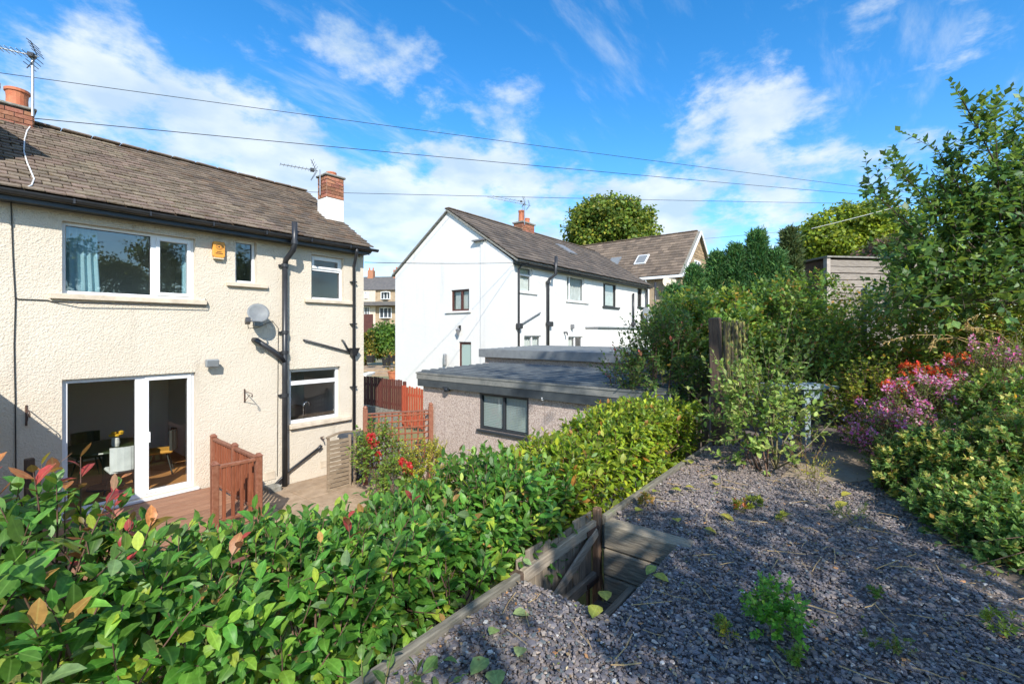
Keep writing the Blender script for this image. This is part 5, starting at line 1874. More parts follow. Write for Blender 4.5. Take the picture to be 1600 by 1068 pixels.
for i in range(9):
    q = Vector((2.0 + random.uniform(-.07, .09), 10.85 + random.uniform(-.07, .07), -1.86 + random.uniform(-.03, .06)))
    m.lathe(q, [(0, -.03), (.035, -.01), (.04, .015), (0, .03)], 7)
m.build('flower', 'flower_yellow', vz)['kind'] = 'stuff'


def chair(label, x, y, rot, seat_m, back_m):
    e = empty('dining_chair', (x, y, -2.84), label, 'chair')
    R = Matrix.Rotation(rot, 3, 'Z')
    P_ = lambda a, b, c: Vector((x, y, -2.84 + c)) + R @ Vector((a, b, 0))
    AX, AY = R @ Vector((1, 0, 0)), R @ Vector((0, 1, 0))
    MB().obox(P_(0, 0, .46), AX, AY, (0, 0, 1), .22, .22, .03).build('seat', seat_m, e, bevel=.02)
    bk = MB()
    for i in range(5):
        t = (i - 2) / 2
        bk.obox(P_(t * .17, .22 + .05 - t * t * .06, .68), AX + AY * (-.5 * t), AY, (0, .0, 1), .048, .02, .2)
    bk.build('backrest', back_m, e)
    for i, (a, b) in enumerate(((-1, -1), (1, -1), (1, 1), (-1, 1))):
        MB().tube([P_(a * .12, b * .12, .43), P_(a * .22, b * .22, .002)], .014, 6).build('leg', 'chair_dark', e)


chair('dark dining chair with mustard seat right of the table', 2.75, 11.25, -math.pi / 2 - .3, 'chair_mustard', 'chair_dark')
chair('pale dining chair with its back to the patio door', 2.0, 10.3, math.pi, 'net_curtain', 'net_curtain')
chair('dark green dining chair behind the table', 1.8, 11.95, .1, 'table_green', 'table_green')
ks = empty('kitchen_worktop', (5.2, 10.3, -2.84), 'kitchen worktop and cupboards behind the kitchen window', 'worktop')
MB().box((4.0, WY + .2, -2.84), (6.3, WY + .78, -1.99)).build('cupboard', 'cupboard', ks)
MB().box((3.95, WY + .18, -1.988), (6.36, WY + .82, -1.95)).build('top', 'worktop', ks)
q = pY(474, 650, WY + .35)
MB().tube([(q[0], WY + .35, -1.95), (q[0], WY + .35, -1.66), (q[0] + .03, WY + .35, -1.60), (q[0] + .10, WY + .37, -1.585), (q[0] + .15, WY + .39, -1.62), (q[0] + .155, WY + .39, -1.68)], .013, 8).build('tap', 'chrome', ks, smooth=True)
MB().box((4.4, 12.2, -2.0), (5.6, 12.55, -1.2)).box((4.1, 12.15, -2.85), (6.2, 12.55, -2.0)).build('cupboard', 'cupboard', ks, bevel=.01)

# ------------------------------------------------------------------ gate, steps, edging of the terrace
gt = empty('garden_gate', (2.75, 1.75, -2.35), 'low weathered timber garden gate with diagonal brace at the terrace edge', 'gate')
gy = 1.75
bo_ = piece_mesh('board', 'grey_wood', (.088, .018, .60), .004)
for i in range(10):
    x = 2.33 + i * .098
    piece('board', bo_, gt, Matrix.Translation((x, gy + .03 + random.uniform(-.003, .003), -1.745 + random.uniform(-.015, .015) + .02 * math.sin(i))))
for z, nm in ((-1.55, 'rail'), (-1.96, 'rail')):
    MB().bar((2.30, gy, z), (3.26, gy, z + .01), .04, .085).build(nm, 'grey_wood_x', gt, bevel=.005)
MB().bar((2.36, gy - .033, -1.93), (3.24, gy - .033, -1.575), .022, .07, up=(0, 0, 1)).build('brace', 'grey_wood_x', gt, bevel=.004)
for z in (-1.555, -1.96):
    MB().box((3.10, gy - .034, z - .018), (3.27, gy - .022, z + .018)).build('hinge', 'rust_iron', gt)
tag(MB().box((3.27, gy - .035, -2.5), (3.33, gy + .03, -1.41)).build('gate_post', 'post_brown', bevel=.01, origin=(3.3, gy, -2.5)), 'brown hinge post at the right end of the garden gate', 'post')
tag(MB().box((2.215, gy - .035, -2.5), (2.285, gy + .04, -1.50)).build('gate_post', 'post_dark', bevel=.01, origin=(2.25, gy, -2.5)), 'dark latch post at the left end of the garden gate', 'post')
sw = empty('recess_wall', (3.3, 1.4, -2.6), 'weathered railway sleeper wall lining the step recess beside the gate', 'retaining wall')
for i, (z0, z1) in enumerate(((-1.70, -1.50), (-1.91, -1.705), (-2.12, -1.915), (-2.4, -2.125))):
    MB().box((3.262 - .006 * (i % 2), RY0 - .1, z0), (3.40, EDGE - .005, z1)).build('sleeper', 'sleeper', sw, bevel=.014)
MB().box((2.15, RY0 - .02, -1.74), (3.255, RY0 + .0, -1.525)).build('sleeper', 'sleeper', sw, bevel=.008)
stp = empty('garden_step', (2.75, 1.4, -2.6), 'low timber step inside the recess behind the gate', 'step')
MB().box((2.23, 1.1, -2.6), (3.255, 1.40, -1.93)).build('tread', 'soil', stp)
MB().box((2.23, 1.402, -2.2), (3.255, 1.45, -1.91)).build('riser_board', 'grey_wood_x', stp, bevel=.006)
MB().box((2.23, 1.452, -2.6), (3.255, 1.72, -2.12)).build('lower_tread', 'soil', stp)
for x0, x1, lb in ((-1.2, 2.205, 'timber edging board along the gravel below the dark hedge'), (3.345, 6.5, 'timber edging board along the gravel below the yellow green hedge')):
    tag(MB().box((x0, EDGE + .004, -1.75), (x1, EDGE + .05, -1.472)).build('edging_board', 'edging', bevel=.006), lb, 'edging board')

# post and mossy fence at the end of the hedge
fp = empty('garden_fence', (7.3, 1.65, TER), 'old mossy vertical board fence with a thick leaning post', 'fence')
MB().add([(6.44, 1.58, TER - .3), (6.63, 1.58, TER - .3), (6.63, 1.70, TER - .3), (6.44, 1.70, TER - .3),
          (6.33, 1.60, .19), (6.52, 1.60, .20), (6.52, 1.72, .20), (6.33, 1.72, .185)],
         [(3, 2, 1, 0), (4, 5, 6, 7), (0, 1, 5, 4), (1, 2, 6, 5), (2, 3, 7, 6), (3, 0, 4, 7)]).build('post', 'post_dark', fp, bevel=.012)
bm2 = piece_mesh('board', 'mossy_fence', (.105, .02, 1.62), .004)
for i in range(15):
    x = 6.66 + i * .125
    piece('board', bm2, fp, Matrix.Translation((x, 1.66 + .02 * (i % 2), -.66 + random.uniform(-.02, .03))) @ Matrix.Rotation(random.uniform(-.012, .012), 4, 'Y'))
for z in (-1.2, -.1):
    MB().bar((6.6, 1.71, z), (8.5, 1.71, z), .04, .08).build('rail', 'mossy_fence', fp)

# small bench / potting table
bo = pZ(1262, 692, TER)
bt = empty('bench', (bo[0], bo[1], TER), 'small grey blue painted wooden bench at the end of the gravel', 'bench')
r3 = Vector((RT[0], RT[1], 0)); f3 = Vector((FW[0], FW[1], 0))
zt_ = TER + .76
c0 = pZ(1258, 606, zt_); c0.z = zt_
for i in range(4):
    MB().obox(c0 + f3 * (.06 + i * .125), r3, f3, (0, 0, 1), .46, .058, .022).build('plank', 'bench_paint', bt, bevel=.006)
for s in (-.33, .05):
    for dy in (.05, .42):
        q = c0 + r3 * s + f3 * dy
        MB().obox(Vector((q.x, q.y, TER + .35)), r3, f3, (0, 0, 1), .038, .035, .363).build('leg', 'bench_paint', bt, bevel=.005)
    q = c0 + r3 * s + f3 * .24
    MB().obox(Vector((q.x, q.y, zt_ - .07)), f3, r3, (0, 0, 1), .2, .02, .045).build('bearer', 'bench_paint', bt)
MB().obox(c0 + r3 * .12 + f3 * .03 + Vector((0, 0, -.10)), r3, f3, (0, 0, 1), .12, .012, .05).build('rail', 'bench_paint', bt)

# shed and fence of the neighbouring garden on the right
sh0 = pD(1292, 405, 12)
sh = empty('shed', (*pD(1360, 430, 12.5)[:2], -1.5), 'grey weathered timber shed behind the right hand shrubs', 'shed')
sd = (r3 * .96 + f3 * .12).normalized(); sn = Vector((-sd.y, sd.x, 0))
if sn.dot(f3) < 0: sn = -sn
q0 = Vector((*sh0[:2], 0))
n = 14
ztop = sh0[2]
for i in range(n):
    z = ztop - .09 - i * .178
    MB().obox(q0 + sd * 1.9 + Vector((0, 0, z)) + sn * random.uniform(-.01, .01), sd, (sn + Vector((0, 0, .28))), (Vector((0, 0, 1)) - sn * .28), 1.9, .014, random.uniform(.074, .082)).build('plank', 'shed_wood', sh, bevel=0)
MB().obox(q0 + Vector((-.0, 0, ztop - 1.2)) - sn * .0, sd, sn, (0, 0, 1), .05, .06, 1.25).build('corner_post', 'shed_wood', sh)
MB().obox(q0 + sd * 1.9 + sn * 1.1 + Vector((0, 0, ztop + .06)), sd, sn, (0, 0, 1), 1.98, 1.2, .02).build('roof', 'cement', sh)
MB().obox(q0 + sd * 1.9 + sn * 1.1 + Vector((0, 0, ztop - 1.4)), sd, sn, (0, 0, 1), 1.85, 1.05, 1.4).build('wall', 'post_dark', sh)  # dark core, so the gaps between planks read as shadow
pf = pD(1356, 452, 9.0)
fe = empty('post_and_rail_fence', (pf[0], pf[1], TER), 'grey fence post with pointed cap and dark rail by the shed', 'fence')
MB().obox(Vector((pf[0], pf[1], (pf[2] + TER) / 2)), r3, f3, (0, 0, 1), .075, .075, (pf[2] - TER) / 2).build('post', 'lead', fe)
MB().add([Vector((pf[0], pf[1], pf[2])) + r3 * a * .085 + f3 * b * .085 for a, b in ((-1, -1), (1, -1), (1, 1), (-1, 1))] + [Vector((pf[0], pf[1], pf[2] + .10))],
         [(3, 2, 1, 0), (0, 1, 4), (1, 2, 4), (2, 3, 4), (3, 0, 4)]).build('post_cap', 'lead', fe)
for z in (.12, .6):
    MB().bar(Vector((pf[0], pf[1], pf[2] - z)) + r3 * .08, Vector((pf[0], pf[1], pf[2] - z)) + r3 * 1.6, .05, .14).build('rail', 'anthracite', fe)

# ------------------------------------------------------------------ pots, steps and wall in the front garden across the gap
for i, (px, py, s, mm, lb) in enumerate(((579, 566, .26, 'pot_black', 'black plastic plant pot at left in the far front garden'),
                                      (604, 571, .30, 'pot_black', 'large black plant pot in the middle of the far front garden'),
                                      (612, 566, .26, 'pot_black', 'black plant pot beside the white gable in the far front garden'),
                                      (616, 596, .30, 'terracotta', 'terracotta pot with a dry plant beside the white gable'))):
    d = 28 if mm == 'pot_black' else 22
    q = pD(px, py, d)
    e = empty('plant_pot', (q[0], q[1], q[2]), lb, 'pot')
    MB().lathe(q, [(0, 0), (s * .75, 0), (s, s * 1.5), (s * 1.08, s * 1.5), (s * 1.08, s * 1.7), (s * .9, s * 1.7), (s * .85, s * 1.4), (0, s * 1.4)], 14).build('pot', mm, e)
    lv = Leaves()
    rg = np.random.default_rng(40 + i)
    clump_crown(lv, [np.array(q) + [0, 0, s * 2.2]], [s * 1.3], 60, .16, .3, [(2, .2, .24, .04), (1, .4, .2, .05)] if mm == 'pot_black' else [(1, .3, .2, .08)], rg)
    lv.build('foliage', 'leaf_matt', e, 'mid')
q = pD(592, 590, 24)
sp_ = empty('garden_steps', (q[0], q[1], q[2]), 'pale stone steps in the far front garden', 'steps')
for i in range(3):
    MB().obox(q + f3 * (.55 * i) + Vector((0, 0, .12 * i - .1)), r3, f3, (0, 0, 1), .45, .3, .10).build('step', 'paving', sp_, bevel=.01)
MB().obox(q - r3 * .75 + f3 * .5 + Vector((0, 0, .0)), r3, f3, (0, 0, 1), .22, .9, .2).build('side_wall', 'white_render', sp_)
MB().obox(q + r3 * .72 + f3 * .8 + Vector((0, 0, .05)), r3, f3, (0, 0, 1), .2, .5, .25).build('side_wall', 'white_render', sp_)
q = pD(594, 573, 28.5)
MB().obox(Vector((q[0], q[1], q[2] - .35)), r3, f3, (0, 0, 1), 3.0, 1.6, .34).build('front_terrace', 'paving', origin=(q[0], q[1], q[2] - .7))['kind'] = 'structure'
q = pD(574, 500, 34)
tag(MB().obox(Vector((q[0], q[1], q[2] - .9)), r3, f3, (0, 0, 1), .42, .05, 1.35).build('garden_gate', 'brown_frame', origin=(q[0], q[1], q[2] - 2.2)), 'dark brown panel gate far off below the terraced houses', 'gate')

# ------------------------------------------------------------------ overhead wires
pt = pD(1545, 317, 25)
po = empty('utility_pole', (pt[0], pt[1], -2), 'wooden utility pole hidden in the leaves of the right hand tree', 'pole')
MB().tube([(pt[0], pt[1], -2), (pt[0], pt[1], pt[2] + .4)], [.15, .11], 10).build('pole', 'pole_wood', po)
MB().bar((pt[0] - .5, pt[1] - .4, pt[2]), (pt[0] + .5, pt[1] + .4, pt[2]), .08, .1).build('cross_arm', 'pole_wood', po)


def wire(label, a, b, sag, r, m='wire_black', n=24):
    a, b = Vector(a), Vector(b)
    pts = []
    for i in range(n + 1):
        t = i / n
        p_ = a.lerp(b, t); p_.z -= sag * 4 * t * (1 - t)
        pts.append(p_)
    tag(MB().tube(pts, r, 5).build('overhead_wire', m), label, 'wire')


wire('topmost overhead wire crossing above both houses', pD(-260, 78, 11), pt + Vector((0, 0, .05)), .12, .009)
wire('overhead wire from the left chimney across the sky', Vector((1.1, 12.3, 4.0)), pt + Vector((.2, .1, 0)), .08, .008)
wire('lowest overhead wire passing behind the slim chimney', pD(462, 299.5, 16), pt + Vector((.35, .3, 0)), .05, .009)
wire('short wire between the cream and white house eaves', (6.5, 9.8, 1.72), (X2 - .12, 9.86, 2.45), .03, .008)
wire('thin wire from the stone house gable to the pole', pD(1098, 373, 32), pt + Vector((-.2, 0, -.35)), .1, .009)
wire('pale thin wire rising past the lime green tree', pD(1268, 357, 22), pD(1420, 318, 20), .02, .012, 'cable_white')

# ------------------------------------------------------------------ planting
PH = [(4, 0.0708, 0.206, 0.0283), (3, 0.109, 0.258, 0.0361), (1.6, 0.0451, 0.148, 0.0232), (1.6, 0.181, 0.322, 0.0386), (0.6, 0.181, 0.283, 0.116), (1, 0.31, 0.391, 0.046), (0.12, 0.414, 0.23, 0.069)]
PHT = [(3, .34, .05, .045), (2, .36, .14, .05), (1, .24, .17, .03), (.3, .45, .18, .14)]
YG = [(3, .24, .32, .02), (3, .16, .26, .02), (2, .34, .38, .025), (1, .08, .17, .02), (.25, .34, .15, .03)]
DG = [(3, .03, .075, .018), (3, .045, .10, .02), (2, .07, .13, .025), (1, .12, .17, .03)]


def shrub(name, label, base, c, rad, n_sh, sh_len, nleaf, ll, lw, pal, seed, m='leaf_matt', tmpl='mid', single=0, tip_pal=None, tip_frac=.0, up=.7, spread=.9,
          cat='shrub', group=None, shell=.35, zmin=-.7, flowers=None, r=.004, droop=.15, stems=10, sm_='stem', stem_sides=4, stem_r=.016, bend=.25):
    rg = np.random.default_rng(seed)
    t = empty(name, base, label, cat, group)
    lv = Leaves(); st = MB(); fl = Leaves()
    cs = ellipsoid_centers(c, rad, n_sh, rg, shell, zmin)
    cc = np.array(c); rr = np.array(rad)
    for i, b in enumerate(cs):
        o = (b - cc) / rr
        # lumpy outline
        b = cc + (b - cc) * (1 + .16 * math.sin(o[0] * 4 + seed) * math.cos(o[1] * 5 + o[2] * 3))
        d = o / max(np.linalg.norm(o), .1) * .8 + np.array([0, 0, up]) + rg.normal(0, .3, 3)
        tp = tip_pal if rg.random() < tip_frac else None
        L_ = sh_len * rg.uniform(.6, 1.35)
        shoot(lv, st, b, d, L_, nleaf, ll, lw, pal, rg, r=r, tip_pal=tp, spread=spread, droop=droop, sides=stem_sides, bend=bend)
        if flowers and rg.random() < flowers['p'] and o[2] > flowers.get('zmin', -.2):
            tip = b + norm(d) * L_ * 1.02
            k = flowers['n']
            v = norm(rg.normal(0, 1, (k, 3)))
            fl.add(tip + v * flowers['r'] * rg.uniform(.3, 1, (k, 1)), v + np.array([0, 0, .3]), norm(rg.normal(0, 1, (k, 3))), flowers['l'] * rg.uniform(.7, 1.2, k), flowers['l'] * .4,
                   pick_cols(flowers['pal'], k, rg, .15))
    lv.build('foliage', m, t, tmpl, single)
    b0 = np.array(base, float)
    for i in range(stems):
        q = cs[int(rg.integers(len(cs)))]
        s = b0 + np.append(rg.normal(0, .06, 2) * rr[:2] * 3, 0)
        mid = s * .5 + q * .5 + rg.normal(0, .05, 3) * rr
        st.tube([s, mid, q], [stem_r, stem_r * .7, stem_r * .3], 5, cap=False)
    st.build('stems', sm_, t, smooth=True)['kind'] = 'stuff'
    if fl.P:
        fl.build('flowers', 'petal', t, 'mid')
    return t


def hedge_top(x):
    return float(np.interp(x, (-.4, .22, .48, .7, 1.5, 1.95, 2.6, 3.2, 3.7, 4.6, 6.4), (-.58, -.60, -.80, -1.0, -1.07, -1.12, -1.01, -1.08, -1.01, -.94, -.90)))


def hedge(name, label, x0, x1, pal, seed, n_top, n_face, ll, lw, nleaf, single, tip=None, tipx=None, y0=1.84, y1=2.75, zlow=-2.2, sh=.26, m='leaf_glossy', topfn=hedge_top, base_z=-3.25):
    rg = np.random.default_rng(seed)
    t = empty(name, ((x0 + x1) / 2, 2.3, base_z), label, 'hedge')
    lv = Leaves(); st = MB()
    lump = lambda x, y: .05 * math.sin(x * 3.1 + y * 2) + .04 * math.sin(x * 7.3 - y * 5)
    for i in range(n_top):
        x = rg.uniform(x0, x1); y = rg.uniform(y0, y1)
        e = min(1, min(y - y0, y1 - y) / .18)
        L_ = sh * rg.uniform(.6, 1.3) * (1.35 if rg.random() < .12 else 1)
        z = topfn(x) + lump(x, y) - .12 * (1 - e) - L_ * .8 - rg.uniform(0, .12)
        d = np.array([rg.normal(0, .3), (y - (y0 + y1) / 2) * .6 + rg.normal(0, .3), 1.0])
        tp = tip if (tip and rg.random() < tipx(x, y)) else None
        shoot(lv, st, (x, y, z), d, L_ * (1.3 if tp else 1), nleaf, ll, lw, pal, rg, r=.0045, tip_pal=tp, spread=.95, droop=.12)
    for i in range(n_face):
        side = rg.random() < .78
        x = rg.uniform(x0, x1)
        zt_ = topfn(x)
        z = zt_ - .12 - (zt_ - zlow) * rg.random() ** 1.25
        yb = (y0 + .10 + lump(x, z)) if side else y1 - .1
        d = np.array([rg.normal(0, .4), -1.0 if side else 1.0, rg.uniform(.1, .9)])
        L_ = sh * rg.uniform(.5, 1.1)
        shoot(lv, st, (x, yb + (1 if side else -1) * L_ * .45, z), d, L_, nleaf, ll * rg.uniform(.85, 1.1), lw, pal, rg, r=.0045, spread=.9, droop=.25)
    for i in range(int(n_top * .5)):          # inner leaves
        x = rg.uniform(x0, x1); y = rg.uniform(y0 + .15, y1 - .15)
        z = topfn(x) - .2 - rg.uniform(.0, .55)
        shoot(lv, st, (x, y, z), rg.normal(0, 1, 3) + [0, 0, .5], sh, nleaf - 2, ll, lw, pal, rg, r=.0045)
    lv.build('foliage', m, t, 'big', single)
    for i in range(int((x1 - x0) * 7)):
        x = rg.uniform(x0, x1); y = rg.uniform(y0 + .15, y1 - .2)
        z1 = topfn(x) - .25
        q = np.array([x, y, base_z]); e = np.array([x + rg.normal(0, .12), y + rg.normal(0, .1), z1])
        mid = (q + e) / 2 + rg.normal(0, .05, 3)
        r = rg.uniform(.009, .018)
        st.tube([q, mid, e], [r, r * .8, r * .4], 6, cap=False)
        for k in range(4):
            s = mid + (e - mid) * rg.uniform(-.2, .9)
            st.tube([s, s + np.array([rg.normal(0, .15), rg.normal(0, .15), rg.uniform(.12, .3)])], [r * .45, r * .2], 5, cap=False)
    st.build('stems', 'stem', t, smooth=True)['kind'] = 'stuff'
    return t


hedge('hedge', 'glossy dark green hedge with red young tips in the left foreground', -.35, 3.05, PH, 21, 640, 460, .100, .255, 10, 300,
      tip=PHT, tipx=lambda x, y: .5 if x < .5 and y > 2.2 else (.02 if x < 1.2 else .006))
hedge('hedge', 'bright yellow green sunlit hedge along the far gravel edge', 3.0, 6.35, YG, 22, 560, 500, .098, .25, 10, 300, y0=1.84, y1=2.7, zlow=-1.75, sh=.24)


def at(x, y, d, z=None):
    p = pD(x, y, d)
    return (p[0], p[1], p[2] if z is None else z)


# rose and golden shrub against the trellis
rc = at(592, 712, 9.0)
shrub('rose_bush', 'red flowering rose bush climbing the trellis', (rc[0], rc[1], -3.25), (rc[0], rc[1], -2.50), (.42, .36, .62), 190, .25, 9, .08, .34,
      [(3, .10, .2, .03), (2, .18, .27, .04), (1, .28, .32, .05)], 31, flowers=None, single=0)
for (px, py, d, s, lb) in ((584, 687, 8.7, .21, 'largest red rose cluster beside the left trellis post'), (591, 707, 8.65, .08, 'small red rose just below the largest cluster'),
                           (636, 732, 8.0, .16, 'wide red rose cluster low in front of the golden shrub'), (627, 719, 8.0, .07, 'single red rose above the low wide cluster')):
    c = np.array(at(px, py, d))
    e = empty('rose_bloom', c, lb, 'flower', 'red rose clusters')
    lv = Leaves(); rg = np.random.default_rng(int(px))
    n = int(1100 * s)
    v = norm(rg.normal(0, 1, (n, 3)))
    sub_ = c + norm(rg.normal(0, 1, (6, 3))) * s * .38
    lv.add(sub_[rg.integers(0, 6, n)] + v * s * .34 * rg.uniform(.3, 1, (n, 1)), v, norm(rg.normal(0, 1, (n, 3))), .05, .022, pick_cols([(3, .62, .015, .035), (2, .72, .03, .08), (1, .45, .01, .02)], n, rg, .1))
    lv.build('petals', 'petal', e, 'mid')
gc = at(664, 714, 8.3)
shrub('golden_shrub', 'golden yellow shrub below the trellis by the garage', (gc[0], gc[1], -3.25), (gc[0], gc[1], -2.48), (.46, .44, .46), 240, .2, 11, .045, .42,
      [(3, .46, .44, .04), (2, .36, .38, .04), (1, .2, .27, .03)], 33)
rc2 = at(625, 745, 8.2)
shrub('rose_bush', 'low green rose bush with red blooms in front of the golden shrub', (rc2[0], rc2[1], -3.25), (rc2[0], rc2[1], -2.68), (.40, .36, .45), 150, .22, 9, .07, .34,
      [(3, .12, .22, .03), (2, .2, .28, .04)], 34)
for i, (X, Y, r_) in enumerate(((1.2, 3.6, .5), (2.6, 3.3, .45), (3.6, 3.6, .55), (4.6, 3.4, .5), (.6, 4.6, .5))):
    shrub('low_shrub', ['low yellow leaved shrub on the lawn seen through hedge stems', 'low yellow leaved shrub beyond the gate', 'yellow leaved bush behind the gate and hedge',
                        'yellow bush behind the bright hedge', 'low yellow bush towards the deck'][i], (X, Y, -3.26), (X, Y, -2.85), (r_, r_, .45), 60, .24, 8, .07, .35,
          [(2, .34, .30, .03), (2, .25, .27, .03), (1, .15, .2, .03)], 50 + i)

# right-hand planting
q = at(1190, 742, 4.9, TER)
shrub('sallow_shrub', 'loose pale leaved sapling shrub in front of the old fence post', q, (q[0] + .15, q[1] + .05, TER + .60), (.55, .5, .62), 190, .34, 12, .080, .29,
      [(3, .23, .34, .07), (2, .32, .41, .12), (2, .15, .26, .05), (1, .38, .42, .13)], 61, tmpl='big', single=200, up=.9, spread=.85, zmin=-.95, shell=.1, stems=7, stem_r=.010)
# long whippy shoots of the same plant are part of it visually, yet each arches by itself
lt_ = bpy.data.objects
rg = np.random.default_rng(62)
sap = empty('sapling', at(1215, 735, 5.0, TER), 'tall whippy sapling with pale oval leaves beside the old fence', 'sapling')
lv = Leaves(); st = MB()
for (x0, y0, x1, y1, d) in ((1205, 690, 1222, 480, 5.0), (1190, 690, 1110, 545, 4.9), (1215, 660, 1262, 560, 5.0), (1225, 690, 1290, 590, 4.8), (1200, 650, 1165, 560, 4.9), (1235, 720, 1330, 640, 4.7), (1215, 690, 1190, 510, 5.3)):
    a, b = np.array(pD(x0, y0, d)), np.array(pD(x1, y1, d))
    L_ = np.linalg.norm(b - a)
    shoot(lv, st, a, b - a, L_, int(9 + L_ * 9), .075, .24, [(3, .23, .33, .08), (2, .31, .39, .13), (1, .15, .25, .05)], rg, r=.007, spread=.85, bend=.1, phyl=2.6)
    st.tube([np.array(at(1212, 738, 5.0, TER)), a * .6 + np.array(at(1212, 738, 5.0, TER)) * .4, a], [.009, .008, .007], 5, cap=False)
lv.build('foliage', 'leaf_matt', sap, 'big', 60)
st.build('stems', 'stem_green', sap, smooth=True)
q = at(1262, 745, 4.7, TER)
shrub('weed_clump', 'yellowing weed clump growing at the front of the stone slab', q, (q[0], q[1], TER + .16), (.16, .16, .18), 26, .2, 8, .035, .28, [(2, .3, .3, .04), (1, .35, .22, .05), (1, .15, .2, .03)], 63, cat='weed', stems=3, stem_r=.004)

q = at(1150, 520, 8.2, TER)
shrub('evergreen_shrub', 'large dark broadleaf evergreen shrub behind the mossy fence', q, (q[0] + .1, q[1] + .55, -.22), (1.25, .95, .85), 760, .30, 11, .125, .34,
      [(3, .08, .18, .03), (3, .12, .23, .035), (2, .19, .29, .045), (1.4, .32, .37, .06), (.5, .5, .33, .07)], 64, tmpl='mid', shell=.45, stems=24, m='leaf_glossy', single=200)
q = at(1255, 500, 8.6, TER)
shrub('evergreen_shrub', 'dark green shrub between the mossy fence and the shed', q, (q[0] + .2, q[1] + .2, -.25), (1.1, .9, 1.25), 680, .30, 11, .12, .34,
      [(3, .075, .17, .03), (2, .115, .22, .035), (1.2, .21, .3, .05), (.4, .5, .27, .07)], 65, shell=.45, stems=20, m='leaf_glossy')
q = at(1035, 560, 7.4, -3.2)
shrub('mixed_shrub', 'shrub with reddish young leaves in front of the white extension', q, (q[0], q[1], -.62), (.62, .62, .85), 330, .3, 11, .08, .32,
      [(3, .06, .13, .03), (2, .11, .19, .04), (1, .18, .22, .06)], 66, tip_pal=[(2, .5, .13, .11), (1, .3, .14, .06)], tip_frac=.07, shell=.4, stems=22)
q = at(985, 590, 7.6, -3.2)
shrub('mixed_shrub', 'thin twiggy shrub with pink shoot tips left of the dark evergreens', q, (q[0], q[1], -.80), (.38, .38, .55), 70, .34, 11, .075, .3,
      [(3, .05, .11, .025), (2, .1, .16, .03)], 67, tip_pal=[(2, .62, .12, .15), (1, .4, .14, .08)], tip_frac=.16, shell=.1, stems=16, up=1.0)

# conifers
rg = np.random.default_rng(70)


def conifer(label, base, h, r, seed, pal, n, ll=.15):
    rg = np.random.default_rng(seed)
    t = empty('conifer', base, label, 'tree')
    lv = Leaves(); st = MB()
    b = np.array(base, float)
    for i in range(n):
        k = rg.random() ** .8
        rr = r * (1 - k) ** 1.0 * (1 + .15 * math.sin(k * 40))
        a = rg.uniform(0, 6.283)
        p = b + np.array([math.cos(a) * rr * rg.uniform(.45, 1), math.sin(a) * rr * rg.uniform(.45, 1), h * (.03 + .95 * k)])
        d = np.array([math.cos(a) * .75, math.sin(a) * .75, .75]) + rg.normal(0, .2, 3)
        m_ = 12
        dd = norm(d + rg.normal(0, .38, (m_, 3)))
        lv.add(p + dd * .02 + rg.normal(0, .07, (m_, 3)), dd, rg.normal(0, 1, (m_, 3)), ll * rg.uniform(.6, 1.3, m_), ll * .10, pick_cols(pal, m_, rg, .22))
    lv.build('crown', 'leaf_dull', t, 'small')
    st.tube([b, b + np.array([0, 0, h * .5]), b + np.array([0, 0, h * .98])], [.09, .05, .01], 7)
    st.build('trunk', 'bark', t)


CP = [(3, .04, .13, .045), (2, .07, .18, .05), (1, .12, .23, .06)]
for (px, top, d, r, lb) in ((1085, 420, 12.5, .95, 'leftmost blue green conifer in the conifer row'), (1120, 398, 12.6, 1.0, 'second conifer in the blue green row'),
                            (1150, 386, 12.4, 1.0, 'third conifer in the blue green row'), (1183, 364, 12.2, .85, 'tall pointed conifer rising above the conifer row'),
                            (1212, 395, 12.0, .7, 'conifer between the two pointed tops'), (1234, 360, 12.4, .62, 'pointed conifer at the right end of the row'),
                            (1052, 452, 12.2, .5, 'lowest conifer beside the stone house corner')):
    p = pD(px, top, d)
    conifer(lb, (p[0], p[1], -1.6), p[2] + 1.6, r, int(px), CP if px != 1234 else [(2, .05, .085, .03), (1, .1, .12, .04)], 2600)

# bramble bank and creepers to the right
q = at(1400, 500, 7.4, TER)
BR = [(3, .13, .23, .035), (3, .19, .28, .04), (2, .28, .35, .05), (1.2, .42, .39, .06), (.5, .6, .25, .06)]
shrub('bramble', 'tall bramble bank in front of the grey shed', q, (q[0], q[1], -.42), (1.05, .9, 1.2), 720, .30, 10, .085, .38, BR, 71, shell=.5, stems=20)
q = at(1510, 500, 6.8, TER)
shrub('bramble', 'green bramble bank at the right behind the pink flowers', q, (q[0], q[1], -.50), (1.0, .9, 1.1), 720, .30, 10, .085, .38, BR, 72, shell=.5, stems=20)
q = at(1610, 500, 6.4, TER)
shrub('bramble', 'bramble bank with yellowing leaves at the right edge', q, (q[0], q[1], -.42), (.9, .9, 1.15), 640, .30, 10, .085, .38, BR + [(2, .3, .3, .03)], 73, shell=.5, stems=20)
q = at(1330, 560, 7.2, TER)
shrub('bramble', 'leafy bramble above the grey blue bench', q, (q[0] + .2, q[1] + .1, -.75), (.8, .7, .75), 420, .3, 10, .08, .4, BR, 74, shell=.4, stems=16)
q = at(1372, 640, 5.7, TER)
shrub('creeper', 'yellow green creeper right of the bench', q, (q[0], q[1], TER + .48), (.42, .42, .52), 230, .26, 10, .062, .42,
      [(3, .26, .30, .025), (2, .18, .23, .025), (1, .34, .3, .03), (.5, .4, .2, .03), (1, .09, .15, .02)], 75, shell=.3, stems=14)
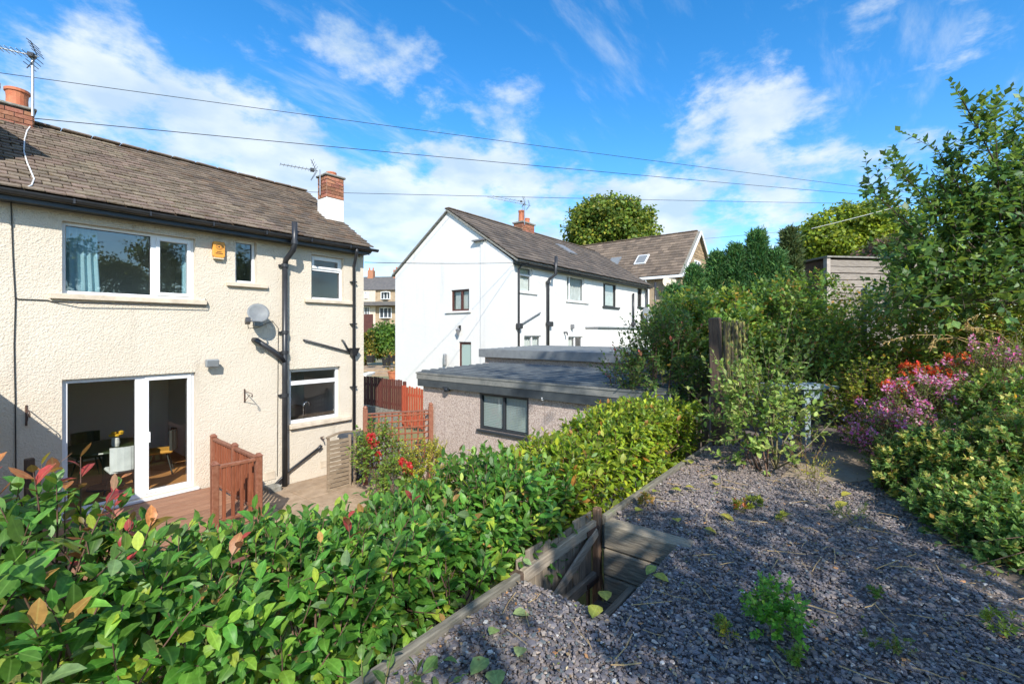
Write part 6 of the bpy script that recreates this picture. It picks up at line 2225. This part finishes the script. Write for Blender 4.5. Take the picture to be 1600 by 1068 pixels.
for i, (px, py, d, lb) in enumerate(((1400, 606, 5.3, 'lowest orange red leaf spray beside the yellow green creeper'), (1427, 579, 5.4, 'orange red spray at the top of the creeper'),
                                  (1467, 587, 5.2, 'orange red spray in the middle of the pink flowers'), (1496, 565, 5.3, 'rightmost orange red spray among the pink flowers'))):
    c = at(px, py, d)
    shrub('orange_flower', lb, (c[0], c[1], TER), (c[0], c[1], c[2]), (.13, .13, .07), 40, .05, 7, .042, .4,
          [(3, .72, .06, .025), (2, .75, .13, .03), (1, .6, .03, .03)], 80 + i, m='petal', cat='flower', group='orange red sprays', stems=3, stem_r=.005, sm_='stem_green')
PK = [(2, .54, .13, .42), (2, .62, .24, .50), (1, .68, .09, .36), (1, .68, .42, .58)]
GR = [(3, .13, .2, .06), (2, .19, .26, .07), (1, .26, .3, .09)]
for i, (px, py, d, rx, rz, lb) in enumerate(((1405, 690, 4.8, .34, .32, 'pink flowering shrub at the gravel edge'), (1460, 655, 4.9, .42, .42, 'pink flowering shrub in the middle of the border'),
                                           (1535, 625, 4.9, .45, .52, 'pink flowering shrub below the pampas plumes'), (1600, 610, 4.8, .4, .52, 'pink flowering shrub at the right edge'))):
    c = at(px, py, d)
    shrub('flowering_shrub', lb, (c[0], c[1], TER), (c[0], c[1], c[2] - .05), (rx, rx, rz), 260, .2, 13, .042, .24, GR, 90 + i, shell=.4, stems=14,
          flowers=dict(p=(.26, .28, .15, .06)[i], n=26, r=.045, l=.030, pal=PK, zmin=-.45), up=.9)
EU = [(3, .11, .22, .05), (2, .16, .28, .07), (1, .25, .36, .1)]
EUT = [(3, .42, .40, .10), (2, .5, .42, .12), (.5, .55, .3, .06), (2, .34, .42, .1)]
for i, (px, py, d, rx, rz, lb, tf) in enumerate(((1450, 745, 4.15, .36, .36, 'golden tipped evergreen shrub at the left of the border', .8), (1540, 740, 3.9, .48, .42, 'golden tipped evergreen shrub in the middle of the right border', .8),
                                               (1640, 740, 3.6, .5, .5, 'golden tipped evergreen shrub cut by the right edge', .75), (1520, 815, 3.45, .32, .26, 'low green evergreen shrub at the front of the border', .3),
                                               (1590, 850, 3.1, .36, .26, 'low dark evergreen shrub at the front right corner', .25), (1590, 655, 4.4, .5, .4, 'green evergreen shrub behind the golden tips', .4))):
    c = at(px, py, d)
    shrub('evergreen_shrub', lb, (c[0], c[1], TER), c, (rx * 1.06, rx * 1.06, rz), 560, .10, 13, .056, .32, EU, 100 + i, shell=.45, stems=14, tip_pal=EUT, tip_frac=tf, m='leaf_matt', up=.9, spread=.85,
          tmpl='mid', single=60 if i < 5 else 0)
sn_ = empty('snowberry', at(1600, 900, 3.0, TER), 'twiggy shoot with round pale green leaves leaning over the gravel', 'shrub')
rg = np.random.default_rng(120)
lv = Leaves(); st = MB()
for (x0, y0, x1, y1, d) in ((1640, 850, 1470, 900, 2.8), (1640, 880, 1540, 900, 2.7), (1640, 900, 1580, 945, 2.6), (1600, 860, 1440, 850, 3.0), (1560, 860, 1450, 835, 3.1), (1650, 830, 1530, 850, 2.8)):
    a, b = np.array(pD(x0, y0, d)), np.array(pD(x1, y1, d + .1))
    L_ = np.linalg.norm(b - a)
    shoot(lv, st, a, b - a, L_, 13, .05, .36, [(2, .1, .17, .05), (2, .15, .22, .06), (1, .3, .32, .05), (1, .06, .12, .04)], rg, r=.004, spread=.9, bend=.12)
    st.tube([np.array(at(1640, 880, 3.0, TER)), a], [.006, .004], 5, cap=False)
lv.build('foliage', 'leaf_matt', sn_, 'big', 78)
st.build('stems', 'stem', sn_, smooth=True)

# arching dry grass plumes
for i, (pts, lb) in enumerate(((((1600, 556), (1560, 540), (1500, 527), (1460, 530), (1455, 545)), 'dry arching grass plume above the pink flowers'),
                               (((1600, 572), (1540, 545), (1480, 523), (1420, 523), (1382, 535)), 'longest dry grass plume arching to the left'),
                               (((1620, 520), (1580, 497), (1530, 490), (1512, 500), (1512, 515)), 'upper dry grass plume arching by the tree'),
                               (((1610, 560), (1560, 520), (1530, 512), (1515, 512)), 'thick brownish grass plume at the right edge'))):
    d = 5.3
    base = at(1625, 640, d, TER)
    e = empty('grass_plume', base, lb, 'grass')
    P_ = [Vector(base)] + [pD(x, y, d - .05 * k) for k, (x, y) in enumerate(pts)]
    # smooth the stalk
    S_ = []
    for k in range(len(P_) - 1):
        for t in (0, .33, .66):
            a, b = P_[k], P_[k + 1]
            S_.append(a.lerp(b, t))
    S_.append(P_[-1])
    MB().tube(S_, .0035, 5).build('stalk', 'straw', e, smooth=True)
    lv = Leaves(); rg = np.random.default_rng(130 + i)
    for k in range(6, len(S_) - 1):
        if k % 3: continue
        for j in range(4):
            p = np.array(S_[k].lerp(S_[k + 1], rg.random()))
            lv.add(p, np.array([-.35, .25, -.8]) + rg.normal(0, .3, 3), rg.normal(0, 1, 3), rg.uniform(.04, .12), .004, pick_cols([(2, .5, .36, .14), (1, .4, .24, .1)], 1, rg))
    n_ = 34
    for j in range(n_):
        k = int(rg.integers(len(S_) * 2 // 3, len(S_) - 1))
        p = np.array(S_[k].lerp(S_[k + 1], rg.random()))
        lv.add(p, np.array([-.5, .3, -.4]) + rg.normal(0, .4, 3), rg.normal(0, 1, 3), rg.uniform(.03, .08), .004, pick_cols([(2, .5, .36, .14), (1, .4, .24, .1)], 1, rg))
    lv.build('plume', 'leaf_dull', e, 'mid')

# tree at the right edge
rg = np.random.default_rng(140)
tt = empty('apple_tree', at(1660, 620, 5.6, TER), 'leafy young tree with upright twigs at the right edge', 'tree')
TP = [(3, .05, .13, .035), (3, .08, .17, .04), (2, .12, .23, .05), (1, .2, .3, .06)]
lv = Leaves(); st = MB()
root = np.array(at(1660, 560, 5.6, TER)); frk = np.array(pD(1625, 470, 5.4))
st.tube([root, root * .5 + frk * .5, frk], [.06, .05, .04], 8)
tips = [(1580, 300, 5.1), (1497, 142, 4.6), (1462, 228, 4.9), (1555, 190, 4.8), (1600, 235, 4.9), (1405, 345, 5.0), (1352, 290, 4.8), (1400, 262, 4.9), (1470, 330, 5.0), (1530, 330, 5.0), (1500, 250, 4.9),
        (1455, 265, 5.0), (1580, 210, 5.0), (1610, 170, 5.2), (1390, 400, 5.2), (1440, 400, 5.3), (1500, 420, 5.2), (1560, 400, 5.2), (1600, 330, 5.0), (1640, 280, 5.2), (1440, 300, 5.3), (1545, 260, 5.3)]
for (x, y, d) in tips:
    e = np.array(pD(x, y, d))
    mid = frk * .5 + e * .5 + np.array([0, 0, -.12]) + rg.normal(0, .1, 3)
    st.tube([frk, mid, e], [.018, .010, .003], 6, cap=False)
    main = e - mid
    n = 18 if y < 320 else 22
    for k in range(n):
        t = rg.uniform(.05, 1.0)
        b = mid + main * t
        dd = norm(main) * .7 + rg.normal(0, .55, 3) + np.array([0, 0, .45])
        shoot(lv, st, b, dd, rg.uniform(.18, .42) * (1.0 if y < 320 else 1.15), 12, .10, .32, TP, rg, r=.003, spread=.9)
    shoot(lv, st, mid + main * .6, main, np.linalg.norm(main) * .45, 18, .105, .31, TP, rg, r=.0035, spread=.8)
for k in range(620):
    yy = 300 + 185 * rg.random() ** .75
    e = np.array(pD(rg.uniform(1385 + max(0, 400 - yy) * .9, 1650), yy, rg.uniform(4.8, 6.3)))
    if (e @ np.append(RT, 0)) < 0: continue
    shoot(lv, st, e, rg.normal(0, .7, 3) + [0, 0, .6], rg.uniform(.2, .4), 11, .10, .32, TP, rg, r=.004, spread=.85)
lv.build('foliage', 'leaf_glossy', tt, 'mid', 300)
st.build('branches', 'bark', tt, smooth=True)

# far trees
GT = [(3, .08, .15, .022), (3, .12, .19, .025), (2, .2, .24, .03), (1, .3, .28, .035)]
p = pD(955, 352, 46)
tree('broadleaf_tree', 'big round tree rising behind the white house roof', (p[0], p[1], -1.0), 0, (p[0], p[1], p[2] - .6), (4.3, 4.3, 3.1), 150, 1.0, 230, .30, .42, GT, .35, 150)
LT = [(3, .17, .25, .02), (3, .22, .29, .022), (2, .3, .33, .025), (1, .09, .15, .02)]
p = pD(1335, 372, 24)
tree('broadleaf_tree', 'lime green tree above the grey shed', (p[0], p[1], -1.0), 0, (p[0], p[1], p[2] - .3), (2.6, 2.6, 1.9), 110, .62, 230, .18, .42, LT, .22, 151)
p = pD(1262, 398, 25)
tree('broadleaf_tree', 'small lime green tree beside the pointed conifer', (p[0], p[1], -1.0), 0, (p[0], p[1], p[2]), (1.0, 1.0, 1.1), 40, .45, 200, .16, .42, LT, .14, 152)
p = pD(1400, 395, 17)
tree('broadleaf_tree', 'small purple tinged tree behind the shed roof', (p[0], p[1], -1.0), 0, (p[0], p[1], p[2] - .1), (1.0, 1.0, .7), 40, .36, 200, .12, .42, [(2, .12, .1, .05), (2, .1, .14, .04), (1, .2, .1, .1)], .12, 153)
p = pD(606, 533, 31)
tree('garden_tree', 'green garden shrub in front of the distant terrace', (p[0], p[1], -2.2), 0, (p[0], p[1], p[2] - .1), (1.3, 1.2, 1.25), 60, .42, 160, .17, .42, [(3, .06, .14, .02), (2, .1, .19, .025), (1, .16, .24, .03)], .1, 154, cat='shrub')
p = pD(572, 545, 30)
tree('garden_tree', 'dark yellowish shrub beside the cream house corner', (p[0], p[1], -2.2), 0, (p[0], p[1], p[2]), (.7, .7, 1.0), 30, .35, 140, .15, .42, [(2, .16, .16, .02), (2, .06, .1, .02), (1, .3, .22, .03)], .08, 155, cat='shrub')

# trees and bushes behind the camera: mirrored in the panes, shading the gravel
BT = [(3, .03, .075, .018), (2, .05, .11, .02), (1, .09, .15, .03)]
tree('broadleaf_tree', 'leafy tree behind the viewpoint shading the near gravel', (-2.2, -5.6, TER), 0, (-1.6, -4.3, 2.9), (2.5, 1.45, .8), 46, .40, 120, .11, .42, BT, .16, 160)
tree('broadleaf_tree', 'tallest tree behind the viewpoint with high open crown', (2.4, -7.4, TER), 0, (-.2, -5.8, 9.4), (2.0, 1.6, 1.5), 21, .46, 85, .15, .42, BT, .13, 161)
for i, (x, y, h, lb) in enumerate(((4.2, -9.5, 3.2, 'bushy garden tree behind the viewpoint on the left'), (7.4, -9.2, 3.8, 'bushy garden tree behind the viewpoint in the middle'), (10.6, -9.6, 3.4, 'bushy garden tree behind the viewpoint on the right'))):
    tree('broadleaf_tree', lb, (x, y, TER), 0, (x, y, h * .5), (2.2, 1.8, h * .62 + 1.0), 75, .6, 170, .15, .42, BT + [(1.5, .2, .26, .05)], .2, 162 + i, zmin=-1)

# ------------------------------------------------------------------ gravel of slate chips
def bed_y(x):
    xs = [p[0] for p in pts_bed]; ys = [p[1] for p in pts_bed]
    return np.interp(x, xs, ys)


pts_bed = [(1.2, -1.05), (2.6, -.78), (4.2, -.36), (5.6, -.22), (6.6, -.1), (7.6, .1), (9, .5)]


def chips():
    rg = np.random.default_rng(200)
    N = 120000
    x = .6 + 6.6 * rg.random(N) ** 1.25
    y = rg.uniform(-1.1, EDGE - .01, N)
    r2 = np.stack([x, y], 1)
    d = r2 @ FW
    u = (r2 @ RT) / np.maximum(d, .1)
    keep = (d > 1.75) & (u < 1.2) & (y > bed_y(x) - .22) & ~((x > RX0 - .015) & (x < RX1 + .1) & (y > RY0 - .015))
    slab = (d > 4.75) & (u > .58) & (y > -.2) & (d < 5.8)
    keep &= ~(slab & (rg.random(N) < .8))
    # trodden, dusty patches where the soil shows
    bare = np.sin(x * 2.3 + 1.1 * np.sin(y * 3.1)) + np.sin(y * 4.3 - x * 1.3) + np.sin(x * 5.1 + y * 2.2) * .6
    keep &= ~((bare > 1.15) & (rg.random(N) < .45))
    x, y, d = x[keep], y[keep], d[keep]
    n = len(x)
    L_ = rg.gamma(3.6, .0026, n).clip(.004, .026)
    Wd = L_ * rg.uniform(.45, .9, n)
    T = L_ * rg.uniform(.12, .32, n) + .002
    K = 5
    ang = np.linspace(0, 2 * np.pi, K, endpoint=False)[None] + rg.normal(0, .22, (n, K))
    rad = rg.uniform(.7, 1.15, (n, K))
    ring = np.stack([np.cos(ang) * rad * L_[:, None], np.sin(ang) * rad * Wd[:, None]], -1)
    top = np.concatenate([ring * .88, np.repeat(T[:, None, None], K, 1) * .5], -1)
    bot = np.concatenate([ring, -np.repeat(T[:, None, None], K, 1) * .5], -1)
    V = np.concatenate([top, bot], 1)
    yaw = rg.uniform(0, 6.283, n)
    tilt = np.abs(rg.normal(0, .11, n)); td = rg.uniform(0, 6.283, n)
    cz, sz = np.cos(yaw), np.sin(yaw)
    X = V[..., 0] * cz[:, None] - V[..., 1] * sz[:, None]
    Y = V[..., 0] * sz[:, None] + V[..., 1] * cz[:, None]
    Z = V[..., 2] + np.tan(tilt)[:, None] * (X * np.cos(td)[:, None] + Y * np.sin(td)[:, None])
    z0 = TER - .012 + rg.uniform(0, .017, n) + np.sin(tilt) * L_ * .4
    P = np.stack([X + x[:, None], Y + y[:, None], Z + z0[:, None]], -1)
    F = [(0, k, k + 1) for k in range(1, K - 1)]
    for k in range(K):
        k2 = (k + 1) % K
        F += [(k, K + k, K + k2), (k, K + k2, k2)]
    F = np.array(F)
    fs = (F[None] + (np.arange(n) * 2 * K)[:, None, None]).reshape(-1, 3)
    pal = [(4, .165, .15, .16), (4, .215, .19, .19), (3, .11, .104, .118), (1.6, .145, .165, .17), (1.8, .24, .20, .185), (2.2, .28, .225, .19), (1.3, .38, .32, .27), (.4, .6, .57, .52), (.15, .5, .25, .1)]
    col = pick_cols(pal, n, rg, .17)
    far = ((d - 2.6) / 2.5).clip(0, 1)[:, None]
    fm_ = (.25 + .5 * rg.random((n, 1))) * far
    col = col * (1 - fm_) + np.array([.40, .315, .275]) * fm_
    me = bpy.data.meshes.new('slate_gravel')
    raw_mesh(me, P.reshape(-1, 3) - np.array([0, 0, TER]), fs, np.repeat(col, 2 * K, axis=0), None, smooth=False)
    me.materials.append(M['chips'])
    o = bpy.data.objects.new('slate_gravel', me)
    C.objects.link(o)
    o.location = (0, 0, TER); o['kind'] = 'stuff'
    W[o] = Vector((0, 0, TER))


chips()

# litter on the gravel: twigs, small weeds, fallen leaves
rg = np.random.default_rng(210)
lit = Leaves()
tw = MB()
for i in range(170):
    for _t in range(20):
        x, y = rg.uniform(1.4, 6.6), rg.uniform(-1.0, EDGE - .1)
        if y > bed_y(x) - .25 and not (RX0 - .1 < x < RX1 + .2 and y > RY0 - .1): break
    a = rg.uniform(0, 3.14); L_ = rg.uniform(.03, .13)
    q = np.array([x, y, TER + .024])
    v = np.array([math.cos(a), math.sin(a), rg.normal(0, .06)]) * L_
    tw.tube([q - v, q + rg.normal(0, .006, 3), q + v], rg.uniform(.0012, .003), 4, cap=False)
n = 3200
lx = .9 + 6.0 * rg.random(n) ** 1.2; ly = rg.uniform(-1.0, EDGE - .02, n)
ok = (ly > np.interp(lx, [p[0] for p in pts_bed], [p[1] for p in pts_bed]) - .3) & ~((lx > RX0 - .02) & (lx < RX1 + .1) & (ly > RY0 - .02))
ok &= rg.random(n) < np.clip(.35 + .8 * np.abs(np.sin(lx * 1.9 + ly * 2.3)), 0, 1)
lx, ly = lx[ok], ly[ok]; n = len(lx)
le = empty('leaf_litter', (3, 0, TER)); le['kind'] = 'stuff'
lit.add(np.stack([lx, ly, TER + rg.uniform(.008, .024, n)], 1), np.stack([rg.normal(0, 1, n), rg.normal(0, 1, n), rg.normal(0, .15, n)], 1), np.stack([rg.normal(0, .25, n), rg.normal(0, .25, n), np.ones(n)], 1),
        rg.uniform(.008, .032, n), rg.uniform(.003, .009, n), pick_cols([(3, .30, .21, .12), (2, .2, .13, .075), (2, .42, .34, .2), (1, .2, .24, .06)], n, rg, .25))
lit.build('flakes', 'leaf_dull', le, 'mid')
tw.build('twig_litter', 'straw', origin=(3, 0, TER))['kind'] = 'stuff'

V, F = TM['big']
fl_pts = [(993, 798), (1030, 768), (1047, 764), (1100, 825), (1118, 758), (1066, 721), (1080, 724), (1104, 733), (1124, 803), (1085, 762), (1026, 884), (1020, 897), (948, 938), (935, 945),
          (765, 991), (764, 1028), (816, 1010), (801, 958), (1307, 793), (1232, 801), (1060, 815), (770, 1046), (1330, 770), (1112, 742)]
for i, (px, py) in enumerate(fl_pts):
    q = pZ(px, py, TER + .03)
    if 920 < px < 1035 and 875 < py < 950: q = pZ(px, py, TER + .02)
    big = px < 830
    L_ = (.095 if big else .10) * rg.uniform(.8, 1.2)
    c = pick_cols([(2, .38, .40, .07), (2, .5, .45, .08), (1, .28, .36, .09)] if not big else [(1, .3, .42, .14), (1, .36, .45, .18)], 1, rg, .1)
    me = bpy.data.meshes.new('fallen_leaf')
    vv = V * np.array([.42, 1, 1.6])
    raw_mesh(me, vv, F, np.tile(c, (len(V), 1)), np.abs(V[:, 0]))
    me.materials.append(M['leaf_matt'])
    o = bpy.data.objects.new('fallen_leaf', me)
    C.objects.link(o)
    o.matrix_world = Matrix.Translation(q) @ Matrix.Rotation(rg.uniform(0, 6.28), 4, 'Z') @ Matrix.Rotation(rg.normal(0, .2), 4, 'X') @ Matrix.Scale(L_, 4)
    lab = 'pale green fallen leaf on the gravel below the dark hedge' if big else ('fallen leaf at the rim of the step recess' if py > 870 else ('yellow fallen leaf on the gravel by the yellow green hedge' if px < 1140 else 'yellow fallen leaf out on the open gravel'))
    tag(o, lab, 'leaf', 'fallen leaves on the gravel')


def weed(label, px, py, r, h, n, pal, seed, ll=.03, lw=.35, m='leaf_matt', tmpl='mid', single=0, cat='weed', nleaf=9):
    q = pZ(px, py, TER)
    shrub('weed', label, (q[0], q[1], TER), (q[0], q[1], TER + h * .45), (r, r, h * .5), n, h * .55, nleaf, ll, lw, pal, seed, m=m, tmpl=tmpl, cat=cat, stems=5, stem_r=.003, r=.0018, shell=.1, up=1.1, sm_='stem_green', single=single)


weed('bright green box seedling growing in the foreground gravel', 1212, 990, .115, .19, 58, [(3, .10, .27, .03), (2, .15, .36, .035), (1, .24, .42, .05)], 220, .036, .38, cat='plant', nleaf=13, single=60)
weed('small green seedling on the gravel at the bottom', 1244, 1045, .03, .08, 8, [(1, .12, .22, .03)], 221, .03, .4)
weed('yellow green weed on the gravel near the box seedling', 1140, 1003, .02, .08, 7, [(2, .2, .26, .03), (1, .35, .3, .03)], 222, .035, .22)
weed('small reddish weed on the gravel beyond the recess', 1160, 800, .045, .09, 9, [(2, .25, .28, .03), (1, .45, .1, .03)], 223, .05, .35)
weed('tiny green weed on the shaded gravel', 1372, 936, .03, .05, 7, [(1, .1, .18, .03)], 224, .03, .35)
weed('sprawling weed on the gravel at the bottom right', 1390, 1015, .09, .06, 16, [(1, .1, .17, .03), (1, .2, .2, .05)], 225, .025, .3)
weed('thin grassy weed in the middle of the gravel', 1330, 820, .14, .14, 26, [(2, .12, .19, .05), (1, .2, .22, .07)], 226, .03, .18)
weed('grassy weed patch beside the golden tipped shrub', 1385, 760, .12, .16, 26, [(2, .12, .19, .05), (1, .2, .22, .07)], 227, .035, .18)
weed('yellow weed on the lit gravel by the thin twig', 1222, 815, .03, .06, 8, [(1, .25, .28, .03)], 228, .03, .35)
weed('low green weed at the right edge of the gravel', 1570, 985, .09, .06, 14, [(1, .14, .22, .03)], 229, .04, .22)
weed('yellowing tall weed at the slab edge', 1275, 770, .09, .3, 22, [(2, .28, .28, .05), (1, .35, .26, .07)], 230, .04, .14)

# a spray of large pale leaves hangs over the edging at the very front
rg = np.random.default_rng(240)
sp2 = empty('leaf_spray', at(640, 1060, 1.9, -1.5), 'spray of large pale green leaves over the edging at the bottom', 'plant')
lv = Leaves(); st = MB()
for (x0, y0, x1, y1) in ((600, 1090, 690, 1035), (640, 1100, 720, 1060), (600, 1080, 610, 1010), (570, 1085, 560, 1035), (660, 1105, 650, 1045)):
    a, b = np.array(pD(x0, y0, 1.86)), np.array(pD(x1, y1, 1.84))
    shoot(lv, st, a, b - a, np.linalg.norm(b - a), 6, .085, .26, [(2, .14, .24, .06), (1, .2, .3, .09), (1, .1, .2, .05)], rg, r=.004, spread=.8, bend=.1)
lv.build('foliage', 'leaf_glossy', sp2, 'big', 30)
st.build('stems', 'stem_green', sp2, smooth=True)
weed('low weed with yellow leaf beside the reddish weed', 1180, 792, .05, .07, 9, [(2, .2, .27, .04), (1, .4, .38, .05)], 231, .045, .35)
weed('small weed growing under the edging of the far hedge', 1008, 790, .035, .09, 7, [(1, .2, .2, .04), (1, .36, .2, .05)], 232, .05, .3)
weed('flat weed in the gravel left of the box seedling', 1130, 985, .03, .05, 8, [(1, .14, .22, .04)], 233, .03, .3)
